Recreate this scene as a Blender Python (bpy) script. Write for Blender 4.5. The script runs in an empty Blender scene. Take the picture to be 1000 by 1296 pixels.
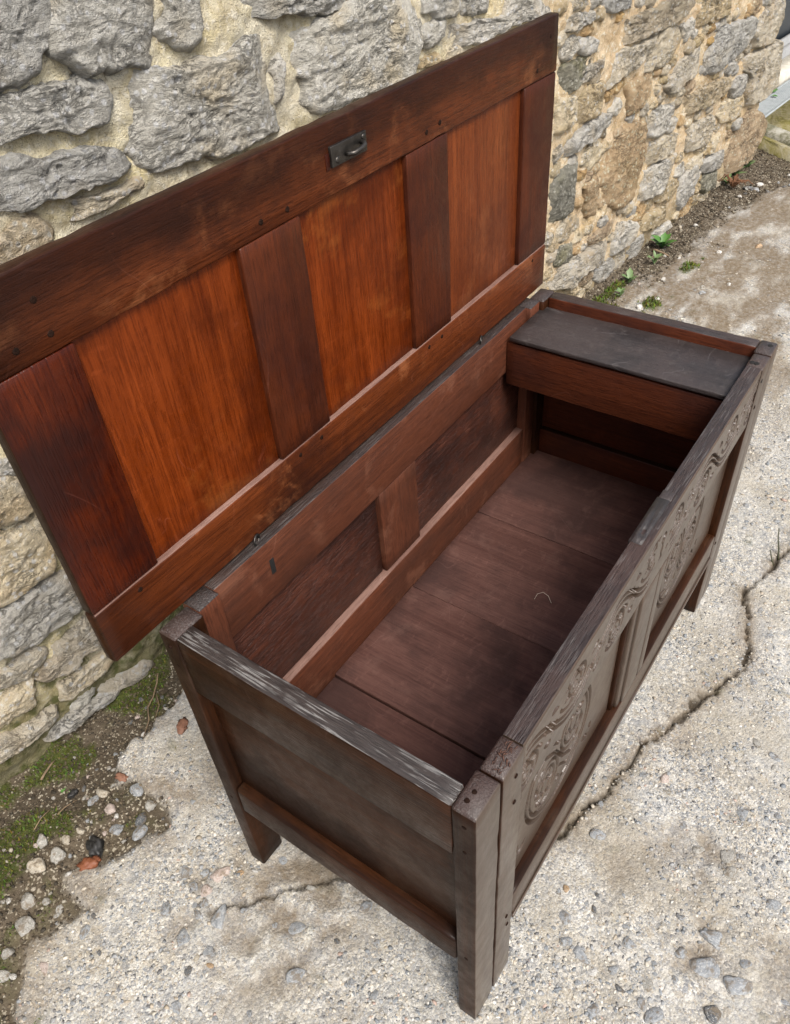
import bpy, bmesh, math, random
import numpy as np
from mathutils import Vector, Matrix, Euler
R = math.radians
SC = bpy.context.scene
COL = SC.collection
random.seed(7)
RNG = np.random.default_rng(7)

# ------------------------------------------------------------------ camera
cam_d = bpy.data.cameras.new('camera')
cam = bpy.data.objects.new('camera', cam_d)
COL.objects.link(cam)
cam.location = (-0.3734, -0.2182, 1.5966)
cam.rotation_euler = (0.8359, 0.0669, -0.9624)
cam_d.sensor_fit = 'HORIZONTAL'
cam_d.sensor_width = 36.0
cam_d.lens = 36.067
cam_d.clip_start = 0.02
cam_d.clip_end = 400
SC.camera = cam

# ------------------------------------------------------------------ light: bright overcast day
SUN_EL, SUN_AZ = 55.0, 207.0            # azimuth measured clockwise from +Y
world = bpy.data.worlds.new('World')
SC.world = world
world.use_nodes = True
wn, wl = world.node_tree.nodes, world.node_tree.links
wn.clear()
w_out = wn.new('ShaderNodeOutputWorld')
w_bg = wn.new('ShaderNodeBackground')
w_sky = wn.new('ShaderNodeTexSky')
w_sky.sky_type = 'NISHITA'
w_sky.sun_disc = False
w_sky.sun_elevation = R(SUN_EL)
w_sky.sun_rotation = R(SUN_AZ)
w_sky.air_density = 1.0
w_sky.dust_density = 4.0
w_sky.ozone_density = 1.0
w_hs = wn.new('ShaderNodeHueSaturation')
w_hs.inputs['Saturation'].default_value = 0.6
w_bg.inputs['Strength'].default_value = 0.14
wl.new(w_sky.outputs[0], w_hs.inputs['Color'])
wl.new(w_hs.outputs[0], w_bg.inputs['Color'])
wl.new(w_bg.outputs[0], w_out.inputs['Surface'])

sun_d = bpy.data.lights.new('sun', 'SUN')
sun_d.energy = 2.3
sun_d.angle = R(26)
sun_d.color = (1.0, 0.96, 0.9)
sun = bpy.data.objects.new('sun', sun_d)
COL.objects.link(sun)
_az, _el = R(SUN_AZ), R(SUN_EL)
_to = Vector((math.sin(_az)*math.cos(_el), math.cos(_az)*math.cos(_el), math.sin(_el)))
sun.rotation_euler = (-_to).to_track_quat('-Z', 'Y').to_euler()
sun.location = _to*20

vs = SC.view_settings
vs.view_transform = 'Standard'
vs.look = 'None'
vs.exposure = 0.7
vs.gamma = 1
vs.use_curve_mapping = False

# ------------------------------------------------------------------ numpy noise
_P = np.random.default_rng(3).permutation(512)
_P = np.concatenate([_P, _P, _P])
_G = np.random.default_rng(4).normal(size=(512, 3))
_G /= np.linalg.norm(_G, axis=1)[:, None]

def perlin(p):
    p = np.asarray(p, float)
    i = np.floor(p).astype(int)
    f = p-i
    i &= 511
    u = f*f*f*(f*(f*6-15)+10)
    def g(a, b, c):
        h = _P[_P[_P[(i[:, 0]+a) & 511]+((i[:, 1]+b) & 511)]+((i[:, 2]+c) & 511)] & 511
        d = f-np.array([a, b, c])
        return (_G[h]*d).sum(1)
    def L(a, b, t): return a+(b-a)*t
    x0 = L(L(g(0,0,0), g(1,0,0), u[:, 0]), L(g(0,1,0), g(1,1,0), u[:, 0]), u[:, 1])
    x1 = L(L(g(0,0,1), g(1,0,1), u[:, 0]), L(g(0,1,1), g(1,1,1), u[:, 0]), u[:, 1])
    return L(x0, x1, u[:, 2])*1.5

def fbm(p, octv=4, gain=.5, lac=2.03):
    p = np.asarray(p, float)
    s = 0; a = 1.0
    for k in range(octv):
        s = s+a*perlin(p+k*17.3)
        p = p*lac; a *= gain
    return s

def sstep(a, b, x):
    t = np.clip((x-a)/(b-a), 0, 1)
    return t*t*(3-2*t)

def poly_dist(px, py, line):
    """distance of points to a polyline"""
    m = np.full(px.shape, 9.0)
    for (ax, ay), (bx, by) in zip(line[:-1], line[1:]):
        dx, dy = bx-ax, by-ay
        l2 = dx*dx+dy*dy+1e-12
        t = np.clip(((px-ax)*dx+(py-ay)*dy)/l2, 0, 1)
        m = np.minimum(m, np.hypot(px-ax-t*dx, py-ay-t*dy))
    return m

# ------------------------------------------------------------------ object helpers
def raw_mesh(name, v, faces, attrs=None, smooth=False):
    me = bpy.data.meshes.new(name)
    v = np.asarray(v, np.float32)
    me.vertices.add(len(v))
    me.vertices.foreach_set('co', v.ravel())
    if isinstance(faces, np.ndarray):
        n, k = faces.shape
        me.loops.add(n*k)
        me.loops.foreach_set('vertex_index', faces.astype(np.int32).ravel())
        me.polygons.add(n)
        me.polygons.foreach_set('loop_start', np.arange(0, n*k, k, dtype=np.int32))
    else:
        ls = np.cumsum([0]+[len(f) for f in faces[:-1]]).astype(np.int32)
        fl = np.array([i for f in faces for i in f], np.int32)
        me.loops.add(len(fl))
        me.loops.foreach_set('vertex_index', fl)
        me.polygons.add(len(faces))
        me.polygons.foreach_set('loop_start', ls)
    me.update(calc_edges=True)
    me.validate()
    if attrs:
        for k, a in attrs.items():
            a = np.asarray(a, np.float32)
            if a.ndim == 1:
                at = me.attributes.new(k, 'FLOAT', 'POINT'); at.data.foreach_set('value', a)
            else:
                at = me.attributes.new(k, 'FLOAT_COLOR', 'POINT')
                at.data.foreach_set('color', np.concatenate([a[:, :3], np.ones((len(a), 1), np.float32)], 1).ravel())
    if smooth:
        me.polygons.foreach_set('use_smooth', np.ones(len(me.polygons), bool))
    return me

def link(name, me, mat=None, parent=None, loc=None):
    o = bpy.data.objects.new(name, me)
    COL.objects.link(o)
    if mat is not None and len(me.materials) == 0:
        me.materials.append(mat)
    if parent is not None:
        o.parent = parent
    if loc is not None:
        o.location = loc
    return o

def tag(o, label=None, cat=None, group=None, kind=None):
    if label: o['label'] = label
    if cat: o['category'] = cat
    if group: o['group'] = group
    if kind: o['kind'] = kind
    return o

def empty(name, loc=(0, 0, 0), parent=None):
    o = bpy.data.objects.new(name, None)
    COL.objects.link(o)
    o.location = loc
    o.empty_display_size = .1
    if parent is not None: o.parent = parent
    return o

# ------------------------------------------------------------------ material helpers
class NT:
    def __init__(s, name):
        s.m = bpy.data.materials.new(name)
        s.m.use_nodes = True
        s.n, s.l = s.m.node_tree.nodes, s.m.node_tree.links
        s.b = s.n['Principled BSDF']
    def new(s, t, **kw):
        x = s.n.new(t)
        for k, v in kw.items(): setattr(x, k, v)
        return x
    def put(s, sock, v):
        if hasattr(v, 'is_linked'): s.l.new(v, sock)
        elif v is not None:
            if isinstance(v, (tuple, list)) and len(v) == 3 and len(sock.default_value) == 4: v = (*v, 1)
            sock.default_value = v
    def math(s, op, a, b=None, c=None, clamp=False):
        x = s.new('ShaderNodeMath', operation=op); x.use_clamp = clamp
        s.put(x.inputs[0], a)
        if b is not None: s.put(x.inputs[1], b)
        if c is not None: s.put(x.inputs[2], c)
        return x.outputs[0]
    def mix(s, f, a, b, mode='MIX'):
        x = s.new('ShaderNodeMix', data_type='RGBA', blend_type=mode)
        s.put(x.inputs[0], f); s.put(x.inputs[6], a); s.put(x.inputs[7], b)
        return x.outputs[2]
    def ramp(s, f, stops, interp='LINEAR'):
        x = s.new('ShaderNodeValToRGB')
        x.color_ramp.interpolation = interp
        e = x.color_ramp.elements
        while len(e) < len(stops): e.new(.5)
        for i, (p, c) in enumerate(stops):
            e[i].position = p
            e[i].color = (c, c, c, 1) if not isinstance(c, tuple) else (*c, 1)
        s.put(x.inputs[0], f)
        return x.outputs[0]
    def rng(s, f, a, b, c=0., d=1., smooth=False):
        x = s.new('ShaderNodeMapRange')
        if smooth: x.interpolation_type = 'SMOOTHSTEP'
        s.put(x.inputs[0], f)
        for i, v in enumerate((a, b, c, d)): x.inputs[1+i].default_value = v
        return x.outputs[0]
    def noise(s, vec, scale, detail=4, rough=.55, dist=0):
        x = s.new('ShaderNodeTexNoise')
        s.put(x.inputs['Vector'], vec)
        x.inputs['Scale'].default_value = scale
        x.inputs['Detail'].default_value = detail
        x.inputs['Roughness'].default_value = rough
        x.inputs['Distortion'].default_value = dist
        return x.outputs[0]
    def voro(s, vec, scale, feature='F1', rand=1):
        x = s.new('ShaderNodeTexVoronoi', feature=feature)
        s.put(x.inputs['Vector'], vec)
        x.inputs['Scale'].default_value = scale
        x.inputs['Randomness'].default_value = rand
        return x
    def obj(s, scale=(1, 1, 1), rnd=0., rot=(0, 0, 0)):
        tc = s.new('ShaderNodeTexCoord').outputs['Object']
        if rnd:
            oi = s.new('ShaderNodeObjectInfo').outputs['Random']
            cx = s.new('ShaderNodeCombineXYZ')
            for i, k in enumerate((1, .63, 1.7)): s.put(cx.inputs[i], s.math('MULTIPLY', oi, rnd*k))
            va = s.new('ShaderNodeVectorMath', operation='ADD')
            s.l.new(tc, va.inputs[0]); s.l.new(cx.outputs[0], va.inputs[1])
            tc = va.outputs[0]
        mp = s.new('ShaderNodeMapping')
        mp.inputs['Scale'].default_value = scale
        mp.inputs['Rotation'].default_value = rot
        s.l.new(tc, mp.inputs[0])
        return mp.outputs[0]
    def bump(s, h, strength=.5, dist=.01, normal=None):
        x = s.new('ShaderNodeBump')
        x.inputs['Strength'].default_value = strength
        x.inputs['Distance'].default_value = dist
        s.put(x.inputs['Height'], h)
        if normal is not None: s.put(x.inputs['Normal'], normal)
        return x.outputs[0]
    def attr(s, name):
        return s.new('ShaderNodeAttribute', attribute_name=name)
    def done(s, col=None, rough=None, normal=None, **kw):
        if col is not None: s.put(s.b.inputs['Base Color'], col)
        if rough is not None: s.put(s.b.inputs['Roughness'], rough)
        if normal is not None: s.put(s.b.inputs['Normal'], normal)
        for k, v in kw.items(): s.put(s.b.inputs[k.replace('_', ' ')], v)
        return s.m

def wood(name, dark, light, axis, rough=.42, coat=.25, bump=.25, patch=None, patch_amt=.5, fleck=.15, lime=0., spec=.4, rnd=7., grain=1., coat_rough=.18, edge=None, pores=.5, wear=None, wear_amt=.5, wear_scale=5., scratch=.1):
    """oiled / waxed old oak: long pores, slower bands, medullary flecks, darker worn patches"""
    t = NT(name)
    lo, hi = 2.6*grain, 240.*grain
    sc = [hi]*3; sc['xyz'.index(axis)] = lo*1.6
    fine = t.noise(t.obj(tuple(sc), rnd), 1., 5, .62, .25)
    sc2 = [26.*grain]*3; sc2['xyz'.index(axis)] = 1.3*grain
    band = t.noise(t.obj(tuple(sc2), rnd), 1., 4, .6, .9)
    sc3 = [400.*grain]*3; sc3['xyz'.index(axis)] = 34.*grain
    pore = t.noise(t.obj(tuple(sc3), rnd), 1., 2, .5, .1)
    cloud = t.noise(t.obj((4.5, 4.5, 4.5), rnd), 1., 5, .6)
    f = t.math('ADD', t.math('MULTIPLY', fine, .55), t.math('MULTIPLY', band, .6))
    f = t.rng(f, .40, .76)
    col = t.mix(f, dark, light)
    mid = tuple(d*.7 for d in dark)
    pr = t.rng(pore, .50, .66)
    col = t.mix(t.math('MULTIPLY', pr, pores), col, mid)
    if fleck:
        sc4 = [34.]*3; sc4['xyz'.index(axis)] = 75.
        fl = t.noise(t.obj(tuple(sc4), rnd, (.2, .3, .4)), 1., 4, .65, .4)
        col = t.mix(t.math('MULTIPLY', t.rng(fl, .58, .72), fleck*.5), col, tuple(min(1, c*1.9+.01) for c in light))
    if patch is not None:
        col = t.mix(t.math('MULTIPLY', t.rng(cloud, .44, .64, smooth=True), patch_amt), col, patch)
    if lime:
        sc5 = [330.]*3; sc5['xyz'.index(axis)] = 16.
        li = t.noise(t.obj(tuple(sc5), rnd), 1., 3, .55, .5)
        li = t.math('MULTIPLY', t.rng(li, .555, .60), t.rng(t.noise(t.obj((14, 14, 14), rnd), 1., 3), .38, .52))
        col = t.mix(t.math('MULTIPLY', li, lime), col, (.25, .24, .225))
    if wear is not None:
        wn_ = t.noise(t.obj((wear_scale, wear_scale, wear_scale), rnd*1.3), 1., 7, .68, .4)
        col = t.mix(t.math('MULTIPLY', t.rng(wn_, .54, .66, smooth=True), wear_amt), col, t.mix(f, tuple(c*.7 for c in wear), wear))
    if scratch:
        sn = t.noise(t.obj((3.1, 3.1, 3.1), rnd*1.9, (.7, .4, .9)), 1., 2, .4, 1.5)
        sl_ = t.rng(t.math('ABSOLUTE', t.math('SUBTRACT', sn, .5)), .0035, .001)
        sl_ = t.math('MULTIPLY', sl_, t.rng(t.noise(t.obj((13, 13, 13), rnd), 1., 3), .52, .6))
        col = t.mix(t.math('MULTIPLY', sl_, scratch), col, tuple(min(1, c*2.2+.06) for c in light))
    if edge:
        sp = t.new('ShaderNodeSeparateXYZ'); t.l.new(t.obj(), sp.inputs[0])
        for ax, a, b, amt in edge:
            w_ = t.math('ADD', sp.outputs[ax], t.math('MULTIPLY', t.math('SUBTRACT', t.noise(t.obj((7, 7, 7)), 1., 5, .65), .5), .12))
            col = t.mix(t.math('MULTIPLY', t.rng(w_, a, b, smooth=True), amt), col, tuple(c*.22 for c in dark))
    scuff = t.noise(t.obj((38, 38, 38), rnd), 1., 6, .7)
    col = t.mix(t.math('MULTIPLY', t.rng(scuff, .66, .76), .18), col, tuple(min(1, c*1.6+.03) for c in light))
    r = t.math('ADD', t.rng(cloud, .3, .7, -.1, .12), t.math('ADD', t.math('MULTIPLY', t.rng(scuff, .4, .7), .2), rough))
    h = t.math('ADD', t.math('MULTIPLY', fine, .8), t.math('MULTIPLY', pr, -.55))
    h = t.math('ADD', h, t.math('MULTIPLY', t.noise(t.obj((30, 30, 30), rnd), 1., 4, .6), .9))
    nb = t.bump(h, bump, .004)
    return t.done(col, r, nb, Coat_Weight=coat, Coat_Roughness=coat_rough, Specular_IOR_Level=spec)
# stone outlines on the wall face: (stone kind, how far it stands out, outline as (along the wall, up) in metres)
STONES = [
('grey',0.03,[(0.408,1.435),(0.5,1.425),(0.534,1.399),(0.521,1.352),(0.495,1.321),(0.475,1.299),(0.442,1.293),(0.407,1.291),(0.353,1.306)]),
('grey',0.035,[(0.54,1.387),(0.562,1.424),(0.741,1.398),(0.697,1.26),(0.668,1.26),(0.638,1.273),(0.609,1.268),(0.554,1.282),(0.53,1.301),(0.511,1.327),(0.516,1.344)]),
('grey',0.03,[(0.726,1.313),(0.755,1.323),(0.754,1.363),(0.827,1.36),(0.821,1.311),(0.809,1.277),(0.791,1.27),(0.756,1.282),(0.739,1.298)]),
('grey',0.035,[(0.828,1.32),(0.861,1.37),(1.35,1.319),(1.363,1.25),(1.272,1.238),(1.15,1.26),(1.103,1.268),(1.04,1.282),(0.951,1.284),(0.898,1.278),(0.846,1.269),(0.817,1.274)]),
('grey',0.03,[(0.368,1.28),(0.401,1.277),(0.436,1.278),(0.477,1.277),(0.532,1.274),(0.577,1.257),(0.591,1.235),(0.574,1.203),(0.54,1.196),(0.502,1.198),(0.464,1.216),(0.432,1.212),(0.374,1.216),(0.342,1.222)]),
('grey',0.04,[(0.617,1.245),(0.645,1.254),(0.694,1.251),(0.759,1.244),(0.807,1.245),(0.87,1.237),(0.926,1.253),(0.978,1.251),(1.017,1.223),(1.033,1.19),(1.016,1.139),(1.016,1.094),(0.981,1.071),(0.905,1.072),(0.874,1.062),(0.804,1.066),(0.74,1.082),(0.69,1.079),(0.644,1.084),(0.615,1.11),(0.6,1.141),(0.6,1.169),(0.609,1.21)]),
('grey',0.03,[(0.332,1.188),(0.362,1.189),(0.387,1.192),(0.428,1.175),(0.478,1.173),(0.534,1.162),(0.569,1.144),(0.582,1.112),(0.567,1.099),(0.516,1.098),(0.453,1.11),(0.411,1.104),(0.364,1.112),(0.33,1.118),(0.303,1.124)]),
('tan',0.02,[(0.287,1.075),(0.312,1.077),(0.357,1.095),(0.377,1.099),(0.399,1.074),(0.405,1.049),(0.361,1.03),(0.292,1.033),(0.274,1.046)]),
('cream',0.015,[(0.432,1.091),(0.486,1.09),(0.54,1.084),(0.6,1.088),(0.67,1.066),(0.59,1.061),(0.521,1.055),(0.445,1.057),(0.427,1.07)]),
('grey',0.045,[(1.072,1.236),(1.122,1.244),(1.195,1.255),(1.297,1.297),(1.484,1.268),(1.493,1.154),(1.458,1.119),(1.447,1.072),(1.346,1.067),(1.23,1.074),(1.15,1.066),(1.089,1.079),(1.064,1.108),(1.09,1.134),(1.066,1.165),(1.061,1.208)]),
('tan',0.02,[(1.183,1.298),(1.275,1.289),(1.263,1.267),(1.228,1.262),(1.177,1.269)]),
('grey',0.025,[(1.528,1.242),(1.677,1.224),(1.672,1.184),(1.647,1.17),(1.573,1.177),(1.528,1.192)]),
('grey',0.02,[(1.686,1.216),(1.799,1.198),(1.792,1.152),(1.725,1.153),(1.689,1.166)]),
('grey',0.025,[(1.507,1.165),(1.546,1.168),(1.599,1.162),(1.591,1.135),(1.577,1.122),(1.529,1.119),(1.505,1.141)]),
('pale',0.03,[(1.591,1.128),(1.626,1.146),(1.74,1.139),(1.862,1.128),(1.9,1.167),(2.157,1.132),(2.164,1.078),(2.065,1.082),(1.944,1.094),(1.847,1.089),(1.77,1.081),(1.652,1.094),(1.597,1.112)]),
('pale',0.02,[(1.001,1.197),(1.026,1.203),(1.033,1.184),(1.016,1.139),(0.991,1.132)]),
('tan',0.02,[(1.508,1.095),(1.568,1.096),(1.595,1.08),(1.553,1.07),(1.513,1.076)]),
('grey',0.02,[(2.458,1.086),(2.739,1.04),(2.728,1.012),(2.617,1.009),(2.508,1.017),(2.468,1.042)]),
('pale',0.02,[(2.225,1.048),(2.301,1.054),(2.358,1.053),(2.41,1.038),(2.405,1.018),(2.309,1.011),(2.232,1.021)]),
('tan',0.03,[(2.465,0.978),(2.626,0.973),(2.858,0.974),(3.09,0.974),(3.173,0.936),(3.135,0.917),(3.075,0.899),(2.864,0.893),(2.745,0.889),(2.588,0.905),(2.491,0.921)]),
('tan',0.02,[(3.152,0.931),(3.287,0.941),(3.86,0.856),(3.85,0.825),(3.602,0.816),(3.341,0.824),(3.22,0.881)]),
('grey',0.035,[(3.463,0.698),(3.57,0.776),(3.711,0.768),(3.991,0.741),(4.03,0.689),(3.961,0.641),(3.878,0.627),(3.683,0.612),(3.577,0.6),(3.463,0.626)]),
('cream',0.035,[(3.999,0.679),(4.05,0.746),(4.2,0.76),(4.417,0.739),(4.46,0.705),(4.434,0.645),(4.381,0.573),(4.221,0.583),(4.035,0.61)]),
('cream',0.03,[(2.58,0.863),(2.651,0.88),(2.748,0.876),(2.931,0.881),(2.953,0.847),(2.823,0.828),(2.771,0.798),(2.634,0.795),(2.583,0.774),(2.563,0.82)]),
('pale',0.02,[(2.33,0.979),(2.397,0.976),(2.462,0.949),(2.459,0.923),(2.373,0.926),(2.34,0.952)]),
('dark',0.02,[(2.22,0.918),(2.325,0.918),(2.425,0.918),(2.439,0.894),(2.42,0.86),(2.323,0.828),(2.223,0.841)]),
('cream',0.03,[(2.958,0.892),(3.077,0.894),(3.152,0.803),(3.12,0.783),(3.019,0.752),(2.82,0.77),(2.793,0.793),(2.884,0.832)]),
('pale',0.02,[(3.135,0.863),(3.273,0.867),(3.272,0.815),(3.19,0.795)]),
('cream',0.03,[(3.07,0.673),(3.187,0.733),(3.375,0.749),(3.464,0.778),(3.447,0.678),(3.371,0.646),(3.224,0.642),(3.114,0.63)]),
('brown',0.02,[(2.724,0.754),(2.888,0.753),(2.983,0.716),(2.972,0.682),(2.86,0.639),(2.757,0.646)]),
('cream',0.03,[(2.209,0.824),(2.326,0.812),(2.347,0.783),(2.323,0.725),(2.226,0.719)]),
('tan',0.025,[(2.352,0.774),(2.401,0.821),(2.528,0.81),(2.565,0.754),(2.563,0.713),(2.449,0.71),(2.362,0.716)]),
('pale',0.03,[(2.364,0.685),(2.469,0.702),(2.603,0.688),(2.608,0.665),(2.501,0.635),(2.374,0.628),(2.256,0.621),(2.245,0.655)]),
('pale',0.03,[(2.946,0.574),(3.01,0.597),(3.202,0.573),(3.166,0.54),(3.137,0.489),(3.02,0.486),(2.968,0.505)]),
('tan',0.035,[(3.218,0.545),(3.329,0.566),(3.484,0.569),(3.777,0.543),(3.819,0.493),(3.727,0.472),(3.5,0.475),(3.306,0.499),(3.246,0.512)]),
('cream',0.045,[(3.879,0.572),(3.995,0.585),(4.231,0.568),(4.409,0.558),(4.485,0.501),(4.486,0.408),(4.451,0.344),(4.329,0.313),(4.118,0.336),(4.063,0.401),(4.057,0.481)]),
('pale',0.03,[(3.803,0.494),(3.942,0.516),(4.088,0.472),(4.051,0.438),(3.97,0.413),(3.867,0.432)]),
('cream',0.03,[(3.68,0.449),(3.87,0.426),(4.046,0.403),(4.057,0.346),(3.994,0.315),(3.804,0.333)]),
('cream',0.03,[(3.393,0.428),(3.672,0.408),(3.73,0.351),(3.734,0.281),(3.585,0.289),(3.413,0.317)]),
('cream',0.03,[(2.952,0.411),(2.979,0.471),(3.146,0.464),(3.362,0.425),(3.4,0.385),(3.341,0.348),(3.105,0.376),(2.984,0.381)]),
('pale',0.04,[(2.921,0.244),(2.944,0.36),(3.109,0.362),(3.289,0.351),(3.321,0.3),(3.306,0.238),(3.107,0.225)]),
('cream',0.03,[(3.639,0.297),(3.881,0.291),(3.929,0.26),(3.861,0.21),(3.637,0.24),(3.381,0.285),(3.399,0.304)]),
('pale',0.035,[(3.621,0.21),(3.741,0.207),(3.944,0.172),(3.974,0.129),(3.902,0.101),(3.653,0.153)]),
('pale',0.035,[(3.387,0.097),(3.403,0.208),(3.526,0.233),(3.579,0.176),(3.539,0.082),(3.442,0.042)]),
('dark',0.03,[(3.673,0.096),(3.694,0.129),(3.907,0.091),(3.921,0.045),(3.867,0.012),(3.707,0.036)]),
('brown',0.06,[(3.917,0.103),(3.905,0.198),(4.055,0.264),(4.162,0.307),(4.342,0.249),(4.406,0.183),(4.415,0.078),(4.366,0.04),(4.117,0.036),(3.994,0.016)]),
('brown',0.03,[(2.659,0.555),(2.745,0.599),(2.828,0.603),(2.922,0.566),(2.925,0.498),(2.951,0.451),(2.897,0.367),(2.876,0.28),(2.746,0.285),(2.594,0.407),(2.589,0.511)]),
('dark',0.025,[(2.211,0.546),(2.275,0.587),(2.397,0.576),(2.394,0.507),(2.391,0.417),(2.3,0.411),(2.223,0.41)]),
('brown',0.02,[(2.473,0.406),(2.442,0.471),(2.562,0.48),(2.593,0.316),(2.501,0.338)]),
('cream',0.05,[(2.446,0.206),(2.549,0.197),(2.708,0.169),(2.732,0.105),(2.481,0.117),(2.384,0.092),(2.26,0.151),(2.262,0.207)]),
('pale',0.035,[(2.762,0.126),(2.786,0.214),(2.959,0.154),(2.987,0.098),(2.89,0.077),(2.774,0.077)]),
('tan',0.03,[(3.018,0.133),(3.133,0.147),(3.326,0.115),(3.343,0.04),(3.133,0.068),(3.031,0.091)]),
('pale',0.02,[(2.213,0.664),(2.262,0.679),(2.275,0.648),(2.226,0.629)]),
('dark',0.015,[(2.279,0.296),(2.395,0.277),(2.398,0.193),(2.282,0.23)]),
('pale',0.03,[(3.132,0.009),(3.149,0.036),(3.362,0.019),(3.389,-0.015),(3.241,-0.02)]),
('pale',0.03,[(3.962,0.286),(4.071,0.293),(4.117,0.247),(3.998,0.249)]),
('cream',0.02,[(2.298,0.879),(2.414,0.888),(2.576,0.88),(2.57,0.866),(2.438,0.856),(2.338,0.84)]),
('brown',0.02,[(2.621,0.249),(2.75,0.25),(2.756,0.227),(2.698,0.194),(2.544,0.22),(2.519,0.245)]),
('cream',0.03,[(3.459,0.259),(3.597,0.263),(3.621,0.21),(3.525,0.17),(3.471,0.198)]),
('tan',0.02,[(3.059,0.295),(3.306,0.238),(3.408,0.184),(3.351,0.121),(3.176,0.168),(3.079,0.234)]),
('pale',0.02,[(0.127,0.697),(0.159,0.682),(0.16,0.666),(0.153,0.657),(0.117,0.675)]),
('cream',0.035,[(0.104,0.681),(0.137,0.658),(0.151,0.638),(0.155,0.581),(0.146,0.567),(0.121,0.568),(0.087,0.57),(0.059,0.584)]),
('cream',0.035,[(0.046,0.555),(0.077,0.549),(0.11,0.544),(0.157,0.541),(0.158,0.485),(0.148,0.423),(0.131,0.406),(0.075,0.407),(0.014,0.406),(-0.016,0.417)]),
('pale',0.04,[(-0.035,0.362),(-0.002,0.371),(0.045,0.393),(0.093,0.391),(0.143,0.371),(0.152,0.295),(0.147,0.264),(0.117,0.257),(0.061,0.267),(0.032,0.261),(-0.015,0.272),(-0.041,0.282),(-0.064,0.298)]),
('cream',0.035,[(-0.007,0.17),(0.045,0.182),(0.063,0.21),(0.098,0.211),(0.148,0.213),(0.145,0.126),(0.105,0.138),(0.076,0.119),(0.033,0.136),(-0.008,0.152)]),
('cream',0.03,[(-0.081,0.248),(-0.035,0.239),(0.012,0.245),(0.04,0.225),(0.036,0.21),(-0,0.201),(-0.047,0.197),(-0.092,0.223)]),
('cream',0.035,[(-0.109,0.171),(-0.053,0.184),(-0.019,0.179),(-0.034,0.113),(-0.077,0.113),(-0.135,0.113)]),
('cream',0.03,[(0.03,0.09),(0.067,0.098),(0.129,0.087),(0.152,0.089),(0.158,0.04),(0.084,0.049),(0.025,0.048),(0.02,0.065)]),
('cream',0.04,[(-0.144,0.093),(-0.072,0.065),(-0.01,0.048),(-0.017,0.019),(-0.09,0.023),(-0.171,0.033)]),
('pale',0.04,[(-0.049,-0.029),(0.003,-0.006),(0.071,-0.022),(0.151,-0.04),(0.149,-0.059),(0.086,-0.045),(0.006,-0.037)]),
('cream',0.03,[(0.107,-0.02),(0.145,-0.014),(0.234,-0.035),(0.248,-0.067),(0.185,-0.058),(0.119,-0.039)]),
('cream',0.008,[(3.993,-0),(3.983,0.012),(3.966,0.019),(3.95,0.017),(3.935,0.009),(3.936,-0.008),(3.943,-0.013),(3.972,-0.018),(3.992,-0.01)]),
('cream',0.01,[(2.446,0.353),(2.425,0.372),(2.36,0.396),(2.331,0.388),(2.287,0.365),(2.292,0.328),(2.323,0.305),(2.364,0.305),(2.432,0.326)]),
('tan',0.009,[(3.129,0.186),(3.114,0.199),(3.101,0.203),(3.074,0.203),(3.063,0.195),(3.066,0.178),(3.078,0.168),(3.094,0.167),(3.116,0.171)]),
('pale',0.013,[(2.38,0.598),(2.375,0.604),(2.361,0.608),(2.349,0.609),(2.338,0.601),(2.339,0.592),(2.343,0.588),(2.362,0.586),(2.369,0.589)]),
('cream',0.014,[(2.524,0.221),(2.521,0.225),(2.51,0.231),(2.489,0.229),(2.483,0.223),(2.482,0.213),(2.493,0.209),(2.508,0.206),(2.518,0.211)]),
('tan',0.009,[(2.28,0.323),(2.281,0.336),(2.257,0.342),(2.239,0.339),(2.219,0.331),(2.225,0.317),(2.237,0.309),(2.254,0.306),(2.276,0.314)]),
('tan',0.014,[(3.95,0.292),(3.948,0.297),(3.93,0.302),(3.92,0.302),(3.902,0.294),(3.909,0.284),(3.912,0.279),(3.928,0.276),(3.945,0.281)]),
('brown',0.01,[(2.627,0.993),(2.622,1.002),(2.615,1.004),(2.593,1.002),(2.586,0.994),(2.587,0.986),(2.599,0.98),(2.608,0.979),(2.624,0.986)]),
('tan',0.015,[(3.259,0.57),(3.255,0.577),(3.235,0.584),(3.223,0.582),(3.211,0.573),(3.213,0.564),(3.228,0.557),(3.244,0.555),(3.254,0.561)]),
('tan',0.011,[(2.947,0.586),(2.939,0.595),(2.933,0.598),(2.915,0.597),(2.906,0.591),(2.909,0.583),(2.912,0.577),(2.933,0.577),(2.942,0.577)]),
('cream',0.012,[(2.497,0.29),(2.491,0.311),(2.468,0.316),(2.421,0.311),(2.409,0.304),(2.402,0.279),(2.428,0.269),(2.463,0.262),(2.489,0.272)]),
('pale',0.019,[(3.834,0.571),(3.819,0.597),(3.799,0.602),(3.763,0.602),(3.745,0.589),(3.739,0.569),(3.755,0.558),(3.784,0.547),(3.827,0.56)]),
('brown',0.02,[(3.914,0.779),(3.908,0.793),(3.886,0.8),(3.859,0.802),(3.841,0.786),(3.84,0.773),(3.854,0.765),(3.882,0.762),(3.905,0.764)]),
('brown',0.02,[(2.601,0.073),(2.588,0.095),(2.567,0.103),(2.525,0.105),(2.5,0.083),(2.495,0.06),(2.53,0.045),(2.557,0.046),(2.592,0.054)]),
('pale',0.017,[(2.795,0.038),(2.765,0.064),(2.722,0.072),(2.684,0.077),(2.65,0.046),(2.636,0.02),(2.678,-0.002),(2.731,-0.014),(2.788,0.004)]),
('pale',0.016,[(3.317,0.806),(3.312,0.813),(3.3,0.817),(3.284,0.816),(3.274,0.808),(3.278,0.803),(3.287,0.794),(3.297,0.794),(3.315,0.799)]),
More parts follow.
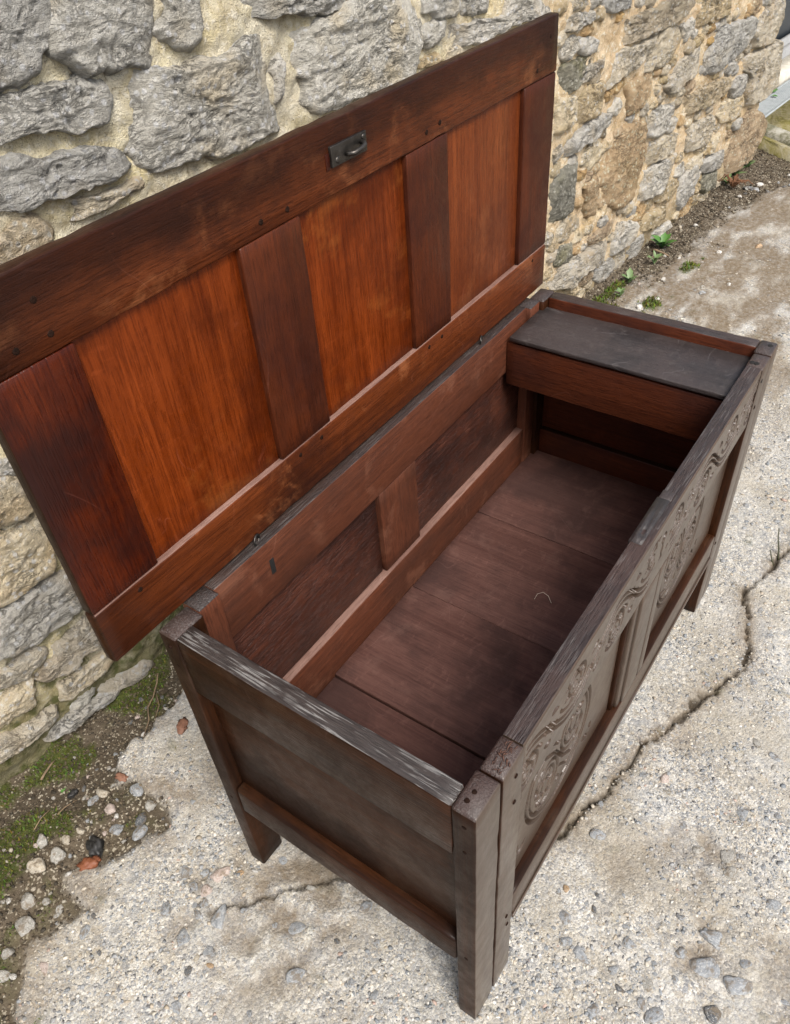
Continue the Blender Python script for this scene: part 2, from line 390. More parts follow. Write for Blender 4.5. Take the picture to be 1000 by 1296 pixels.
('cream',0.01,[(3.903,0.601),(3.888,0.613),(3.871,0.617),(3.846,0.614),(3.835,0.603),(3.831,0.595),(3.85,0.581),(3.875,0.582),(3.892,0.59)]),
('pale',0.011,[(3.894,0.548),(3.892,0.557),(3.872,0.564),(3.841,0.563),(3.828,0.553),(3.833,0.539),(3.853,0.53),(3.874,0.528),(3.895,0.536)]),
('pale',0.02,[(3.644,0.152),(3.637,0.163),(3.613,0.166),(3.593,0.166),(3.578,0.153),(3.581,0.141),(3.598,0.132),(3.618,0.133),(3.637,0.138)]),
('brown',0.01,[(3.619,0.014),(3.59,0.052),(3.543,0.065),(3.5,0.056),(3.468,0.024),(3.472,0.008),(3.508,-0.02),(3.569,-0.027),(3.586,-0.01)]),
('cream',0.012,[(2.571,0.579),(2.552,0.597),(2.517,0.611),(2.467,0.609),(2.415,0.579),(2.421,0.564),(2.466,0.535),(2.5,0.526),(2.56,0.539)]),
('pale',0.01,[(3.09,0.018),(3.076,0.053),(3.025,0.068),(2.959,0.056),(2.934,0.043),(2.935,0),(2.968,-0.021),(3.022,-0.023),(3.061,-0.012)]),
('cream',0.012,[(3.024,0.618),(3.016,0.626),(3.001,0.63),(2.99,0.629),(2.974,0.619),(2.974,0.613),(2.991,0.604),(3.002,0.601),(3.015,0.607)]),
('pale',0.019,[(2.676,0.27),(2.673,0.282),(2.65,0.29),(2.627,0.286),(2.62,0.277),(2.619,0.266),(2.629,0.257),(2.655,0.255),(2.671,0.264)]),
('tan',0.013,[(3.085,0.627),(3.08,0.635),(3.061,0.642),(3.037,0.64),(3.031,0.63),(3.032,0.623),(3.041,0.614),(3.066,0.613),(3.079,0.618)]),
('tan',0.016,[(3.386,0.769),(3.379,0.784),(3.355,0.788),(3.34,0.787),(3.319,0.779),(3.319,0.763),(3.339,0.754),(3.355,0.752),(3.382,0.761)]),
('brown',0.016,[(3.794,0.46),(3.792,0.47),(3.772,0.474),(3.762,0.475),(3.748,0.469),(3.747,0.459),(3.763,0.45),(3.779,0.449),(3.788,0.451)]),
('pale',0.018,[(2.643,0.058),(2.641,0.064),(2.631,0.07),(2.61,0.068),(2.606,0.063),(2.603,0.056),(2.616,0.046),(2.628,0.045),(2.638,0.051)]),
('tan',0.015,[(2.5,0.045),(2.495,0.053),(2.486,0.056),(2.472,0.057),(2.459,0.051),(2.457,0.04),(2.468,0.036),(2.485,0.035),(2.497,0.036)]),
('tan',0.019,[(2.828,0.266),(2.826,0.27),(2.814,0.277),(2.798,0.276),(2.785,0.271),(2.784,0.259),(2.794,0.251),(2.811,0.253),(2.822,0.255)]),
('brown',0.016,[(3.499,0.794),(3.491,0.806),(3.476,0.811),(3.458,0.808),(3.452,0.8),(3.45,0.789),(3.458,0.785),(3.479,0.783),(3.495,0.788)]),
('brown',0.014,[(2.645,0.355),(2.636,0.363),(2.627,0.367),(2.61,0.366),(2.602,0.361),(2.602,0.349),(2.609,0.344),(2.625,0.342),(2.64,0.348)]),
('brown',0.008,[(3.393,0.595),(3.382,0.615),(3.35,0.624),(3.33,0.621),(3.312,0.606),(3.307,0.593),(3.322,0.576),(3.352,0.575),(3.379,0.579)]),
('pale',0.013,[(2.696,0.697),(2.691,0.706),(2.652,0.719),(2.64,0.713),(2.614,0.698),(2.612,0.687),(2.633,0.673),(2.666,0.669),(2.677,0.677)]),
('pale',0.015,[(3.456,0.646),(3.448,0.653),(3.44,0.657),(3.422,0.657),(3.41,0.648),(3.41,0.642),(3.418,0.635),(3.437,0.632),(3.451,0.636)]),
('brown',0.014,[(2.465,0.521),(2.457,0.531),(2.438,0.535),(2.414,0.534),(2.407,0.523),(2.408,0.515),(2.42,0.504),(2.438,0.501),(2.457,0.507)]),
('cream',0.014,[(3.422,0.449),(3.414,0.456),(3.405,0.46),(3.385,0.459),(3.371,0.45),(3.375,0.44),(3.387,0.433),(3.397,0.435),(3.412,0.438)]),
('brown',0.01,[(3.348,0.473),(3.341,0.482),(3.317,0.493),(3.299,0.491),(3.282,0.477),(3.281,0.468),(3.3,0.459),(3.323,0.455),(3.336,0.459)]),
('cream',0.008,[(2.251,0.357),(2.238,0.372),(2.222,0.377),(2.195,0.375),(2.19,0.368),(2.189,0.353),(2.201,0.343),(2.222,0.342),(2.242,0.348)]),
('cream',0.011,[(2.919,0.024),(2.909,0.041),(2.877,0.05),(2.833,0.048),(2.813,0.032),(2.803,0.005),(2.843,-0.01),(2.875,-0.009),(2.901,0)]),
('tan',0.009,[(2.664,0.308),(2.656,0.319),(2.641,0.322),(2.626,0.324),(2.614,0.316),(2.614,0.305),(2.619,0.296),(2.64,0.294),(2.66,0.299)]),
('pale',0.013,[(3.25,0.485),(3.247,0.501),(3.21,0.511),(3.177,0.506),(3.165,0.498),(3.16,0.482),(3.184,0.466),(3.22,0.461),(3.238,0.471)]),
('brown',0.012,[(2.693,0.771),(2.679,0.786),(2.664,0.789),(2.635,0.788),(2.62,0.775),(2.618,0.761),(2.633,0.754),(2.652,0.749),(2.681,0.756)]),
('tan',0.01,[(2.258,0.212),(2.249,0.225),(2.225,0.229),(2.215,0.23),(2.198,0.217),(2.199,0.209),(2.211,0.199),(2.23,0.199),(2.252,0.203)]),
('brown',0.016,[(3.046,0.178),(3.038,0.202),(2.999,0.209),(2.973,0.21),(2.954,0.196),(2.949,0.176),(2.966,0.156),(3.003,0.154),(3.029,0.164)]),
('cream',0.009,[(2.94,0.621),(2.926,0.633),(2.908,0.639),(2.887,0.634),(2.876,0.627),(2.873,0.615),(2.891,0.606),(2.908,0.601),(2.924,0.608)]),
('tan',0.02,[(3.304,0.766),(3.298,0.775),(3.277,0.783),(3.246,0.781),(3.235,0.768),(3.236,0.762),(3.255,0.749),(3.275,0.746),(3.291,0.749)]),
('tan',0.016,[(3.143,0.753),(3.138,0.763),(3.117,0.771),(3.091,0.768),(3.082,0.758),(3.082,0.75),(3.1,0.737),(3.115,0.735),(3.145,0.742)]),
('tan',0.009,[(4.058,0.312),(4.05,0.317),(4.04,0.321),(4.021,0.32),(4.01,0.315),(4.009,0.306),(4.02,0.301),(4.034,0.298),(4.05,0.303)]),
('pale',0.011,[(3.428,0.243),(3.413,0.266),(3.396,0.27),(3.357,0.268),(3.338,0.253),(3.33,0.238),(3.361,0.224),(3.393,0.216),(3.419,0.226)]),
('brown',0.018,[(3.613,0.093),(3.605,0.104),(3.585,0.112),(3.57,0.109),(3.555,0.101),(3.557,0.089),(3.567,0.081),(3.594,0.076),(3.608,0.081)]),
('pale',0.009,[(2.954,0.214),(2.95,0.22),(2.933,0.23),(2.909,0.227),(2.896,0.218),(2.897,0.204),(2.913,0.197),(2.932,0.197),(2.948,0.199)]),
('pale',0.016,[(2.33,0.963),(2.314,0.982),(2.287,0.992),(2.25,0.984),(2.228,0.97),(2.235,0.949),(2.247,0.94),(2.275,0.934),(2.31,0.948)]),
('tan',0.012,[(2.592,0.632),(2.591,0.641),(2.575,0.646),(2.555,0.645),(2.545,0.637),(2.549,0.627),(2.561,0.622),(2.572,0.62),(2.589,0.626)]),
('cream',0.01,[(3.458,0.02),(3.446,0.035),(3.432,0.036),(3.411,0.034),(3.4,0.025),(3.401,0.017),(3.412,0.009),(3.435,0.004),(3.45,0.011)]),
('pale',0.019,[(2.455,1.071),(2.443,1.083),(2.422,1.091),(2.406,1.089),(2.387,1.075),(2.39,1.061),(2.401,1.053),(2.419,1.053),(2.44,1.055)]),
('cream',0.008,[(3.032,0.668),(3.028,0.68),(3.004,0.686),(2.987,0.684),(2.977,0.674),(2.979,0.665),(2.993,0.659),(3.008,0.657),(3.025,0.663)]),
('pale',0.015,[(3.614,0.792),(3.608,0.798),(3.596,0.804),(3.584,0.804),(3.571,0.795),(3.572,0.787),(3.582,0.782),(3.598,0.781),(3.609,0.786)]),
('tan',0.017,[(2.483,1.022),(2.48,1.028),(2.468,1.034),(2.449,1.03),(2.442,1.023),(2.437,1.018),(2.448,1.012),(2.466,1.007),(2.478,1.012)]),
('tan',0.019,[(2.867,1.001),(2.866,1.012),(2.847,1.019),(2.817,1.013),(2.805,1.007),(2.802,0.993),(2.826,0.981),(2.846,0.982),(2.869,0.988)]),
('cream',0.015,[(2.268,0.281),(2.268,0.288),(2.241,0.293),(2.224,0.29),(2.211,0.284),(2.214,0.272),(2.221,0.265),(2.247,0.263),(2.26,0.266)]),
('cream',0.019,[(3.641,0.45),(3.638,0.458),(3.621,0.467),(3.593,0.465),(3.579,0.454),(3.584,0.444),(3.596,0.438),(3.621,0.433),(3.635,0.437)]),
('tan',0.014,[(2.23,1.09),(2.225,1.099),(2.208,1.103),(2.188,1.101),(2.173,1.093),(2.175,1.082),(2.185,1.076),(2.204,1.071),(2.221,1.077)]),
('brown',0.012,[(4.039,0.788),(4.022,0.798),(3.984,0.814),(3.956,0.813),(3.927,0.8),(3.924,0.77),(3.959,0.753),(3.997,0.756),(4.023,0.763)]),
('tan',0.018,[(3.672,0.072),(3.667,0.087),(3.653,0.091),(3.634,0.087),(3.617,0.078),(3.622,0.067),(3.626,0.061),(3.65,0.058),(3.672,0.064)]),
('pale',0.017,[(2.913,0.244),(2.904,0.258),(2.881,0.269),(2.851,0.265),(2.835,0.258),(2.838,0.239),(2.859,0.227),(2.887,0.224),(2.902,0.234)]),
('brown',0.012,[(2.512,0.497),(2.506,0.506),(2.494,0.509),(2.477,0.508),(2.464,0.502),(2.463,0.493),(2.473,0.484),(2.488,0.482),(2.503,0.485)]),
('tan',0.016,[(2.601,0.031),(2.597,0.041),(2.583,0.043),(2.569,0.042),(2.554,0.036),(2.554,0.023),(2.568,0.016),(2.581,0.017),(2.6,0.021)]),
('tan',0.017,[(2.468,0.07),(2.468,0.077),(2.454,0.08),(2.437,0.081),(2.427,0.075),(2.424,0.063),(2.432,0.057),(2.449,0.056),(2.465,0.063)]),
('cream',0.013,[(3.787,0.316),(3.782,0.327),(3.767,0.333),(3.751,0.331),(3.741,0.322),(3.744,0.315),(3.755,0.308),(3.763,0.304),(3.778,0.309)]),
('tan',0.009,[(2.496,0.834),(2.489,0.844),(2.481,0.846),(2.461,0.843),(2.453,0.838),(2.452,0.83),(2.459,0.823),(2.479,0.822),(2.487,0.825)]),
('grey',0.012,[(1.539,0.119),(1.538,0.125),(1.522,0.133),(1.507,0.132),(1.494,0.12),(1.496,0.11),(1.505,0.106),(1.523,0.102),(1.532,0.106)]),
('pale',0.02,[(4.117,0.791),(4.103,0.802),(4.084,0.806),(4.07,0.805),(4.052,0.797),(4.051,0.778),(4.064,0.771),(4.089,0.77),(4.106,0.778)]),
('cream',0.013,[(2.55,0.281),(2.55,0.288),(2.528,0.293),(2.513,0.293),(2.504,0.285),(2.502,0.275),(2.513,0.268),(2.535,0.268),(2.547,0.27)]),
('tan',0.011,[(3.693,0.032),(3.679,0.043),(3.658,0.048),(3.634,0.044),(3.622,0.038),(3.623,0.022),(3.64,0.011),(3.663,0.009),(3.682,0.013)]),
('cream',0.018,[(3.088,0.732),(3.084,0.742),(3.067,0.748),(3.041,0.745),(3.032,0.738),(3.027,0.726),(3.046,0.714),(3.069,0.714),(3.076,0.72)]),
('cream',0.01,[(3.668,0.797),(3.666,0.806),(3.649,0.812),(3.632,0.809),(3.624,0.804),(3.623,0.79),(3.63,0.787),(3.645,0.785),(3.665,0.789)]),
('pale',0.017,[(3.69,0.587),(3.686,0.6),(3.672,0.602),(3.655,0.604),(3.639,0.593),(3.64,0.581),(3.649,0.576),(3.665,0.571),(3.689,0.577)]),
('tan',0.016,[(3.63,0.585),(3.624,0.595),(3.616,0.597),(3.595,0.594),(3.588,0.587),(3.587,0.58),(3.594,0.573),(3.61,0.572),(3.625,0.576)]),
('cream',0.009,[(3.211,0.62),(3.204,0.626),(3.19,0.63),(3.177,0.629),(3.166,0.625),(3.163,0.612),(3.173,0.605),(3.187,0.602),(3.204,0.607)]),
('cream',0.013,[(3.516,0.451),(3.507,0.464),(3.497,0.468),(3.476,0.468),(3.461,0.458),(3.463,0.45),(3.474,0.44),(3.496,0.437),(3.507,0.441)]),
('tan',0.013,[(4.171,0.017),(4.166,0.026),(4.149,0.03),(4.136,0.027),(4.129,0.021),(4.126,0.011),(4.14,0.005),(4.149,0.004),(4.172,0.009)]),
('tan',0.01,[(3.671,0.12),(3.667,0.128),(3.657,0.133),(3.64,0.132),(3.627,0.125),(3.63,0.115),(3.641,0.111),(3.655,0.109),(3.669,0.115)]),
('brown',0.013,[(2.716,0.597),(2.717,0.607),(2.701,0.612),(2.687,0.611),(2.669,0.603),(2.675,0.593),(2.682,0.586),(2.699,0.586),(2.711,0.589)]),
('cream',0.013,[(1.269,0.113),(1.256,0.128),(1.215,0.145),(1.177,0.143),(1.154,0.119),(1.155,0.096),(1.165,0.069),(1.225,0.063),(1.252,0.072)]),
('tan',0.012,[(2.266,0.598),(2.262,0.606),(2.248,0.612),(2.227,0.607),(2.219,0.599),(2.218,0.594),(2.232,0.581),(2.249,0.584),(2.258,0.587)]),
('cream',0.009,[(3.927,0.001),(3.924,0.01),(3.902,0.018),(3.89,0.016),(3.876,0.007),(3.874,-0.001),(3.884,-0.008),(3.903,-0.01),(3.92,-0.007)]),
('cream',0.009,[(2.766,0.169),(2.76,0.179),(2.743,0.184),(2.735,0.183),(2.724,0.175),(2.72,0.165),(2.734,0.158),(2.749,0.159),(2.764,0.164)]),
('pale',0.01,[(2.814,0.624),(2.81,0.632),(2.796,0.637),(2.782,0.639),(2.765,0.628),(2.768,0.619),(2.778,0.612),(2.794,0.61),(2.808,0.615)]),
('brown',0.018,[(3.973,0.244),(3.965,0.254),(3.957,0.256),(3.937,0.255),(3.927,0.249),(3.928,0.237),(3.937,0.231),(3.955,0.228),(3.971,0.234)]),
('pale',0.01,[(2.788,1.012),(2.783,1.017),(2.765,1.024),(2.754,1.022),(2.739,1.014),(2.738,1.003),(2.752,0.998),(2.767,0.996),(2.778,1.001)]),
('pale',0.018,[(3.754,0.8),(3.746,0.806),(3.732,0.814),(3.707,0.81),(3.699,0.801),(3.696,0.794),(3.713,0.785),(3.733,0.784),(3.746,0.785)]),
('cream',0.009,[(1.677,1.075),(1.672,1.085),(1.658,1.089),(1.636,1.085),(1.626,1.079),(1.624,1.068),(1.638,1.061),(1.654,1.059),(1.671,1.062)]),
('cream',0.019,[(2.355,1.084),(2.355,1.101),(2.319,1.112),(2.289,1.111),(2.275,1.097),(2.271,1.077),(2.289,1.062),(2.314,1.059),(2.353,1.073)]),
('brown',0.011,[(3.017,0.738),(3.012,0.745),(3,0.747),(2.983,0.747),(2.967,0.739),(2.968,0.731),(2.978,0.724),(2.996,0.723),(3.009,0.728)]),
('cream',0.019,[(3.793,0.002),(3.791,0.014),(3.773,0.022),(3.744,0.019),(3.726,0.012),(3.723,-0.003),(3.743,-0.014),(3.768,-0.018),(3.792,-0.009)]),
('pale',0.019,[(3.993,0.614),(3.986,0.627),(3.961,0.633),(3.942,0.632),(3.928,0.623),(3.936,0.61),(3.949,0.601),(3.961,0.601),(3.985,0.604)]),
('cream',0.009,[(3.386,0.309),(3.376,0.319),(3.365,0.322),(3.347,0.322),(3.328,0.311),(3.332,0.303),(3.34,0.296),(3.363,0.29),(3.382,0.295)]),
('brown',0.01,[(2.613,0.751),(2.608,0.76),(2.6,0.762),(2.586,0.76),(2.573,0.755),(2.575,0.748),(2.58,0.74),(2.594,0.739),(2.609,0.742)]),
('cream',0.015,[(3.279,0.603),(3.27,0.614),(3.254,0.619),(3.238,0.617),(3.225,0.613),(3.224,0.599),(3.236,0.591),(3.254,0.587),(3.274,0.596)]),
('brown',0.017,[(2.455,0.418),(2.454,0.427),(2.441,0.433),(2.418,0.431),(2.409,0.424),(2.408,0.416),(2.419,0.41),(2.442,0.406),(2.448,0.411)]),
('tan',0.012,[(1.484,0.119),(1.477,0.141),(1.461,0.149),(1.434,0.147),(1.409,0.131),(1.419,0.109),(1.436,0.097),(1.46,0.095),(1.472,0.102)]),
('tan',0.013,[(3.078,0.693),(3.067,0.704),(3.053,0.708),(3.044,0.708),(3.032,0.698),(3.029,0.692),(3.039,0.685),(3.059,0.684),(3.075,0.687)]),
('brown',0.016,[(2.472,0.226),(2.46,0.237),(2.453,0.241),(2.425,0.24),(2.419,0.232),(2.42,0.224),(2.434,0.214),(2.446,0.214),(2.463,0.219)]),
('cream',0.009,[(3.427,0.798),(3.42,0.812),(3.403,0.815),(3.383,0.812),(3.372,0.805),(3.373,0.794),(3.389,0.785),(3.403,0.785),(3.42,0.79)]),
('cream',0.01,[(2.63,0.566),(2.621,0.58),(2.606,0.585),(2.59,0.582),(2.581,0.573),(2.578,0.564),(2.595,0.556),(2.607,0.554),(2.624,0.559)]),
('grey',0.01,[(0.093,0.005),(0.081,0.016),(0.072,0.021),(0.056,0.021),(0.04,0.011),(0.04,-0.002),(0.056,-0.012),(0.07,-0.012),(0.088,-0.004)]),
('tan',0.013,[(2.222,0.171),(2.205,0.19),(2.181,0.201),(2.155,0.194),(2.134,0.184),(2.132,0.159),(2.148,0.148),(2.183,0.145),(2.219,0.157)]),
('cream',0.011,[(2.547,0.013),(2.547,0.022),(2.525,0.028),(2.51,0.027),(2.5,0.017),(2.497,0.003),(2.507,-0.001),(2.527,-0.004),(2.548,0.003)]),
('brown',0.014,[(2.404,0.996),(2.403,1.005),(2.38,1.011),(2.369,1.007),(2.361,1.003),(2.357,0.991),(2.368,0.986),(2.387,0.983),(2.399,0.987)]),
('cream',0.016,[(2.239,1.002),(2.234,1.012),(2.217,1.019),(2.197,1.016),(2.188,1.011),(2.184,0.995),(2.196,0.991),(2.214,0.988),(2.231,0.993)]),
('cream',0.017,[(4.172,0.781),(4.17,0.788),(4.151,0.793),(4.129,0.791),(4.123,0.781),(4.123,0.775),(4.137,0.762),(4.151,0.762),(4.172,0.769)]),
('pale',0.012,[(3.562,0.785),(3.557,0.795),(3.542,0.796),(3.525,0.797),(3.511,0.787),(3.509,0.781),(3.52,0.772),(3.542,0.769),(3.557,0.773)]),
('brown',0.01,[(2.568,0.511),(2.562,0.518),(2.547,0.522),(2.526,0.519),(2.519,0.51),(2.518,0.505),(2.53,0.497),(2.541,0.496),(2.564,0.5)]),
('brown',0.011,[(3.513,0.744),(3.505,0.751),(3.492,0.758),(3.477,0.754),(3.472,0.75),(3.47,0.739),(3.481,0.735),(3.493,0.735),(3.502,0.737)]),
('pale',0.027,[(-0.864,0.059),(-0.877,0.111),(-0.928,0.119),(-1.091,0.123),(-1.158,0.109),(-1.173,0.093),(-1.175,0.023),(-1.141,0.008),(-1.085,-0.009),(-0.916,0.004),(-0.876,0.016)]),
('pale',0.03,[(-0.665,0.059),(-0.674,0.111),(-0.699,0.115),(-0.782,0.117),(-0.819,0.116),(-0.824,0.098),(-0.824,0.02),(-0.814,0.01),(-0.782,-0.009),(-0.698,0.002),(-0.673,0.011)]),
('cream',0.025,[(-0.428,0.059),(-0.433,0.105),(-0.459,0.122),(-0.569,0.128),(-0.609,0.117),(-0.636,0.091),(-0.635,0.025),(-0.616,0.01),(-0.569,0.002),(-0.454,0.004),(-0.429,0.007)]),
('grey',0.021,[(-0.211,0.059),(-0.208,0.099),(-0.232,0.106),(-0.309,0.114),(-0.337,0.104),(-0.344,0.091),(-0.344,0.03),(-0.34,0.017),(-0.309,0.003),(-0.23,0.007),(-0.217,0.021)]),
('grey',0.034,[(0.787,0.059),(0.781,0.103),(0.745,0.122),(0.614,0.118),(0.57,0.12),(0.547,0.098),(0.55,0.028),(0.56,-0.001),(0.614,0.004),(0.74,0.001),(0.774,0.011)]),
('tan',0.028,[(1.138,0.059),(1.125,0.112),(1.089,0.12),(0.921,0.123),(0.854,0.117),(0.841,0.097),(0.836,0.024),(0.859,0.007),(0.921,-0.002),(1.091,-0.004),(1.134,0.017)]),
('pale',0.027,[(1.398,0.059),(1.389,0.094),(1.38,0.102),(1.313,0.099),(1.29,0.099),(1.283,0.082),(1.278,0.034),(1.286,0.023),(1.312,0.02),(1.377,0.017),(1.388,0.03)]),
('pale',0.03,[(1.741,0.059),(1.725,0.104),(1.704,0.121),(1.59,0.127),(1.544,0.111),(1.535,0.092),(1.523,0.026),(1.539,0.001),(1.586,-0.002),(1.703,0.004),(1.723,0.014)]),
('tan',0.034,[(1.92,0.059),(1.916,0.11),(1.9,0.117),(1.818,0.115),(1.787,0.109),(1.781,0.098),(1.775,0.026),(1.792,-0.001),(1.818,-0.007),(1.897,-0.002),(1.917,0.015)]),
('pale',0.034,[(2.269,0.059),(2.256,0.105),(2.211,0.121),(2.048,0.119),(2,0.12),(1.974,0.092),(1.978,0.028),(1.997,0.008),(2.052,-0.009),(2.216,0.002),(2.25,0.014)]),
('grey',0.031,[(-0.844,0.207),(-0.852,0.246),(-0.891,0.255),(-1.078,0.255),(-1.142,0.253),(-1.164,0.235),(-1.168,0.181),(-1.148,0.158),(-1.077,0.16),(-0.884,0.162),(-0.846,0.17)]),
('pale',0.029,[(-0.543,0.207),(-0.549,0.244),(-0.581,0.259),(-0.71,0.264),(-0.758,0.25),(-0.786,0.236),(-0.778,0.179),(-0.77,0.157),(-0.714,0.157),(-0.584,0.158),(-0.552,0.164)]),
('grey',0.034,[(-0.14,0.207),(-0.152,0.248),(-0.187,0.254),(-0.387,0.262),(-0.45,0.257),(-0.487,0.237),(-0.492,0.175),(-0.451,0.161),(-0.382,0.156),(-0.194,0.162),(-0.151,0.168)]),
('cream',0.027,[(0.464,0.207),(0.436,0.249),(0.414,0.254),(0.253,0.257),(0.2,0.249),(0.169,0.237),(0.166,0.178),(0.203,0.164),(0.257,0.149),(0.405,0.161),(0.442,0.171)]),
('pale',0.024,[(0.749,0.207),(0.749,0.244),(0.71,0.263),(0.574,0.254),(0.522,0.255),(0.502,0.24),(0.507,0.179),(0.527,0.16),(0.575,0.157),(0.712,0.16),(0.741,0.164)]),
('grey',0.021,[(1.077,0.207),(1.056,0.25),(1.026,0.254),(0.876,0.264),(0.818,0.249),(0.788,0.236),(0.795,0.176),(0.824,0.162),(0.878,0.159),(1.022,0.154),(1.062,0.164)]),
('cream',0.027,[(1.252,0.207),(1.254,0.251),(1.233,0.258),(1.158,0.259),(1.122,0.254),(1.114,0.238),(1.117,0.178),(1.13,0.162),(1.157,0.158),(1.234,0.161),(1.253,0.166)]),
('tan',0.027,[(1.487,0.207),(1.478,0.245),(1.455,0.263),(1.35,0.262),(1.305,0.252),(1.291,0.237),(1.3,0.18),(1.305,0.161),(1.35,0.15),(1.455,0.157),(1.476,0.165)]),
('grey',0.031,[(1.753,0.207),(1.743,0.247),(1.718,0.261),(1.591,0.257),(1.548,0.255),(1.524,0.236),(1.528,0.176),(1.541,0.161),(1.592,0.15),(1.715,0.154),(1.742,0.167)]),
('cream',0.03,[(1.967,0.207),(1.957,0.242),(1.941,0.251),(1.865,0.254),(1.839,0.246),(1.831,0.234),(1.823,0.181),(1.84,0.169),(1.865,0.168),(1.939,0.161),(1.961,0.176)]),
('cream',0.024,[(-0.941,0.373),(-0.951,0.432),(-0.982,0.444),(-1.112,0.453),(-1.158,0.445),(-1.18,0.418),(-1.174,0.332),(-1.151,0.31),(-1.108,0.304),(-0.975,0.301),(-0.951,0.316)]),
('cream',0.029,[(-0.716,0.373),(-0.726,0.434),(-0.742,0.449),(-0.847,0.45),(-0.884,0.442),(-0.89,0.414),(-0.892,0.329),(-0.886,0.309),(-0.844,0.292),(-0.743,0.299),(-0.727,0.308)]),
('cream',0.026,[(-0.339,0.373),(-0.353,0.428),(-0.393,0.441),(-0.574,0.454),(-0.641,0.444),(-0.682,0.415),(-0.67,0.327),(-0.641,0.307),(-0.575,0.291),(-0.394,0.293),(-0.342,0.315)]),
('cream',0.025,[(-0.104,0.373),(-0.108,0.436),(-0.13,0.441),(-0.24,0.444),(-0.274,0.446),(-0.295,0.419),(-0.292,0.327),(-0.276,0.309),(-0.236,0.302),(-0.138,0.291),(-0.104,0.316)]),
('pale',0.031,[(0.543,0.373),(0.53,0.428),(0.508,0.441),(0.38,0.448),(0.332,0.439),(0.311,0.422),(0.312,0.328),(0.339,0.297),(0.379,0.295),(0.508,0.305),(0.528,0.312)]),
('cream',0.02,[(0.893,0.373),(0.889,0.429),(0.847,0.452),(0.677,0.443),(0.61,0.447),(0.585,0.422),(0.593,0.327),(0.613,0.303),(0.677,0.3),(0.845,0.296),(0.893,0.312)]),
('pale',0.027,[(1.102,0.373),(1.087,0.426),(1.073,0.447),(0.982,0.453),(0.952,0.442),(0.94,0.415),(0.935,0.329),(0.947,0.297),(0.986,0.291),(1.075,0.294),(1.093,0.32)]),
('tan',0.024,[(1.291,0.373),(1.286,0.427),(1.265,0.441),(1.182,0.444),(1.146,0.443),(1.14,0.421),(1.13,0.329),(1.144,0.306),(1.18,0.301),(1.271,0.305),(1.289,0.307)]),
('grey',0.028,[(1.647,0.373),(1.621,0.434),(1.595,0.45),(1.427,0.446),(1.359,0.435),(1.349,0.416),(1.343,0.329),(1.369,0.303),(1.422,0.298),(1.59,0.298),(1.633,0.313)]),
('grey',0.022,[(2.001,0.373),(2.007,0.437),(1.95,0.455),(1.78,0.457),(1.71,0.44),(1.698,0.42),(1.684,0.329),(1.718,0.306),(1.776,0.296),(1.953,0.29),(2.01,0.318)]),
('pale',0.028,[(-0.971,0.552),(-0.97,0.605),(-1,0.607),(-1.117,0.613),(-1.156,0.612),(-1.177,0.589),(-1.175,0.513),(-1.161,0.496),(-1.118,0.49),(-0.998,0.486),(-0.971,0.508)]),
('grey',0.033,[(-0.62,0.552),(-0.638,0.604),(-0.672,0.619),(-0.831,0.622),(-0.887,0.61),(-0.923,0.587),(-0.923,0.513),(-0.901,0.49),(-0.831,0.487),(-0.678,0.484),(-0.635,0.501)]),
('pale',0.023,[(-0.327,0.552),(-0.342,0.603),(-0.364,0.607),(-0.503,0.615),(-0.552,0.607),(-0.575,0.586),(-0.583,0.515),(-0.565,0.499),(-0.506,0.486),(-0.366,0.491),(-0.343,0.504)]),
('cream',0.025,[(0.01,0.552),(0.01,0.593),(-0.027,0.606),(-0.157,0.61),(-0.207,0.594),(-0.224,0.585),(-0.229,0.519),(-0.207,0.507),(-0.156,0.499),(-0.016,0.5),(0.005,0.509)]),
('grey',0.031,[(0.405,0.552),(0.41,0.592),(0.373,0.598),(0.249,0.605),(0.193,0.6),(0.173,0.581),(0.189,0.523),(0.201,0.509),(0.25,0.494),(0.379,0.505),(0.397,0.507)]),
('cream',0.024,[(0.753,0.552),(0.743,0.597),(0.714,0.616),(0.581,0.617),(0.532,0.614),(0.523,0.585),(0.507,0.512),(0.531,0.499),(0.578,0.484),(0.714,0.494),(0.742,0.506)]),
('cream',0.028,[(1.109,0.552),(1.1,0.604),(1.063,0.608),(0.89,0.621),(0.816,0.609),(0.795,0.584),(0.803,0.515),(0.819,0.496),(0.89,0.493),(1.051,0.484),(1.108,0.508)]),
('tan',0.035,[(1.363,0.552),(1.357,0.604),(1.333,0.617),(1.215,0.62),(1.176,0.609),(1.162,0.591),(1.157,0.518),(1.167,0.494),(1.218,0.483),(1.33,0.488),(1.36,0.505)]),
('grey',0.033,[(1.659,0.552),(1.646,0.599),(1.623,0.617),(1.481,0.609),(1.434,0.61),(1.409,0.588),(1.413,0.518),(1.423,0.497),(1.482,0.484),(1.616,0.485),(1.656,0.507)]),
('grey',0.022,[(1.839,0.552),(1.833,0.6),(1.813,0.617),(1.74,0.611),(1.709,0.613),(1.703,0.588),(1.7,0.517),(1.708,0.498),(1.738,0.489),(1.81,0.484),(1.826,0.507)]),
('pale',0.023,[(2.168,0.552),(2.151,0.595),(2.112,0.613),(1.962,0.622),(1.906,0.609),(1.881,0.586),(1.869,0.517),(1.898,0.49),(1.956,0.485),(2.113,0.49),(2.149,0.501)]),
('grey',0.032,[(-0.899,0.729),(-0.915,0.792),(-0.947,0.803),(-1.099,0.806),(-1.155,0.797),(-1.18,0.773),(-1.172,0.688),(-1.149,0.659),(-1.099,0.66),(-0.955,0.653),(-0.923,0.668)]),
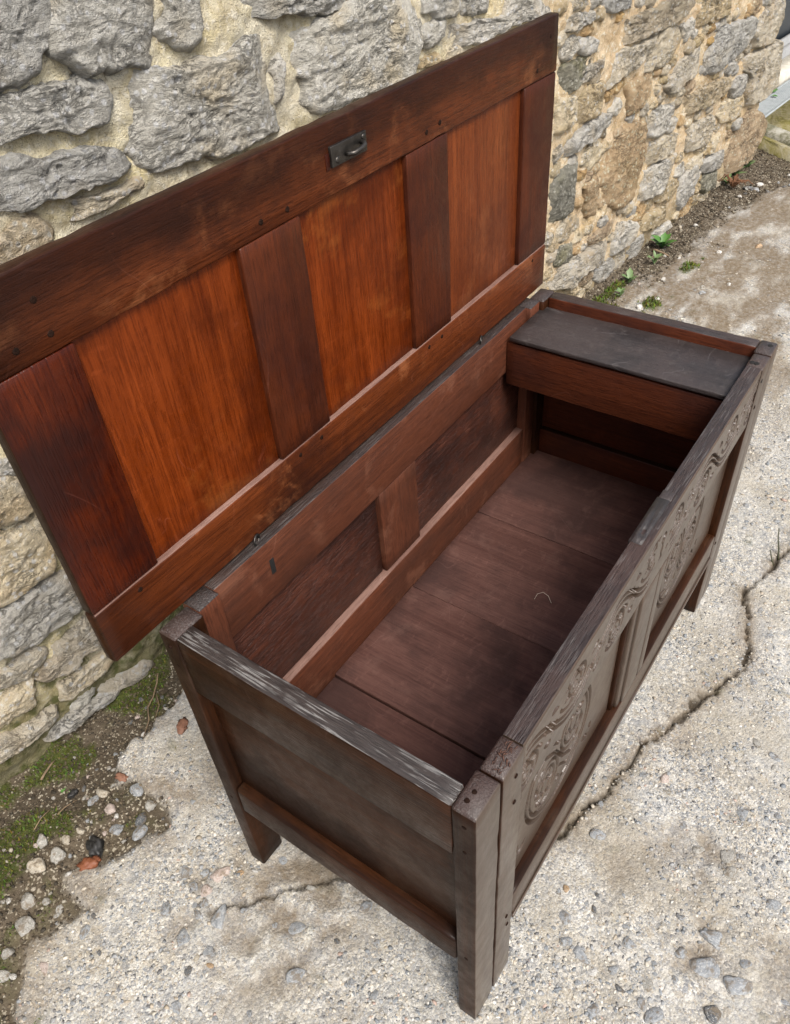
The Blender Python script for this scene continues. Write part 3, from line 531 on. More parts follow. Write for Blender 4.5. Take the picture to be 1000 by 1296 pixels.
('cream',0.025,[(-0.541,0.729),(-0.549,0.784),(-0.587,0.81),(-0.768,0.807),(-0.826,0.795),(-0.85,0.768),(-0.848,0.682),(-0.833,0.668),(-0.772,0.646),(-0.602,0.652),(-0.561,0.668)]),
('grey',0.02,[(-0.19,0.729),(-0.213,0.794),(-0.242,0.802),(-0.409,0.806),(-0.463,0.799),(-0.498,0.772),(-0.495,0.681),(-0.473,0.658),(-0.413,0.648),(-0.249,0.647),(-0.202,0.675)]),
('cream',0.025,[(0.528,0.729),(0.527,0.791),(0.483,0.801),(0.34,0.806),(0.278,0.799),(0.263,0.77),(0.256,0.688),(0.285,0.662),(0.333,0.649),(0.482,0.647),(0.512,0.674)]),
('grey',0.021,[(0.84,0.729),(0.837,0.787),(0.8,0.809),(0.651,0.804),(0.598,0.793),(0.573,0.773),(0.57,0.69),(0.598,0.653),(0.659,0.65),(0.802,0.661),(0.834,0.664)]),
('grey',0.031,[(1.172,0.729),(1.161,0.784),(1.133,0.801),(0.98,0.806),(0.925,0.797),(0.907,0.776),(0.898,0.681),(0.916,0.66),(0.978,0.649),(1.132,0.649),(1.169,0.676)]),
('grey',0.023,[(1.395,0.729),(1.396,0.782),(1.373,0.807),(1.27,0.799),(1.233,0.79),(1.228,0.776),(1.228,0.683),(1.231,0.661),(1.274,0.645),(1.371,0.647),(1.394,0.671)]),
('cream',0.028,[(1.755,0.729),(1.727,0.788),(1.696,0.807),(1.528,0.803),(1.475,0.801),(1.449,0.774),(1.45,0.689),(1.466,0.655),(1.532,0.659),(1.697,0.649),(1.735,0.675)]),
('cream',0.026,[(1.926,0.729),(1.927,0.784),(1.905,0.796),(1.828,0.801),(1.803,0.801),(1.79,0.769),(1.787,0.686),(1.799,0.661),(1.829,0.656),(1.907,0.647),(1.923,0.671)]),
('pale',0.024,[(2.176,0.729),(2.165,0.767),(2.151,0.783),(2.091,0.784),(2.065,0.774),(2.057,0.758),(2.057,0.701),(2.064,0.681),(2.09,0.675),(2.155,0.681),(2.171,0.69)]),
('pale',0.027,[(-0.919,0.914),(-0.917,0.966),(-0.959,0.982),(-1.096,0.979),(-1.148,0.975),(-1.182,0.959),(-1.173,0.871),(-1.16,0.844),(-1.098,0.839),(-0.949,0.842),(-0.929,0.856)]),
('pale',0.021,[(-0.569,0.914),(-0.578,0.969),(-0.606,0.976),(-0.779,0.993),(-0.835,0.982),(-0.869,0.955),(-0.863,0.878),(-0.843,0.852),(-0.776,0.845),(-0.601,0.851),(-0.564,0.861)]),
('cream',0.033,[(-0.224,0.914),(-0.232,0.965),(-0.277,0.982),(-0.433,0.986),(-0.491,0.981),(-0.504,0.955),(-0.508,0.875),(-0.482,0.856),(-0.433,0.836),(-0.281,0.838),(-0.244,0.857)]),
('cream',0.035,[(-0.043,0.914),(-0.049,0.966),(-0.074,0.986),(-0.147,0.987),(-0.176,0.981),(-0.19,0.955),(-0.189,0.874),(-0.174,0.855),(-0.147,0.836),(-0.069,0.838),(-0.056,0.863)]),
('cream',0.027,[(0.281,0.914),(0.279,0.963),(0.238,0.984),(0.076,0.989),(0.012,0.974),(-0.012,0.952),(0.001,0.872),(0.024,0.858),(0.078,0.85),(0.243,0.851),(0.278,0.855)]),
('grey',0.023,[(0.503,0.914),(0.494,0.966),(0.477,0.983),(0.38,0.989),(0.346,0.978),(0.33,0.955),(0.332,0.876),(0.346,0.848),(0.379,0.841),(0.472,0.845),(0.504,0.864)]),
('grey',0.022,[(0.716,0.914),(0.716,0.968),(0.688,0.981),(0.593,0.985),(0.552,0.98),(0.545,0.956),(0.544,0.869),(0.561,0.847),(0.595,0.844),(0.685,0.849),(0.709,0.863)]),
('grey',0.022,[(0.957,0.914),(0.95,0.965),(0.921,0.987),(0.812,0.981),(0.779,0.983),(0.751,0.954),(0.751,0.873),(0.769,0.857),(0.818,0.837),(0.924,0.851),(0.953,0.866)]),
('pale',0.024,[(1.173,0.914),(1.16,0.974),(1.138,0.987),(1.047,0.989),(1.01,0.977),(0.992,0.959),(0.995,0.876),(1.005,0.857),(1.047,0.844),(1.145,0.838),(1.168,0.854)]),
('pale',0.033,[(1.508,0.914),(1.494,0.972),(1.457,0.984),(1.299,0.982),(1.24,0.978),(1.216,0.952),(1.224,0.869),(1.24,0.845),(1.293,0.848),(1.451,0.849),(1.482,0.863)]),
('grey',0.03,[(1.815,0.914),(1.813,0.965),(1.777,0.976),(1.628,0.984),(1.571,0.971),(1.559,0.952),(1.551,0.877),(1.573,0.852),(1.628,0.838),(1.767,0.851),(1.808,0.855)]),
('grey',0.033,[(2.153,0.914),(2.14,0.967),(2.111,0.983),(1.949,0.982),(1.885,0.98),(1.869,0.957),(1.855,0.876),(1.887,0.844),(1.945,0.836),(2.109,0.84),(2.144,0.859)]),
('pale',0.02,[(4.17,0.914),(4.155,0.963),(4.118,0.984),(3.966,0.984),(3.91,0.983),(3.886,0.955),(3.891,0.877),(3.913,0.844),(3.968,0.843),(4.124,0.849),(4.156,0.863)]),
('pale',0.02,[(-0.848,1.082),(-0.855,1.124),(-0.905,1.147),(-1.081,1.139),(-1.141,1.141),(-1.178,1.114),(-1.181,1.046),(-1.154,1.029),(-1.076,1.021),(-0.894,1.018),(-0.852,1.033)]),
('cream',0.034,[(-0.499,1.082),(-0.517,1.13),(-0.558,1.147),(-0.711,1.139),(-0.779,1.14),(-0.797,1.12),(-0.791,1.05),(-0.766,1.024),(-0.713,1.02),(-0.556,1.023),(-0.524,1.04)]),
('grey',0.034,[(-0.248,1.082),(-0.255,1.127),(-0.29,1.139),(-0.406,1.15),(-0.445,1.132),(-0.467,1.118),(-0.459,1.046),(-0.453,1.026),(-0.402,1.023),(-0.283,1.023),(-0.254,1.033)]),
('pale',0.03,[(-0.052,1.082),(-0.068,1.131),(-0.086,1.145),(-0.167,1.148),(-0.196,1.132),(-0.215,1.118),(-0.216,1.051),(-0.201,1.024),(-0.17,1.017),(-0.081,1.019),(-0.063,1.036)]),
('grey',0.033,[(0.254,1.082),(0.237,1.12),(0.216,1.133),(0.099,1.133),(0.058,1.127),(0.04,1.108),(0.038,1.056),(0.05,1.042),(0.101,1.032),(0.213,1.03),(0.239,1.043)]),
('tan',0.035,[(3.042,1.082),(3.027,1.126),(3.004,1.147),(2.858,1.139),(2.801,1.14),(2.78,1.121),(2.784,1.048),(2.807,1.025),(2.857,1.025),(3.003,1.028),(3.027,1.032)]),
('grey',0.021,[(3.301,1.082),(3.298,1.126),(3.263,1.136),(3.149,1.144),(3.105,1.137),(3.082,1.115),(3.087,1.046),(3.104,1.034),(3.144,1.024),(3.264,1.022),(3.287,1.041)]),
('grey',0.029,[(3.647,1.082),(3.629,1.125),(3.601,1.14),(3.428,1.14),(3.376,1.132),(3.345,1.115),(3.34,1.045),(3.363,1.031),(3.435,1.022),(3.603,1.028),(3.64,1.032)]),
('grey',0.027,[(3.815,1.082),(3.813,1.124),(3.799,1.143),(3.725,1.14),(3.7,1.142),(3.687,1.115),(3.687,1.047),(3.694,1.028),(3.726,1.027),(3.8,1.02),(3.816,1.039)]),
('cream',0.023,[(4.145,1.082),(4.15,1.132),(4.112,1.14),(3.948,1.148),(3.878,1.142),(3.862,1.12),(3.873,1.045),(3.891,1.032),(3.947,1.019),(4.104,1.028),(4.151,1.035)]),
('grey',0.023,[(-0.906,1.211),(-0.904,1.237),(-0.939,1.247),(-1.1,1.251),(-1.15,1.245),(-1.172,1.231),(-1.176,1.19),(-1.16,1.176),(-1.099,1.173),(-0.949,1.172),(-0.911,1.183)]),
('grey',0.027,[(-0.675,1.211),(-0.688,1.24),(-0.706,1.247),(-0.807,1.25),(-0.842,1.245),(-0.851,1.234),(-0.851,1.189),(-0.843,1.18),(-0.803,1.172),(-0.708,1.173),(-0.691,1.185)]),
('tan',0.025,[(-0.332,1.211),(-0.338,1.238),(-0.368,1.245),(-0.543,1.246),(-0.616,1.242),(-0.632,1.231),(-0.636,1.191),(-0.604,1.176),(-0.543,1.173),(-0.376,1.174),(-0.328,1.185)]),
('tan',0.03,[(-0.086,1.211),(-0.092,1.237),(-0.119,1.247),(-0.223,1.251),(-0.259,1.245),(-0.272,1.233),(-0.278,1.19),(-0.265,1.179),(-0.224,1.172),(-0.117,1.175),(-0.103,1.184)]),
('grey',0.026,[(0.117,1.211),(0.103,1.237),(0.087,1.244),(-0.002,1.251),(-0.043,1.247),(-0.049,1.234),(-0.047,1.189),(-0.037,1.179),(-0.007,1.173),(0.085,1.174),(0.106,1.183)]),
('pale',0.034,[(2.21,1.211),(2.194,1.238),(2.161,1.248),(1.998,1.246),(1.935,1.247),(1.925,1.233),(1.92,1.189),(1.938,1.181),(1.999,1.172),(2.156,1.175),(2.188,1.185)]),
('grey',0.022,[(2.613,1.211),(2.61,1.242),(2.56,1.244),(2.355,1.25),(2.28,1.245),(2.267,1.232),(2.266,1.188),(2.29,1.182),(2.36,1.171),(2.551,1.173),(2.6,1.183)]),
('tan',0.023,[(2.926,1.211),(2.922,1.238),(2.88,1.246),(2.737,1.247),(2.676,1.244),(2.666,1.234),(2.661,1.19),(2.688,1.18),(2.738,1.172),(2.886,1.18),(2.909,1.185)]),
('tan',0.027,[(3.308,1.211),(3.291,1.242),(3.256,1.243),(3.073,1.244),(3.002,1.247),(2.97,1.233),(2.978,1.19),(3.012,1.177),(3.074,1.178),(3.251,1.179),(3.299,1.183)]),
('pale',0.02,[(3.509,1.211),(3.503,1.237),(3.486,1.246),(3.397,1.251),(3.37,1.242),(3.359,1.232),(3.348,1.19),(3.365,1.179),(3.398,1.172),(3.486,1.174),(3.504,1.183)]),
('cream',0.031,[(3.837,1.211),(3.837,1.24),(3.798,1.243),(3.637,1.248),(3.585,1.246),(3.561,1.234),(3.556,1.192),(3.575,1.176),(3.642,1.177),(3.798,1.173),(3.827,1.183)]),
('grey',0.034,[(4.02,1.211),(4.017,1.239),(3.995,1.243),(3.921,1.246),(3.895,1.24),(3.883,1.23),(3.888,1.193),(3.897,1.177),(3.923,1.178),(3.999,1.175),(4.015,1.182)]),
('pale',0.028,[(-0.857,1.329),(-0.865,1.371),(-0.907,1.379),(-1.089,1.382),(-1.154,1.373),(-1.182,1.36),(-1.176,1.297),(-1.14,1.279),(-1.084,1.279),(-0.91,1.285),(-0.879,1.293)]),
('grey',0.027,[(-0.55,1.329),(-0.565,1.365),(-0.596,1.378),(-0.735,1.384),(-0.794,1.37),(-0.809,1.355),(-0.816,1.301),(-0.791,1.285),(-0.735,1.274),(-0.6,1.283),(-0.559,1.287)]),
('pale',0.025,[(-0.26,1.329),(-0.272,1.371),(-0.297,1.377),(-0.433,1.379),(-0.485,1.378),(-0.498,1.356),(-0.503,1.302),(-0.493,1.283),(-0.438,1.283),(-0.304,1.282),(-0.266,1.288)]),
('pale',0.021,[(0.128,1.329),(0.115,1.368),(0.084,1.381),(-0.115,1.381),(-0.192,1.377),(-0.204,1.355),(-0.197,1.301),(-0.175,1.284),(-0.109,1.277),(0.071,1.283),(0.118,1.288)]),
('cream',0.03,[(0.334,1.329),(0.334,1.357),(0.321,1.359),(0.275,1.36),(0.255,1.361),(0.247,1.347),(0.246,1.308),(0.258,1.296),(0.273,1.291),(0.322,1.294),(0.336,1.301)]),
('tan',0.025,[(1.718,1.329),(1.712,1.371),(1.687,1.376),(1.59,1.381),(1.551,1.372),(1.542,1.357),(1.537,1.301),(1.556,1.289),(1.588,1.282),(1.69,1.285),(1.702,1.292)]),
('pale',0.024,[(2.076,1.329),(2.073,1.371),(2.035,1.379),(1.852,1.385),(1.781,1.378),(1.759,1.358),(1.758,1.299),(1.788,1.285),(1.848,1.282),(2.037,1.282),(2.073,1.289)]),
('tan',0.031,[(2.416,1.329),(2.406,1.365),(2.361,1.375),(2.21,1.378),(2.154,1.377),(2.139,1.359),(2.141,1.303),(2.146,1.286),(2.209,1.273),(2.366,1.276),(2.409,1.288)]),
('cream',0.034,[(2.787,1.329),(2.784,1.37),(2.73,1.376),(2.55,1.383),(2.482,1.374),(2.451,1.357),(2.469,1.302),(2.484,1.289),(2.55,1.282),(2.731,1.278),(2.768,1.289)]),
('tan',0.033,[(3.181,1.329),(3.17,1.365),(3.128,1.378),(2.94,1.381),(2.879,1.37),(2.853,1.356),(2.856,1.299),(2.868,1.284),(2.943,1.282),(3.129,1.275),(3.165,1.294)]),
('grey',0.028,[(3.373,1.329),(3.367,1.368),(3.353,1.381),(3.268,1.377),(3.239,1.377),(3.228,1.358),(3.232,1.303),(3.24,1.287),(3.27,1.281),(3.353,1.283),(3.368,1.287)]),
('grey',0.033,[(3.627,1.329),(3.619,1.366),(3.598,1.376),(3.48,1.374),(3.434,1.376),(3.42,1.361),(3.422,1.297),(3.427,1.286),(3.474,1.283),(3.591,1.28),(3.622,1.29)]),
('grey',0.033,[(3.831,1.329),(3.821,1.372),(3.804,1.373),(3.711,1.382),(3.675,1.375),(3.668,1.355),(3.669,1.298),(3.675,1.281),(3.711,1.282),(3.802,1.278),(3.82,1.289)]),
('tan',0.026,[(4.054,1.329),(4.045,1.365),(4.014,1.383),(3.916,1.379),(3.876,1.37),(3.865,1.358),(3.871,1.303),(3.881,1.283),(3.919,1.278),(4.015,1.282),(4.044,1.289)]),
('grey',0.03,[(-1.028,1.489),(-1.029,1.547),(-1.051,1.556),(-1.135,1.566),(-1.171,1.556),(-1.175,1.533),(-1.185,1.446),(-1.166,1.428),(-1.135,1.422),(-1.052,1.423),(-1.027,1.432)]),
('pale',0.035,[(-0.7,1.489),(-0.703,1.542),(-0.74,1.569),(-0.895,1.557),(-0.96,1.553),(-0.982,1.527),(-0.985,1.445),(-0.958,1.417),(-0.901,1.408),(-0.732,1.411),(-0.711,1.429)]),
('cream',0.031,[(-0.453,1.489),(-0.464,1.547),(-0.49,1.559),(-0.593,1.569),(-0.635,1.553),(-0.65,1.534),(-0.643,1.45),(-0.637,1.428),(-0.592,1.41),(-0.493,1.414),(-0.46,1.432)]),
('grey',0.034,[(-0.212,1.489),(-0.215,1.546),(-0.245,1.555),(-0.356,1.569),(-0.397,1.556),(-0.413,1.529),(-0.419,1.444),(-0.403,1.428),(-0.355,1.408),(-0.24,1.421),(-0.221,1.433)]),
('cream',0.032,[(0.172,1.489),(0.144,1.544),(0.101,1.561),(-0.069,1.563),(-0.142,1.557),(-0.152,1.535),(-0.174,1.447),(-0.137,1.422),(-0.073,1.422),(0.113,1.412),(0.155,1.429)]),
('tan',0.032,[(0.367,1.489),(0.361,1.534),(0.345,1.552),(0.275,1.545),(0.248,1.542),(0.235,1.528),(0.243,1.45),(0.249,1.429),(0.276,1.426),(0.347,1.435),(0.356,1.437)]),
('cream',0.022,[(0.705,1.489),(0.696,1.526),(0.679,1.543),(0.592,1.543),(0.561,1.531),(0.555,1.517),(0.551,1.46),(0.562,1.441),(0.595,1.434),(0.678,1.44),(0.694,1.454)]),
('tan',0.025,[(1.125,1.489),(1.118,1.551),(1.084,1.562),(0.941,1.556),(0.881,1.549),(0.848,1.529),(0.864,1.449),(0.872,1.426),(0.938,1.42),(1.084,1.425),(1.128,1.434)]),
('grey',0.028,[(1.401,1.489),(1.391,1.551),(1.362,1.567),(1.241,1.568),(1.2,1.561),(1.183,1.535),(1.178,1.444),(1.191,1.423),(1.243,1.419),(1.362,1.412),(1.384,1.434)]),
('cream',0.033,[(1.576,1.489),(1.571,1.54),(1.551,1.562),(1.476,1.562),(1.448,1.561),(1.429,1.536),(1.431,1.446),(1.442,1.416),(1.476,1.422),(1.553,1.419),(1.57,1.434)]),
('tan',0.032,[(1.886,1.489),(1.878,1.548),(1.845,1.56),(1.698,1.565),(1.639,1.555),(1.611,1.533),(1.624,1.443),(1.645,1.42),(1.7,1.414),(1.855,1.418),(1.882,1.432)]),
('grey',0.026,[(2.188,1.489),(2.193,1.545),(2.152,1.561),(2.01,1.571),(1.953,1.559),(1.939,1.528),(1.942,1.45),(1.959,1.417),(2.011,1.406),(2.149,1.423),(2.191,1.435)]),
('grey',0.029,[(2.45,1.489),(2.442,1.548),(2.413,1.557),(2.299,1.557),(2.255,1.559),(2.243,1.532),(2.24,1.447),(2.257,1.426),(2.303,1.408),(2.413,1.418),(2.439,1.436)]),
('tan',0.022,[(2.66,1.489),(2.654,1.54),(2.635,1.559),(2.541,1.57),(2.509,1.556),(2.498,1.527),(2.498,1.448),(2.504,1.421),(2.541,1.422),(2.634,1.417),(2.661,1.426)]),
('tan',0.03,[(2.898,1.489),(2.9,1.545),(2.868,1.567),(2.76,1.571),(2.72,1.553),(2.701,1.533),(2.696,1.444),(2.722,1.425),(2.758,1.407),(2.869,1.414),(2.892,1.427)]),
('grey',0.022,[(3.074,1.489),(3.068,1.542),(3.047,1.564),(2.977,1.562),(2.949,1.56),(2.945,1.529),(2.936,1.449),(2.949,1.429),(2.977,1.413),(3.047,1.424),(3.06,1.435)]),
('tan',0.024,[(3.245,1.489),(3.243,1.54),(3.224,1.556),(3.146,1.568),(3.112,1.557),(3.103,1.528),(3.108,1.451),(3.118,1.426),(3.144,1.42),(3.224,1.416),(3.24,1.432)]),
('tan',0.023,[(3.589,1.489),(3.581,1.546),(3.528,1.566),(3.378,1.568),(3.31,1.559),(3.289,1.53),(3.29,1.446),(3.317,1.42),(3.378,1.423),(3.538,1.415),(3.569,1.433)]),
('grey',0.033,[(3.973,1.489),(3.948,1.546),(3.9,1.565),(3.728,1.567),(3.648,1.562),(3.641,1.532),(3.621,1.45),(3.667,1.42),(3.723,1.409),(3.904,1.413),(3.95,1.426)]),
('tan',0.027,[(-0.866,1.65),(-0.883,1.688),(-0.919,1.703),(-1.092,1.7),(-1.144,1.695),(-1.166,1.682),(-1.167,1.621),(-1.156,1.604),(-1.085,1.598),(-0.932,1.598),(-0.888,1.609)]),
('cream',0.029,[(-0.62,1.65),(-0.619,1.693),(-0.648,1.698),(-0.767,1.702),(-0.818,1.695),(-0.834,1.678),(-0.83,1.622),(-0.817,1.606),(-0.772,1.602),(-0.651,1.595),(-0.629,1.612)]),
('cream',0.027,[(-0.196,1.65),(-0.212,1.69),(-0.261,1.699),(-0.467,1.704),(-0.53,1.697),(-0.554,1.678),(-0.566,1.621),(-0.548,1.602),(-0.46,1.593),(-0.269,1.603),(-0.217,1.607)]),
('cream',0.029,[(-0.017,1.65),(-0.025,1.688),(-0.044,1.699),(-0.12,1.707),(-0.15,1.697),(-0.157,1.677),(-0.159,1.622),(-0.15,1.604),(-0.122,1.597),(-0.042,1.597),(-0.029,1.609)]),
('grey',0.032,[(0.19,1.65),(0.18,1.688),(0.153,1.695),(0.062,1.706),(0.033,1.696),(0.02,1.677),(0.009,1.618),(0.029,1.607),(0.065,1.595),(0.157,1.604),(0.178,1.611)]),
('tan',0.023,[(0.584,1.65),(0.561,1.687),(0.52,1.7),(0.33,1.701),(0.261,1.699),(0.226,1.679),(0.244,1.623),(0.258,1.6),(0.336,1.601),(0.527,1.604),(0.578,1.609)]),
('cream',0.033,[(0.831,1.65),(0.822,1.694),(0.801,1.704),(0.685,1.706),(0.642,1.694),(0.623,1.677),(0.635,1.62),(0.641,1.608),(0.684,1.594),(0.794,1.6),(0.819,1.607)]),
('cream',0.033,[(1.207,1.65),(1.197,1.694),(1.158,1.695),(0.976,1.7),(0.897,1.696),(0.881,1.679),(0.871,1.621),(0.895,1.602),(0.98,1.603),(1.158,1.604),(1.213,1.613)]),
('grey',0.031,[(1.569,1.65),(1.556,1.688),(1.516,1.706),(1.354,1.704),(1.299,1.697),(1.273,1.677),(1.275,1.622),(1.294,1.609),(1.357,1.598),(1.522,1.602),(1.552,1.615)]),
('grey',0.028,[(1.799,1.65),(1.789,1.688),(1.769,1.696),(1.668,1.706),(1.628,1.695),(1.617,1.68),(1.619,1.622),(1.634,1.602),(1.665,1.604),(1.765,1.598),(1.788,1.612)]),
('cream',0.032,[(2.045,1.65),(2.041,1.692),(2.01,1.695),(1.898,1.704),(1.854,1.692),(1.846,1.678),(1.841,1.624),(1.849,1.605),(1.896,1.595),(2.01,1.604),(2.04,1.611)]),
('grey',0.029,[(2.311,1.65),(2.307,1.688),(2.271,1.697),(2.154,1.706),(2.109,1.693),(2.091,1.678),(2.089,1.618),(2.111,1.6),(2.151,1.604),(2.27,1.6),(2.303,1.613)]),
('grey',0.02,[(2.65,1.65),(2.642,1.69),(2.604,1.703),(2.446,1.701),(2.372,1.7),(2.363,1.682),(2.349,1.621),(2.389,1.605),(2.443,1.598),(2.611,1.598),(2.647,1.613)]),
('grey',0.021,[(3.044,1.65),(3.037,1.69),(2.986,1.702),(2.81,1.706),(2.729,1.698),(2.713,1.683),(2.715,1.623),(2.729,1.609),(2.807,1.598),(2.992,1.601),(3.037,1.612)]),
('grey',0.023,[(3.245,1.65),(3.24,1.689),(3.223,1.696),(3.14,1.708),(3.11,1.697),(3.091,1.683),(3.1,1.624),(3.107,1.602),(3.138,1.596),(3.219,1.596),(3.237,1.614)]),
('cream',0.023,[(3.426,1.65),(3.413,1.689),(3.398,1.703),(3.321,1.7),(3.297,1.693),(3.285,1.677),(3.282,1.619),(3.298,1.6),(3.321,1.598),(3.398,1.602),(3.415,1.611)]),
('grey',0.028,[(3.71,1.65),(3.701,1.693),(3.668,1.696),(3.534,1.702),(3.484,1.699),(3.458,1.68),(3.469,1.619),(3.489,1.601),(3.532,1.604),(3.66,1.596),(3.702,1.607)]),
('tan',0.029,[(4.122,1.65),(4.105,1.692),(4.048,1.704),(3.852,1.702),(3.79,1.699),(3.754,1.679),(3.75,1.624),(3.779,1.603),(3.862,1.601),(4.063,1.599),(4.112,1.611)]),
('pale',0.031,[(-1.007,1.787),(-1.018,1.827),(-1.035,1.834),(-1.13,1.844),(-1.162,1.836),(-1.176,1.816),(-1.183,1.76),(-1.169,1.74),(-1.132,1.73),(-1.041,1.732),(-1.021,1.751)]),
('pale',0.031,[(-0.706,1.787),(-0.717,1.824),(-0.748,1.837),(-0.89,1.835),(-0.944,1.834),(-0.969,1.814),(-0.974,1.756),(-0.938,1.742),(-0.888,1.732),(-0.745,1.735),(-0.707,1.744)]),
('tan',0.025,[(-0.379,1.787),(-0.402,1.828),(-0.43,1.835),(-0.578,1.84),(-0.631,1.839),(-0.658,1.814),(-0.649,1.757),(-0.626,1.739),(-0.577,1.73),(-0.425,1.737),(-0.4,1.744)]),
('tan',0.031,[(-0.208,1.787),(-0.22,1.83),(-0.234,1.837),(-0.306,1.835),(-0.333,1.834),(-0.347,1.816),(-0.349,1.755),(-0.334,1.741),(-0.307,1.733),(-0.235,1.738),(-0.217,1.75)]),
('grey',0.035,[(-0.009,1.787),(-0.01,1.831),(-0.035,1.835),(-0.129,1.838),(-0.163,1.837),(-0.174,1.815),(-0.17,1.758),(-0.159,1.738),(-0.126,1.735),(-0.037,1.739),(-0.017,1.75)]),
('grey',0.021,[(0.276,1.787),(0.275,1.825),(0.238,1.84),(0.1,1.841),(0.058,1.831),(0.039,1.814),(0.028,1.755),(0.051,1.742),(0.101,1.734),(0.243,1.738),(0.274,1.75)]),
('grey',0.035,[(0.544,1.787),(0.545,1.831),(0.516,1.84),(0.387,1.843),(0.346,1.833),(0.325,1.82),(0.319,1.754),(0.342,1.735),(0.389,1.738),(0.511,1.731),(0.539,1.747)]),
('grey',0.024,[(0.893,1.787),(0.869,1.823),(0.847,1.835),(0.678,1.845),(0.61,1.834),(0.606,1.814),(0.605,1.755),(0.611,1.742),(0.682,1.736),(0.848,1.741),(0.872,1.744)]),
('pale',0.025,[(1.088,1.787),(1.084,1.831),(1.068,1.837),(0.978,1.845),(0.946,1.834),(0.929,1.819),(0.934,1.759),(0.941,1.741),(0.977,1.729),(1.07,1.736),(1.088,1.749)]),
('grey',0.032,[(1.365,1.787),(1.359,1.823),(1.337,1.837),(1.202,1.843),(1.15,1.837),(1.128,1.819),(1.14,1.755),(1.151,1.739),(1.205,1.731),(1.339,1.733),(1.369,1.746)]),
('tan',0.029,[(1.784,1.787),(1.756,1.828),(1.713,1.84),(1.523,1.835),(1.442,1.832),(1.418,1.816),(1.431,1.76),(1.443,1.742),(1.523,1.738),(1.715,1.738),(1.75,1.745)]),
('grey',0.03,[(1.996,1.787),(1.981,1.825),(1.964,1.841),(1.869,1.844),(1.827,1.83),(1.821,1.82),(1.818,1.757),(1.835,1.742),(1.864,1.729),(1.965,1.739),(1.986,1.749)]),
('tan',0.028,[(2.26,1.787),(2.252,1.831),(2.218,1.832),(2.1,1.834),(2.052,1.834),(2.026,1.814),(2.04,1.759),(2.05,1.738),(2.097,1.735),(2.218,1.736),(2.249,1.745)]),
('cream',0.022,[(2.431,1.787),(2.425,1.831),(2.408,1.835),(2.338,1.844),(2.304,1.832),(2.301,1.814),(2.3,1.759),(2.307,1.74),(2.334,1.73),(2.412,1.733),(2.422,1.749)]),
('grey',0.025,[(2.738,1.787),(2.729,1.827),(2.705,1.834),(2.552,1.842),(2.498,1.831),(2.471,1.815),(2.483,1.755),(2.497,1.743),(2.548,1.729),(2.7,1.737),(2.738,1.744)]),
('grey',0.03,[(3.063,1.787),(3.064,1.831),(3.026,1.841),(2.868,1.835),(2.82,1.836),(2.784,1.818),(2.795,1.756),(2.821,1.741),(2.868,1.731),(3.03,1.737),(3.065,1.749)]),
('cream',0.032,[(3.287,1.787),(3.273,1.831),(3.25,1.838),(3.157,1.836),(3.121,1.838),(3.111,1.819),(3.109,1.755),(3.123,1.742),(3.157,1.739),(3.257,1.732),(3.274,1.749)]),
('grey',0.035,[(3.619,1.787),(3.603,1.83),(3.568,1.84),(3.411,1.843),(3.355,1.838),(3.334,1.815),(3.331,1.759),(3.342,1.737),(3.405,1.729),(3.567,1.731),(3.601,1.751)]),
('tan',0.022,[(4.024,1.787),(4.001,1.828),(3.964,1.839),(3.768,1.836),(3.699,1.835),(3.657,1.82),(3.667,1.757),(3.695,1.737),(3.769,1.731),(3.963,1.735),(4.011,1.746)])]
NTRACED = 186
# ------------------------------------------------------------------ ground
WALL_A, WALL_K = 1.16, -0.07            # wall face: y = A + K x
def wall_y(x): return WALL_A+WALL_K*x
SOIL = [(-9, .2), (-3, .3), (-.9, .45), (-0.461, 0.679), (-0.378, 0.784), (-0.307, 0.768), (-0.261, 0.739), (-0.239, 0.818), (-0.181, 0.788), (-0.058, 0.741), (-0.001, 0.803), (-0.036, 0.909), (-0.002, 0.948), (0.124, 0.967), (.9, .93), (1.7, .93), (2.492, 0.879), (2.824, 0.775), (3.119, 0.709), (3.394, 0.70), (3.86, 0.70), (4.073, 0.559), (4.5, .45), (4.7, .4), (4.7, 3), (-9, 3)]
CRACK = [(1.9, -.27), (1.542, -0.177), (1.447, -0.14), (1.401, -0.122), (1.34, -0.118), (1.274, -0.097), (1.234, -0.085), (1.2, -0.093), (1.165, -0.112), (1.1, -0.129), (1.043, -0.152), (0.988, -0.154), (0.926, -0.128), (0.888, -0.122), (0.863, -0.102), (0.788, -0.083), (0.725, -0.061), (0.673, -0.036), (0.623, -0.029), (0.56, -0.019), (0.513, -0.013), (0.471, 0.004), (0.422, 0.016), (0.387, 0.023), (.3, .06), (.2, .12)]
CRACK2 = [(-0.133, 0.531), (-0.104, 0.509), (-0.075, 0.483), (-0.053, 0.461), (-0.015, 0.431), (0.025, 0.392), (0.068, 0.355), (0.098, 0.298)]
MOSS_SPOTS = [(2.577, .70, .055), (2.48, .88, .075), (2.30, .93, .10), (2.96, .69, .04), (2.66, .88, .04)]

def soil_sd(x, y):
    """signed distance to the soil strip (positive inside)"""
    c = np.zeros(x.shape, bool)
    n = len(SOIL)
    for i in range(n):
        x1, y1 = SOIL[i]; x2, y2 = SOIL[i-1]
        if y1 == y2: continue
        c ^= ((y1 > y) != (y2 > y)) & (x < (x2-x1)*(y-y1)/(y2-y1)+x1)
    d = poly_dist(x, y, SOIL)
    return np.where(c, d, -d)

def jag(x, y, a):
    z = np.zeros_like(x)
    p = np.stack([x, y, z], 1)
    return x+a*fbm(p*45, 3), y+a*fbm(p*45+31, 3)

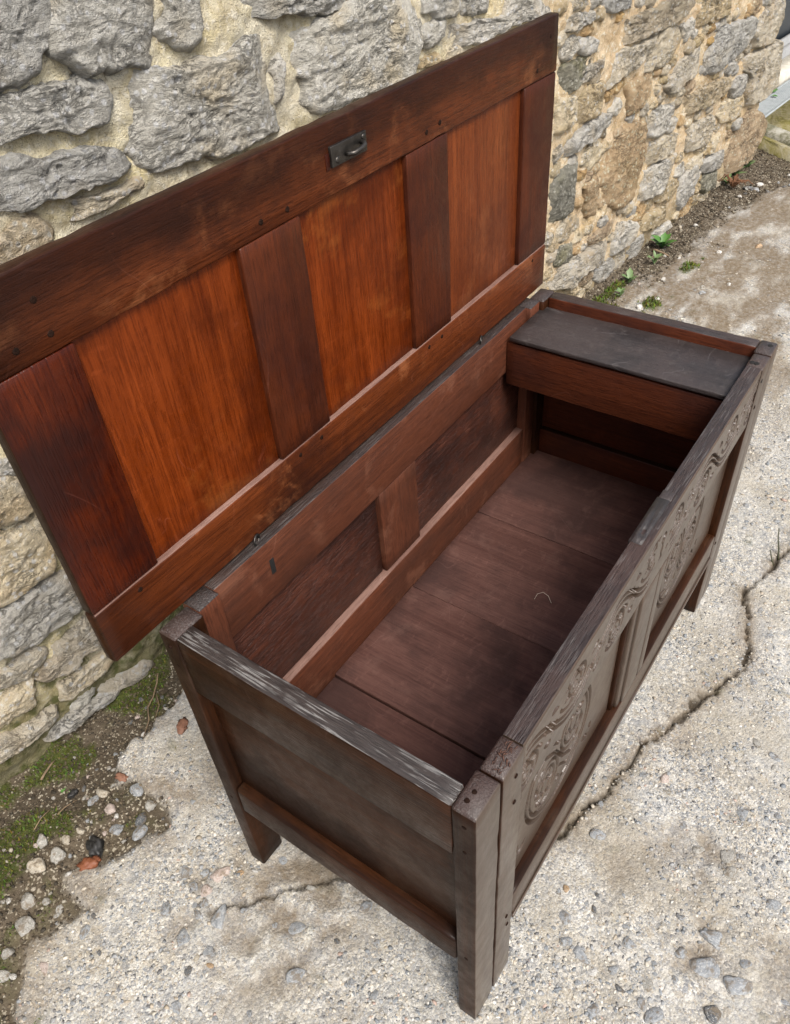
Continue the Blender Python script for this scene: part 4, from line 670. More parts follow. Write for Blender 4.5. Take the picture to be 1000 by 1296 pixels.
def ground_fields(x, y):
    p = np.stack([x, y, np.zeros_like(x)], 1)
    sd = soil_sd(x, y)+np.where(x > 1.8, .085, .035)*fbm(p*np.where(x > 1.8, 5., 9.)[:, None], 5)
    fz = np.where(x > 1.8, 4.5, 1.)
    soil = sstep(-.012*fz, .014*fz, sd+np.where(x > 1.8, .05, 0)*fbm(p*26+8, 4))
    near = sstep(-.12, .02, sd)
    xx, yy = jag(x, y, .0085)
    wid = .0030+.0055*sstep(.1, 1.1, fbm(p*11+5, 3)+.35)
    c1 = poly_dist(xx, yy, CRACK)
    wid = wid+.010*np.exp(-((x-.84)**2+(y+.1)**2)/.004)*sstep(-.3, .5, fbm(p*30, 3))
    crack = 1-sstep(.35, 1.2, c1/wid)
    c2 = poly_dist(xx, yy, CRACK2)
    crack = np.maximum(crack, .8*(1-sstep(.4, 1.3, c2/(.005+.004*fbm(p*24, 3)))))
    # shallow worn hollows where the cement has broken away
    hol = sstep(.25, .75, fbm(p*3.3+11, 4))*.6
    hol = np.maximum(hol, np.clip(2.2*np.exp(-(((x-.03)/.19)**2+((y-.39)/.10)**2)), 0, 1)*sstep(-.5, .4, fbm(p*14, 4)))
    hol = np.maximum(hol, np.clip(1.3*np.exp(-(((x+.10)/.10)**2+((y-.56)/.06)**2)), 0, 1)*sstep(-.3, .5, fbm(p*17+5, 4)))
    hol = np.maximum(hol, np.exp(-(((x-.50)/.10)**2+((y+.235)/.05)**2))*sstep(-.4, .5, fbm(p*18+3, 3)))
    hol = np.maximum(hol, np.exp(-(((x-.33)/.08)**2+((y+.28)/.05)**2))*sstep(-.4, .5, fbm(p*18+7, 3)))
    wd = wall_y(x)-y
    h = .0045*fbm(p*2.2, 3)+.0022*fbm(p*14, 3)+.0013*fbm(p*60, 3)
    h = h-.014*crack-.008*hol*(1-soil)
    clod = fbm(p*34, 4)
    h = h+soil*(-.012+.008*np.abs(clod)+.006*fbm(p*11, 2))
    h = h-.06*sstep(.32, .02, wd)*sstep(.9, .1, x)*soil
    moss = soil*sstep(.12, .5, fbm(p*8.5+2, 5)+.34*sstep(.62, .2, wd)-.06+.35*sstep(-.15, -.4, x))*sstep(.75, .15, x)*sstep(.0, .09, sd)
    for mx, my, mr in MOSS_SPOTS:
        moss = np.maximum(moss, sstep(.2, .9, np.exp(-((x-mx)**2/2.2+(y-my)**2)/mr**2)+.5*fbm(p*16, 4)))
    h = h+.006*moss
    stain = np.clip(.85*near*(1-soil)*sstep(-.5, .5, fbm(p*8, 4))+.85*hol+1.1*np.exp(-c1/.022)*sstep(-.7, .2, fbm(p*6+9, 2)), 0, 1)
    far = sstep(1.7, 2.5, x)
    stain = np.maximum(stain, far*sstep(-.75, .2, fbm(p*np.array([4.2, 9., 1])+4, 7, .62)))
    return h, soil, moss, stain, crack

def axis_pts(a, lo, hi, b, step, mids=()):
    pts = list(np.arange(lo, hi, step))
    x, s = hi, step
    for m, st in mids:
        while x < m: pts.append(x); x += st
        s = st
    while x < b: pts.append(x); s *= 1.35; x += s
    pts.append(b)
    x, s = lo, step
    while True:
        s *= 1.35; x -= s
        if x < a: break
        pts.insert(0, x)
    pts.insert(0, a)
    return np.array(pts)

gx = axis_pts(-70, -.72, 2.0, 90, .0055, ((3.2, .010), (4.9, .02)))
gy = axis_pts(-70, -.72, 1.24, 70, .0055)
GX, GY = np.meshgrid(gx, gy, indexing='ij')
fx, fy = GX.ravel(), GY.ravel()
gh, gsoil, gmoss, gstain, gcrack = ground_fields(fx, fy)
flat = sstep(4.6, 4.75, fx)
flat = np.maximum(flat, sstep(1.26, 1.5, fy))
gh = gh*(1-flat)
ni, nj = GX.shape
ii = np.arange(ni*nj).reshape(ni, nj)
gf = np.stack([ii[:-1, :-1].ravel(), ii[1:, :-1].ravel(), ii[1:, 1:].ravel(), ii[:-1, 1:].ravel()], 1)

def ground_material():
    t = NT('weathered concrete and soil')
    o = t.obj()
    A = {k: t.attr(k).outputs['Fac'] for k in ('soil', 'moss', 'stain', 'crack')}
    v1 = t.voro(o, 150); v2 = t.voro(o, 330); v3 = t.voro(o, 62)
    s1 = t.new('ShaderNodeSeparateColor'); t.l.new(v1.outputs['Color'], s1.inputs[0])
    s2 = t.new('ShaderNodeSeparateColor'); t.l.new(v2.outputs['Color'], s2.inputs[0])
    s3 = t.new('ShaderNodeSeparateColor'); t.l.new(v3.outputs['Color'], s3.inputs[0])
    stops = [(0, (.14, .15, .165)), (.2, (.25, .255, .26)), (.38, (.44, .41, .345)), (.58, (.54, .50, .43)), (.72, (.32, .275, .21)), (.86, (.64, .615, .56)), (1, (.19, .195, .20))]
    c1 = t.ramp(s1.outputs[0], stops, 'CONSTANT')
    c2 = t.ramp(s2.outputs[0], stops, 'CONSTANT')
    rubb = t.rng(t.noise(o, 4.2, 6, .65), .38, .58, .42, 1.)
    base = t.mix(t.rng(t.noise(o, 5, 6, .65), .36, .64), (.25, .24, .215), (.47, .465, .445))
    col = t.mix(t.math('MULTIPLY', t.math('MULTIPLY', t.rng(s1.outputs[1], .35, .4), .8), rubb), base, c1)
    col = t.mix(t.math('MULTIPLY', t.math('MULTIPLY', t.rng(s2.outputs[1], .45, .5), .75), rubb), col, c2)
    col = t.mix(t.math('MULTIPLY', t.rng(s3.outputs[1], .86, .88), .5), col, t.ramp(s3.outputs[0], stops, 'CONSTANT'))
    g = t.noise(o, 700, 3, .6)
    col = t.mix(t.math('MULTIPLY', t.rng(g, .55, .66), .55), col, (.16, .14, .115))
    col = t.mix(t.math('MULTIPLY', t.rng(t.noise(o, 420, 4, .65), .56, .66), .5), col, (.72, .70, .64))
    col = t.mix(t.math('MULTIPLY', t.rng(t.noise(o, 210, 5, .7), .57, .66), .5), col, (.30, .29, .275))
    col = t.mix(t.math('MULTIPLY', t.rng(t.noise(o, 3.4, 7, .68), .46, .60), .5), col, (.29, .25, .185))
    dirt = t.mix(t.noise(o, 90, 4), (.095, .070, .043), (.20, .152, .10))
    st = t.math('MULTIPLY', A['stain'], t.rng(t.noise(o, 55, 5, .65), .3, .6, .5, 1.))
    col = t.mix(t.math('MULTIPLY', st, 1.0), col, dirt)
    col = t.mix(t.math('MULTIPLY', A['crack'], .9), col, (.04, .03, .019))
    sv = t.voro(o, 240)
    sc = t.new('ShaderNodeSeparateColor'); t.l.new(sv.outputs['Color'], sc.inputs[0])
    soil = t.mix(t.noise(o, 60, 6, .65), (.034, .026, .017), (.11, .085, .056))
    soil = t.mix(t.rng(sc.outputs[0], .86, .9), soil, (.34, .30, .23))
    soil = t.mix(t.math('MULTIPLY', t.rng(t.noise(o, 3.1, 4), .46, .62), .6), soil, (.14, .11, .075))
    col = t.mix(A['soil'], col, soil)
    ms = t.mix(t.noise(o, 160, 4), (.022, .030, .006), (.075, .085, .014))
    col = t.mix(t.math('MULTIPLY', A['moss'], t.rng(t.noise(o, 120, 4), .3, .5, .4, 1)), col, ms)
    hh = t.math('ADD', t.math('MULTIPLY', t.math('SUBTRACT', 1, v1.outputs['Distance']), 1.0), t.math('MULTIPLY', t.math('SUBTRACT', 1, v2.outputs['Distance']), .5))
    hh = t.math('ADD', hh, t.math('MULTIPLY', t.noise(o, 260, 5, .7), 1.1))
    nb = t.bump(hh, .5, .005)
    return t.done(col, t.rng(s1.outputs[2], 0, 1, .75, .95), nb, Specular_IOR_Level=.3)
M_GROUND = ground_material()
gme = raw_mesh('ground', np.stack([fx, fy, gh], 1), gf, dict(soil=gsoil, moss=gmoss, stain=gstain, crack=gcrack), smooth=True)
ground = tag(link('ground', gme, M_GROUND), kind='structure')

def gz(x, y):
    return float(ground_fields(np.array([x], float), np.array([y], float))[0][0])

# ------------------------------------------------------------------ stones as geometry
def ico(sub):
    bm = bmesh.new()
    bmesh.ops.create_icosphere(bm, subdivisions=sub, radius=1)
    v = np.array([x.co[:] for x in bm.verts]); f = np.array([[w.index for w in y.verts] for y in bm.faces])
    bm.free()
    return v, f
ICO1, ICO2, ICO3 = ico(1), ico(2), ico(3)

def rock_pts(base, rng, planes=11, rough=.05, soft=10.):
    """convex chipped pebble: unit directions cut by random planes"""
    v = base/np.linalg.norm(base, axis=1)[:, None]
    n = rng.normal(size=(planes, 3)); n /= np.linalg.norm(n, axis=1)[:, None]
    d = rng.uniform(.62, 1.0, planes)
    q = np.clip(v@n.T, 1e-3, None)/d                      # 1/r for each plane
    r = 1/((q**soft).sum(1))**(1/soft)
    r = np.clip(r, .5, 1.25)
    out = v*r[:, None]
    out *= (1+rough*fbm(out*2.3+rng.uniform(0, 50), 3))[:, None]
    return out

# --- the rubble wall
def stone_material(name, a, b, c, lich, layered=.5, bump=.8):
    t = NT(name)
    o = t.obj((1, 1, 1), 9.)
    oi = t.new('ShaderNodeObjectInfo').outputs['Random']
    lay = t.noise(t.obj((7, 7, 46), 9., (.0, .12, .05)), 1., 6, .62, .6)
    n1 = t.noise(o, 13, 6, .62)
    n2 = t.noise(o, 60, 6, .68)
    n3 = t.noise(o, 240, 4, .7)
    f = t.math('ADD', t.math('MULTIPLY', lay, layered), t.math('MULTIPLY', n1, 1-layered))
    col = t.mix(t.rng(f, .33, .66), a, b)
    col = t.mix(t.math('MULTIPLY', t.rng(n2, .47, .63), .7), col, c)
    col = t.mix(t.math('MULTIPLY', t.rng(t.noise(o, 7.5, 5, .6), .53, .66), .6), col, lich)
    col = t.mix(t.math('MULTIPLY', t.rng(n3, .58, .68), .65), col, tuple(x*.55 for x in a))
    col = t.mix(t.math('MULTIPLY', t.rng(t.noise(o, 100, 4, .7), .62, .7), .7), col, tuple(min(.72, x*1.35+.08) for x in b))
    wv_ = t.noise(t.obj((15, 15, 40), 9., (.0, .12, .05)), 1., 7, .7, 1.2)
    crk = t.math('ABSOLUTE', t.math('SUBTRACT', wv_, .5))
    crk = t.math('MULTIPLY', t.rng(crk, .028, .004), t.rng(t.noise(o, 9, 3), .42, .56))
    col = t.mix(t.math('MULTIPLY', crk, .7), col, tuple(x*.3 for x in a))
    spk = t.voro(o, 75); ssp = t.new('ShaderNodeSeparateColor'); t.l.new(spk.outputs['Color'], ssp.inputs[0])
    col = t.mix(t.math('MULTIPLY', t.math('MULTIPLY', t.rng(ssp.outputs[0], .72, .76), t.rng(spk.outputs['Distance'], .5, .3)), .6), col, tuple(min(.74, x*1.2+.12) for x in c))
    hs = t.new('ShaderNodeHueSaturation')
    t.put(hs.inputs['Value'], t.rng(oi, 0, 1, .84, 1.14)); t.put(hs.inputs['Saturation'], t.rng(oi, 0, 1, .8, 1.2)); t.put(hs.inputs['Color'], col)
    h = t.math('ADD', t.math('MULTIPLY', lay, 1.8*layered), t.math('ADD', t.math('MULTIPLY', n2, 1.2), t.math('MULTIPLY', n3, .6)))
    h = t.math('SUBTRACT', h, t.math('MULTIPLY', crk, .7))
    nb = t.bump(h, 1., .016)
    return t.done(hs.outputs[0], .88, nb, Specular_IOR_Level=.25)
M_STONE = {
 'grey': stone_material('grey slate rubble', (.42, .395, .34), (.64, .615, .55), (.78, .755, .69), (.58, .49, .34), .55),
 'pale': stone_material('pale lichened rubble', (.50, .46, .38), (.72, .68, .60), (.78, .75, .69), (.56, .43, .25), .55),
 'cream': stone_material('cream rubble', (.54, .45, .31), (.76, .67, .51), (.80, .74, .63), (.58, .41, .21), .5),
 'tan': stone_material('tan rubble', (.42, .325, .20), (.65, .53, .35), (.72, .62, .47), (.42, .35, .22), .5),
 'brown': stone_material('rusty brown rubble', (.42, .28, .15), (.64, .46, .27), (.70, .55, .36), (.46, .33, .17), .25),
 'dark': stone_material('dark mossy rubble', (.19, .18, .14), (.34, .32, .25), (.46, .44, .36), (.26, .24, .12), .5),
}

def mortar_material():
    t = NT('lime mortar')
    o = t.obj()
    sx = t.new('ShaderNodeSeparateXYZ'); t.l.new(o, sx.inputs[0])
    east = t.rng(t.math('ADD', sx.outputs[0], t.math('MULTIPLY', t.noise(o, 1.6, 4), .8)), 1.7, 2.9, smooth=True)
    n1, n2, n3 = t.noise(o, 16, 6, .65), t.noise(o, 75, 6, .7), t.noise(o, 300, 3, .7)
    a = t.mix(t.rng(n1, .34, .66), (.54, .46, .30), (.80, .74, .58))
    b = t.mix(t.rng(n1, .34, .66), (.52, .37, .21), (.76, .61, .42))
    col = t.mix(east, a, b)
    ye = t.math('MULTIPLY', t.rng(t.noise(o, 5.5, 5, .65), .47, .62), t.math('SUBTRACT', 1, t.math('MULTIPLY', east, .75)))
    col = t.mix(t.math('MULTIPLY', ye, .42), col, (.74, .62, .27))
    col = t.mix(t.rng(n2, .53, .64), col, (.78, .72, .58))
    col = t.mix(t.math('MULTIPLY', t.rng(t.noise(o, 44, 6, .72), .56, .66), .6), col, (.30, .23, .13))
    col = t.mix(t.math('MULTIPLY', t.rng(n3, .56, .7), .7), col, (.15, .11, .06))
    # damp green foot of the wall
    damp = t.math('MULTIPLY', t.rng(t.math('ADD', sx.outputs[2], t.math('MULTIPLY', n1, .3)), .36, .12, smooth=True), t.rng(sx.outputs[0], 2.4, .9, .55, 1.))
    col = t.mix(t.math('MULTIPLY', damp, .85), col, t.mix(n2, (.075, .06, .03), (.16, .15, .05)))
    mz = t.math('MULTIPLY', t.rng(t.math('ADD', sx.outputs[2], t.math('MULTIPLY', n1, .3)), .62, .3), t.rng(sx.outputs[0], 1.2, .5))
    col = t.mix(t.math('MULTIPLY', t.math('MULTIPLY', mz, t.rng(t.noise(o, 26, 4), .46, .6)), .8), col, (.065, .075, .015))
    h = t.math('ADD', n2, t.math('MULTIPLY', n3, .5))
    return t.done(col, .93, t.bump(h, .9, .012), Specular_IOR_Level=.2)

S0, S1, ZT = -1.3, 4.33, 1.8
ws = np.concatenate([np.arange(S0, -.2, .025), np.arange(-.2, 2.9, .009), np.arange(2.9, S1, .014), [S1]])
wz = np.concatenate([np.arange(-.16, 1.45, .009), np.arange(1.45, ZT, .03), [ZT]])
WS, WZ = np.meshgrid(ws, wz, indexing='ij')
q = np.stack([WS.ravel(), np.zeros(WS.size), WZ.ravel()], 1)
off = .001+.010*fbm(q*9, 4)+.0075*fbm(q*34, 4)-.010*np.clip(fbm(q*27+40, 3)-.2, 0, 1)
NRM = np.array([WALL_K, -1, 0])/math.hypot(WALL_K, 1)   # outward, toward the yard
wv = np.stack([q[:, 0], wall_y(q[:, 0]), q[:, 2]], 1)+NRM*off[:, None]
a_, b_ = WS.shape
ii = np.arange(a_*b_).reshape(a_, b_)
wf = [tuple(x) for x in np.stack([ii[:-1, :-1].ravel(), ii[1:, :-1].ravel(), ii[1:, 1:].ravel(), ii[:-1, 1:].ravel()], 1)]
nb0 = len(wv)
edge = list(ii[:, -1])+list(ii[::-1, 0])
back = wv[edge]-NRM*.42
wv = np.concatenate([wv, back])
nE = a_
for k in range(nE-1):
    wf.append((edge[k], edge[k+1], nb0+k+1, nb0+k))                  # top
    wf.append((nb0+k, nb0+k+1, nb0+2*nE-2-k, nb0+2*nE-1-k))          # back
wf.append(tuple(ii[-1, :])+(nb0+nE-1, nb0+nE))
wf.append(tuple(ii[0, ::-1])+(nb0+2*nE-1, nb0))
stone_wall = tag(link('stone_wall', raw_mesh('stone_wall', wv, wf, smooth=False), mortar_material()),
    'long rubble stone wall with sandy mortar standing behind the open chest', 'wall', kind='thing')

def resample(poly, n):
    P = np.array(poly+[poly[0]], float)
    # one pass of corner cutting, then even spacing
    Q = []
    for a, b in zip(P[:-1], P[1:]): Q += [a*.9+b*.1, a*.1+b*.9]
    P = np.array(Q+[Q[0]])
    d = np.r_[0, np.cumsum(np.hypot(*np.diff(P, axis=0).T))]
    t = np.linspace(0, d[-1], n, endpoint=False)
    return np.stack([np.interp(t, d, P[:, 0]), np.interp(t, d, P[:, 1])], 1)

def build_stone(i, colr, h, poly, fine):
    rng = np.random.default_rng(100+i)
    P = np.array(poly)
    c0 = P[:, 0].mean()
    P = P.mean(0)+(P-P.mean(0))*(1+.011/np.hypot(*(P-P.mean(0)).T).mean())
    poly = [tuple(t) for t in P]
    per = np.hypot(*(P-np.roll(P, 1, 0)).T).sum()
    st = (.0062 if c0 < 1.8 else .0085) if fine else .03
    n = int(np.clip(per/st, 20, 210))
    B = resample(poly, n)
    c = B.mean(0)
    rad = np.hypot(*(B-c).T).mean()
    K = int(np.clip(rad/st, 4, 30))
    seed = rng.uniform(0, 90)
    ts = list(1-(np.linspace(0, 1, K)**1.15)*.97)
    prof = [(1.03, -.045), (1.0, -.018)]+[(t, None) for t in ts]
    L = []
    tilt = rng.normal(0, .10, 2)
    dirs = rng.normal(size=(5, 2)); dirs /= np.hypot(*dirs.T)[:, None]; dd = rng.uniform(.35, .95, 5)
    for t, fixed in prof:
        p2 = c+(B-c)*t
        p3 = np.stack([p2[:, 0], np.full(n, seed), p2[:, 1]], 1)
        jit = np.stack([fbm(p3*26, 4), fbm(p3*26+20, 4)], 1)*.0085
        p2 = p2+jit*min(1, t*1.5)
        p3 = np.stack([p2[:, 0], np.full(n, seed), p2[:, 1]], 1)
        edge_d = (1-t)*rad
        if fixed is None:
            dome = (h*.62+.004)*sstep(-.004, .016, edge_d)**.8
            lay = fbm(p3*np.array([6, 1, 26.])+seed, 4)
            k = lay*2.6
            lay = (np.floor(k)+sstep(.25, .75, k-np.floor(k)))/2.6
            big = fbm(p3*7, 3)
            rid = 1-np.abs(fbm(p3*np.array([16, 1, 30.]), 4))*2
            pit = np.clip(fbm(p3*52, 3)-.25, 0, 1)
            o_ = dome+((.34*lay+.26*big)*max(h, .022)*.40+.0040*rid+.0034*fbm(p3*80, 3)-.009*pit)*sstep(0, .012, edge_d+.002)
            o_ = o_+((p2-c)@tilt)*.5
            for w_, d_ in zip(dirs, dd):          # chipped flats near the rim
                o_ = np.minimum(o_, h*.8+.010-.55*np.maximum(0, (p2-c)@w_-d_*rad)+.003*fbm(p3*30, 2))
            o_ = np.maximum(o_, -.016)
        else:
            o_ = np.full(n, fixed)
        L.append(np.stack([p2[:, 0], wall_y(p2[:, 0]), p2[:, 1]], 1)+NRM*o_[:, None])
    v = np.concatenate(L+[L[-1].mean(0)[None]])
    r = len(L)
    f = []
    for k in range(r-1):
        for j in range(n):
            j2 = (j+1) % n
            f.append((k*n+j, k*n+j2, (k+1)*n+j2, (k+1)*n+j))
    cc = r*n
    for j in range(n): f.append(((r-1)*n+j, (r-1)*n+(j+1) % n, cc))
    ctr = v.mean(0)
    me = raw_mesh('stone', v-ctr, f, smooth=False)
    link('stone', me, M_STONE[colr], stone_wall, tuple(ctr))

for i, (c_, h_, poly_) in enumerate(STONES):
    area = sum(x[0]*y[1]-y[0]*x[1] for x, y in zip(poly_, poly_[1:]+poly_[:1]))
    if area < 0: poly_ = poly_[::-1]
    build_stone(i, c_, h_, poly_, i < NTRACED)
# ------------------------------------------------------------------ the oak chest
H, L, W = .7265, 1.2, .532
CH = np.array([.6, .266, 0.])
chest = tag(empty('chest', tuple(CH)), 'old dark oak chest with carved front and its panelled lid raised open', 'chest')
WL = {chest.name: CH}
LIDO = np.array([.57, .545, H])
lid = empty('lid', tuple(LIDO-CH), chest)
WL[lid.name] = LIDO
tillE = empty('till', tuple(np.array([1.08, .27, .577])-CH), chest)
WL[tillE.name] = np.array([1.08, .27, .577])

_wc = {}
WOODS = {
 'lid_rail':  dict(dark=(.050, .011, .003), light=(.14, .034, .009), spec=.12, rough=.40, patch=(.022, .006, .003), patch_amt=.75, wear=(.25, .085, .032), wear_amt=.65, wear_scale=7., coat=.10, coat_rough=.12, edge=((2, .455, .53, .8), (0, -.46, -.66, .7), (0, .52, .68, .5))),
 'lid_stile': dict(dark=(.024, .003, .0015), light=(.085, .014, .003), rough=.25, spec=.15, patch=(.016, .005, .004), patch_amt=.85, coat=.10, fleck=.05),
 'lid_muntin': dict(dark=(.040, .010, .004), light=(.085, .019, .006), spec=.14, rough=.40, patch=(.024, .006, .004), patch_amt=.6, coat=.05, fleck=.08),
 'lid_panel': dict(dark=(.075, .011, .001), light=(.19, .036, .006), rough=.34, patch=(.045, .007, .001), patch_amt=.75, wear=(.26, .072, .014), pores=.5, wear_amt=.55, wear_scale=3.6, coat=.0, spec=.12, fleck=.22),
 'lid_panel_red': dict(dark=(.085, .017, .004), light=(.175, .042, .010), spec=.14, rough=.42, patch=(.06, .013, .004), patch_amt=.6, wear=(.21, .065, .022), wear_amt=.5, coat=.1, fleck=.22),
 'outside':   dict(dark=(.012, .0042, .0016), light=(.046, .0155, .0055), rough=.38, patch=(.008, .0035, .002), patch_amt=.6, wear=(.055, .030, .018), wear_amt=.6, wear_scale=4., coat=.08, bump=.14, fleck=.03, coat_rough=.12, spec=.10),
 'front':     dict(dark=(.040, .024, .015), light=(.080, .050, .032), rough=.36, patch=(.05, .034, .024), patch_amt=.5, coat=.5, bump=.15, fleck=.03, coat_rough=.33),  # lighter, greyer base paints the sky sheen onto the front faces
 'top':       dict(dark=(.013, .009, .008), light=(.036, .022, .018), rough=.40, patch=(.055, .027, .019), patch_amt=.5, coat=.3, bump=.5, fleck=.1, lime=.16, coat_rough=.36),  # greyer than the sides: sky reflection put into the up-facing colour
 'top_lime':  dict(dark=(.022, .017, .015), light=(.050, .038, .032), rough=.45, coat=.25, bump=.55, fleck=0., lime=.6, coat_rough=.4),
 'inside':    dict(dark=(.060, .020, .011), light=(.135, .042, .020), rough=.5, spec=.2, patch=(.045, .018, .011), patch_amt=.5, coat=.05, fleck=.1, wear=(.20, .082, .048), wear_amt=.5, wear_scale=8.),
 'inside_panel': dict(dark=(.040, .012, .007), light=(.10, .032, .018), rough=.36, patch=(.018, .005, .003), patch_amt=.8, coat=.12, bump=1., fleck=.1, spec=.25, wear=(.14, .05, .03), wear_amt=.5, wear_scale=16.),
 'floor':     dict(dark=(.056, .024, .019), light=(.110, .053, .042), rough=.58, patch=(.030, .015, .013), patch_amt=.7, wear=(.16, .088, .07), wear_amt=.25, wear_scale=14., coat=.0, fleck=.45, pores=.3, spec=.2),
 'till_top':  dict(dark=(.016, .013, .012), light=(.036, .030, .029), rough=.40, patch=(.045, .032, .029), patch_amt=.6, wear=(.10, .088, .08), wear_amt=.3, wear_scale=55., scratch=.6, coat=.2, fleck=.5, lime=.0, bump=.3, coat_rough=.4),
 'pale_ledge':     dict(dark=(.12, .060, .045), light=(.24, .145, .115), rough=.7, coat=0., patch=(.09, .04, .03), patch_amt=.6, spec=.2),  # paler, pinker wood for the ledge tops
 'till_side': dict(spec=.16, dark=(.038, .009, .004), light=(.105, .027, .010), rough=.42, patch=(.03, .009, .006), patch_amt=.6, coat=.1, fleck=.2),
}
def wd(kind, axis):
    k = (kind, axis)
    if k not in _wc: _wc[k] = wood('oak %s %s' % (kind.replace('_', ' '), axis), axis=axis, **WOODS[kind])
    return _wc[k]

_sd = [0]
def timber(name, x, y, z, axis, kind, parent=chest, bev=.0022, wav=.0007, faces=None, chip=0., seg=None, mat=None):
    """a sawn board with worn arrises, lofted along its grain"""
    _sd[0] += 1
    lo, hi = np.array([x[0], y[0], z[0]]), np.array([x[1], y[1], z[1]])
    a = 'xyz'.index(axis); u, v = [(1, 2), (2, 0), (0, 1)][a]
    length = hi[a]-lo[a]
    n = seg or max(3, int(length/.022))
    ts = np.r_[lo[a], np.linspace(lo[a]+bev, hi[a]-bev, n), hi[a]]
    b2 = min(bev, .3*min(hi[u]-lo[u], hi[v]-lo[v]))
    def ring(shr):
        c = []
        for su, sv in ((0, 0), (1, 0), (1, 1), (0, 1)):
            pu, pv = (hi[u]-shr if su else lo[u]+shr), (hi[v]-shr if sv else lo[v]+shr)
            du, dv = (-b2 if su else b2), (-b2 if sv else b2)
            k = .29
            pts = [(pu, pv+dv), (pu+du*k, pv+dv*k), (pu+du, pv)]
            if (su, sv) in ((1, 0), (0, 1)): pts = pts[::-1]
            c += pts
        return np.array(c)
    full, end = ring(0), ring(b2*.8)
    V = []
    for i, t in enumerate(ts):
        r = end if i in (0, len(ts)-1) else full
        P = np.zeros((12, 3)); P[:, a] = t; P[:, u] = r[:, 0]; P[:, v] = r[:, 1]
        cr = np.repeat(np.arange(4), 3)
        q = np.stack([np.full(12, t*7.), cr*5.3+_sd[0]*1.7, np.full(12, 3.1)], 1)
        P[:, u] += wav*fbm(q, 3); P[:, v] += wav*fbm(q+9, 3)
        if chip:
            q2 = np.stack([np.full(12, t*48.), cr*5.3+_sd[0]*2.7, np.full(12, .4)], 1)
            c = np.clip(fbm(q2, 3)-.15, 0, 1)*chip
            mid = np.array([(lo[u]+hi[u])/2, (lo[v]+hi[v])/2])
            P[:, u] += np.sign(mid[0]-P[:, u])*c*.7; P[:, v] += np.sign(mid[1]-P[:, v])*c
        V.append(P)
    m = len(ts)
    F = []
    for i in range(m-1):
        for j in range(12):
            j2 = (j+1) % 12
            F.append((i*12+j, i*12+j2, (i+1)*12+j2, (i+1)*12+j))
    F.append(tuple(range(11, -1, -1))); F.append(tuple((m-1)*12+j for j in range(12)))
    V = np.concatenate(V)-WL.get(parent.name, CH)
    me = raw_mesh(name, V, F)
    bmm = bmesh.new(); bmm.from_mesh(me); bmesh.ops.recalc_face_normals(bmm, faces=bmm.faces); bmm.to_mesh(me); bmm.free()
    me.materials.append(mat or wd(kind, axis))
    if faces:
        for k, (d, kd) in enumerate(faces.items()):
            me.materials.append(wd(kd, axis))
            ax = 'xyz'.index(d[1]); s = 1 if d[0] == '+' else -1
            for p in me.polygons:
                if p.normal[ax]*s > .6: p.material_index = k+1
    o = link(name, me, None, parent)
    if parent.name not in WL: WL[parent.name] = CH
    WL[o.name] = WL[parent.name]
    return o

M_IRON = NT('black wrought iron')
_n = M_IRON.noise(M_IRON.obj(), 90, 4)
M_IRON = M_IRON.done(M_IRON.mix(_n, (.025, .022, .02), (.10, .09, .08)), M_IRON.rng(_n, .3, .7, .28, .5), M_IRON.bump(_n, .3, .002), Metallic=.85)
M_PEG = wood('dark oak peg and hole shade', (.008, .0035, .002), (.022, .009, .005), 'y', rough=.75, coat=0., spec=.1, scratch=0.)  # near-black, so peg heads also paint the shade of empty holes
M_HOLE_SHADE = NT('painted hole shade').done((.004, .003, .002), .9)  # near-black colour stands in for the shade inside a hole
M_GAPW = NT('raw splintered oak'); _n = M_GAPW.noise(M_GAPW.obj((160, 30, 160)), 1, 4)
M_GAPW = M_GAPW.done(M_GAPW.mix(M_GAPW.rng(_n, .35, .65), (.028, .011, .007), (.085, .036, .021)), .8, M_GAPW.bump(_n, .8, .004))

def tube(name, pts, rad, mat, parent=None, org=None, sides=7, taper=None):
    pts = [Vector(p) for p in pts]
    V, F = [], []
    up = Vector((.13, .2, .97))
    for i, p in enumerate(pts):
        d = (pts[min(i+1, len(pts)-1)]-pts[max(i-1, 0)]).normalized()
        s = d.cross(up); s = s.normalized() if s.length > 1e-4 else d.orthogonal().normalized()
        t = s.cross(d)
        r = rad if taper is None else rad*taper[i]
        for k in range(sides):
            a = 2*math.pi*k/sides
            V.append(p+(s*math.cos(a)+t*math.sin(a))*r)
    for i in range(len(pts)-1):
        for k in range(sides):
            k2 = (k+1) % sides
            F.append((i*sides+k, i*sides+k2, (i+1)*sides+k2, (i+1)*sides+k))
    F.append(tuple(range(sides-1, -1, -1))); F.append(tuple((len(pts)-1)*sides+k for k in range(sides)))
    V = np.array([v[:] for v in V])
    if org is not None: V = V-np.array(org)
    return link(name, raw_mesh(name, V, F, smooth=True), mat, parent)

def peg(x, y, z, axis, r, parent, mat=None, proud=.0005, name='peg'):
    a = 'xyz'.index(axis[1]); s = 1 if axis[0] == '+' else -1
    V, F = [], []
    n = 9
    u, v = [(1, 2), (2, 0), (0, 1)][a]
    for hh, rr in ((-.004, r), (proud*.5, r), (proud, r*.75)):
        for k in range(n):
            an = 2*math.pi*k/n
            p = np.array([x, y, z], float); p[a] += s*hh; p[u] += rr*math.cos(an)*(1+.12*math.sin(3*an)); p[v] += rr*math.sin(an)
            V.append(p)
    for i in range(2):
        for k in range(n): F.append((i*n+k, i*n+(k+1) % n, (i+1)*n+(k+1) % n, (i+1)*n+k))
    F.append(tuple(2*n+k for k in range(n)))
    me = raw_mesh(name, np.array(V)-WL.get(parent.name, CH), F)
    return link(name, me, mat or M_PEG, parent)

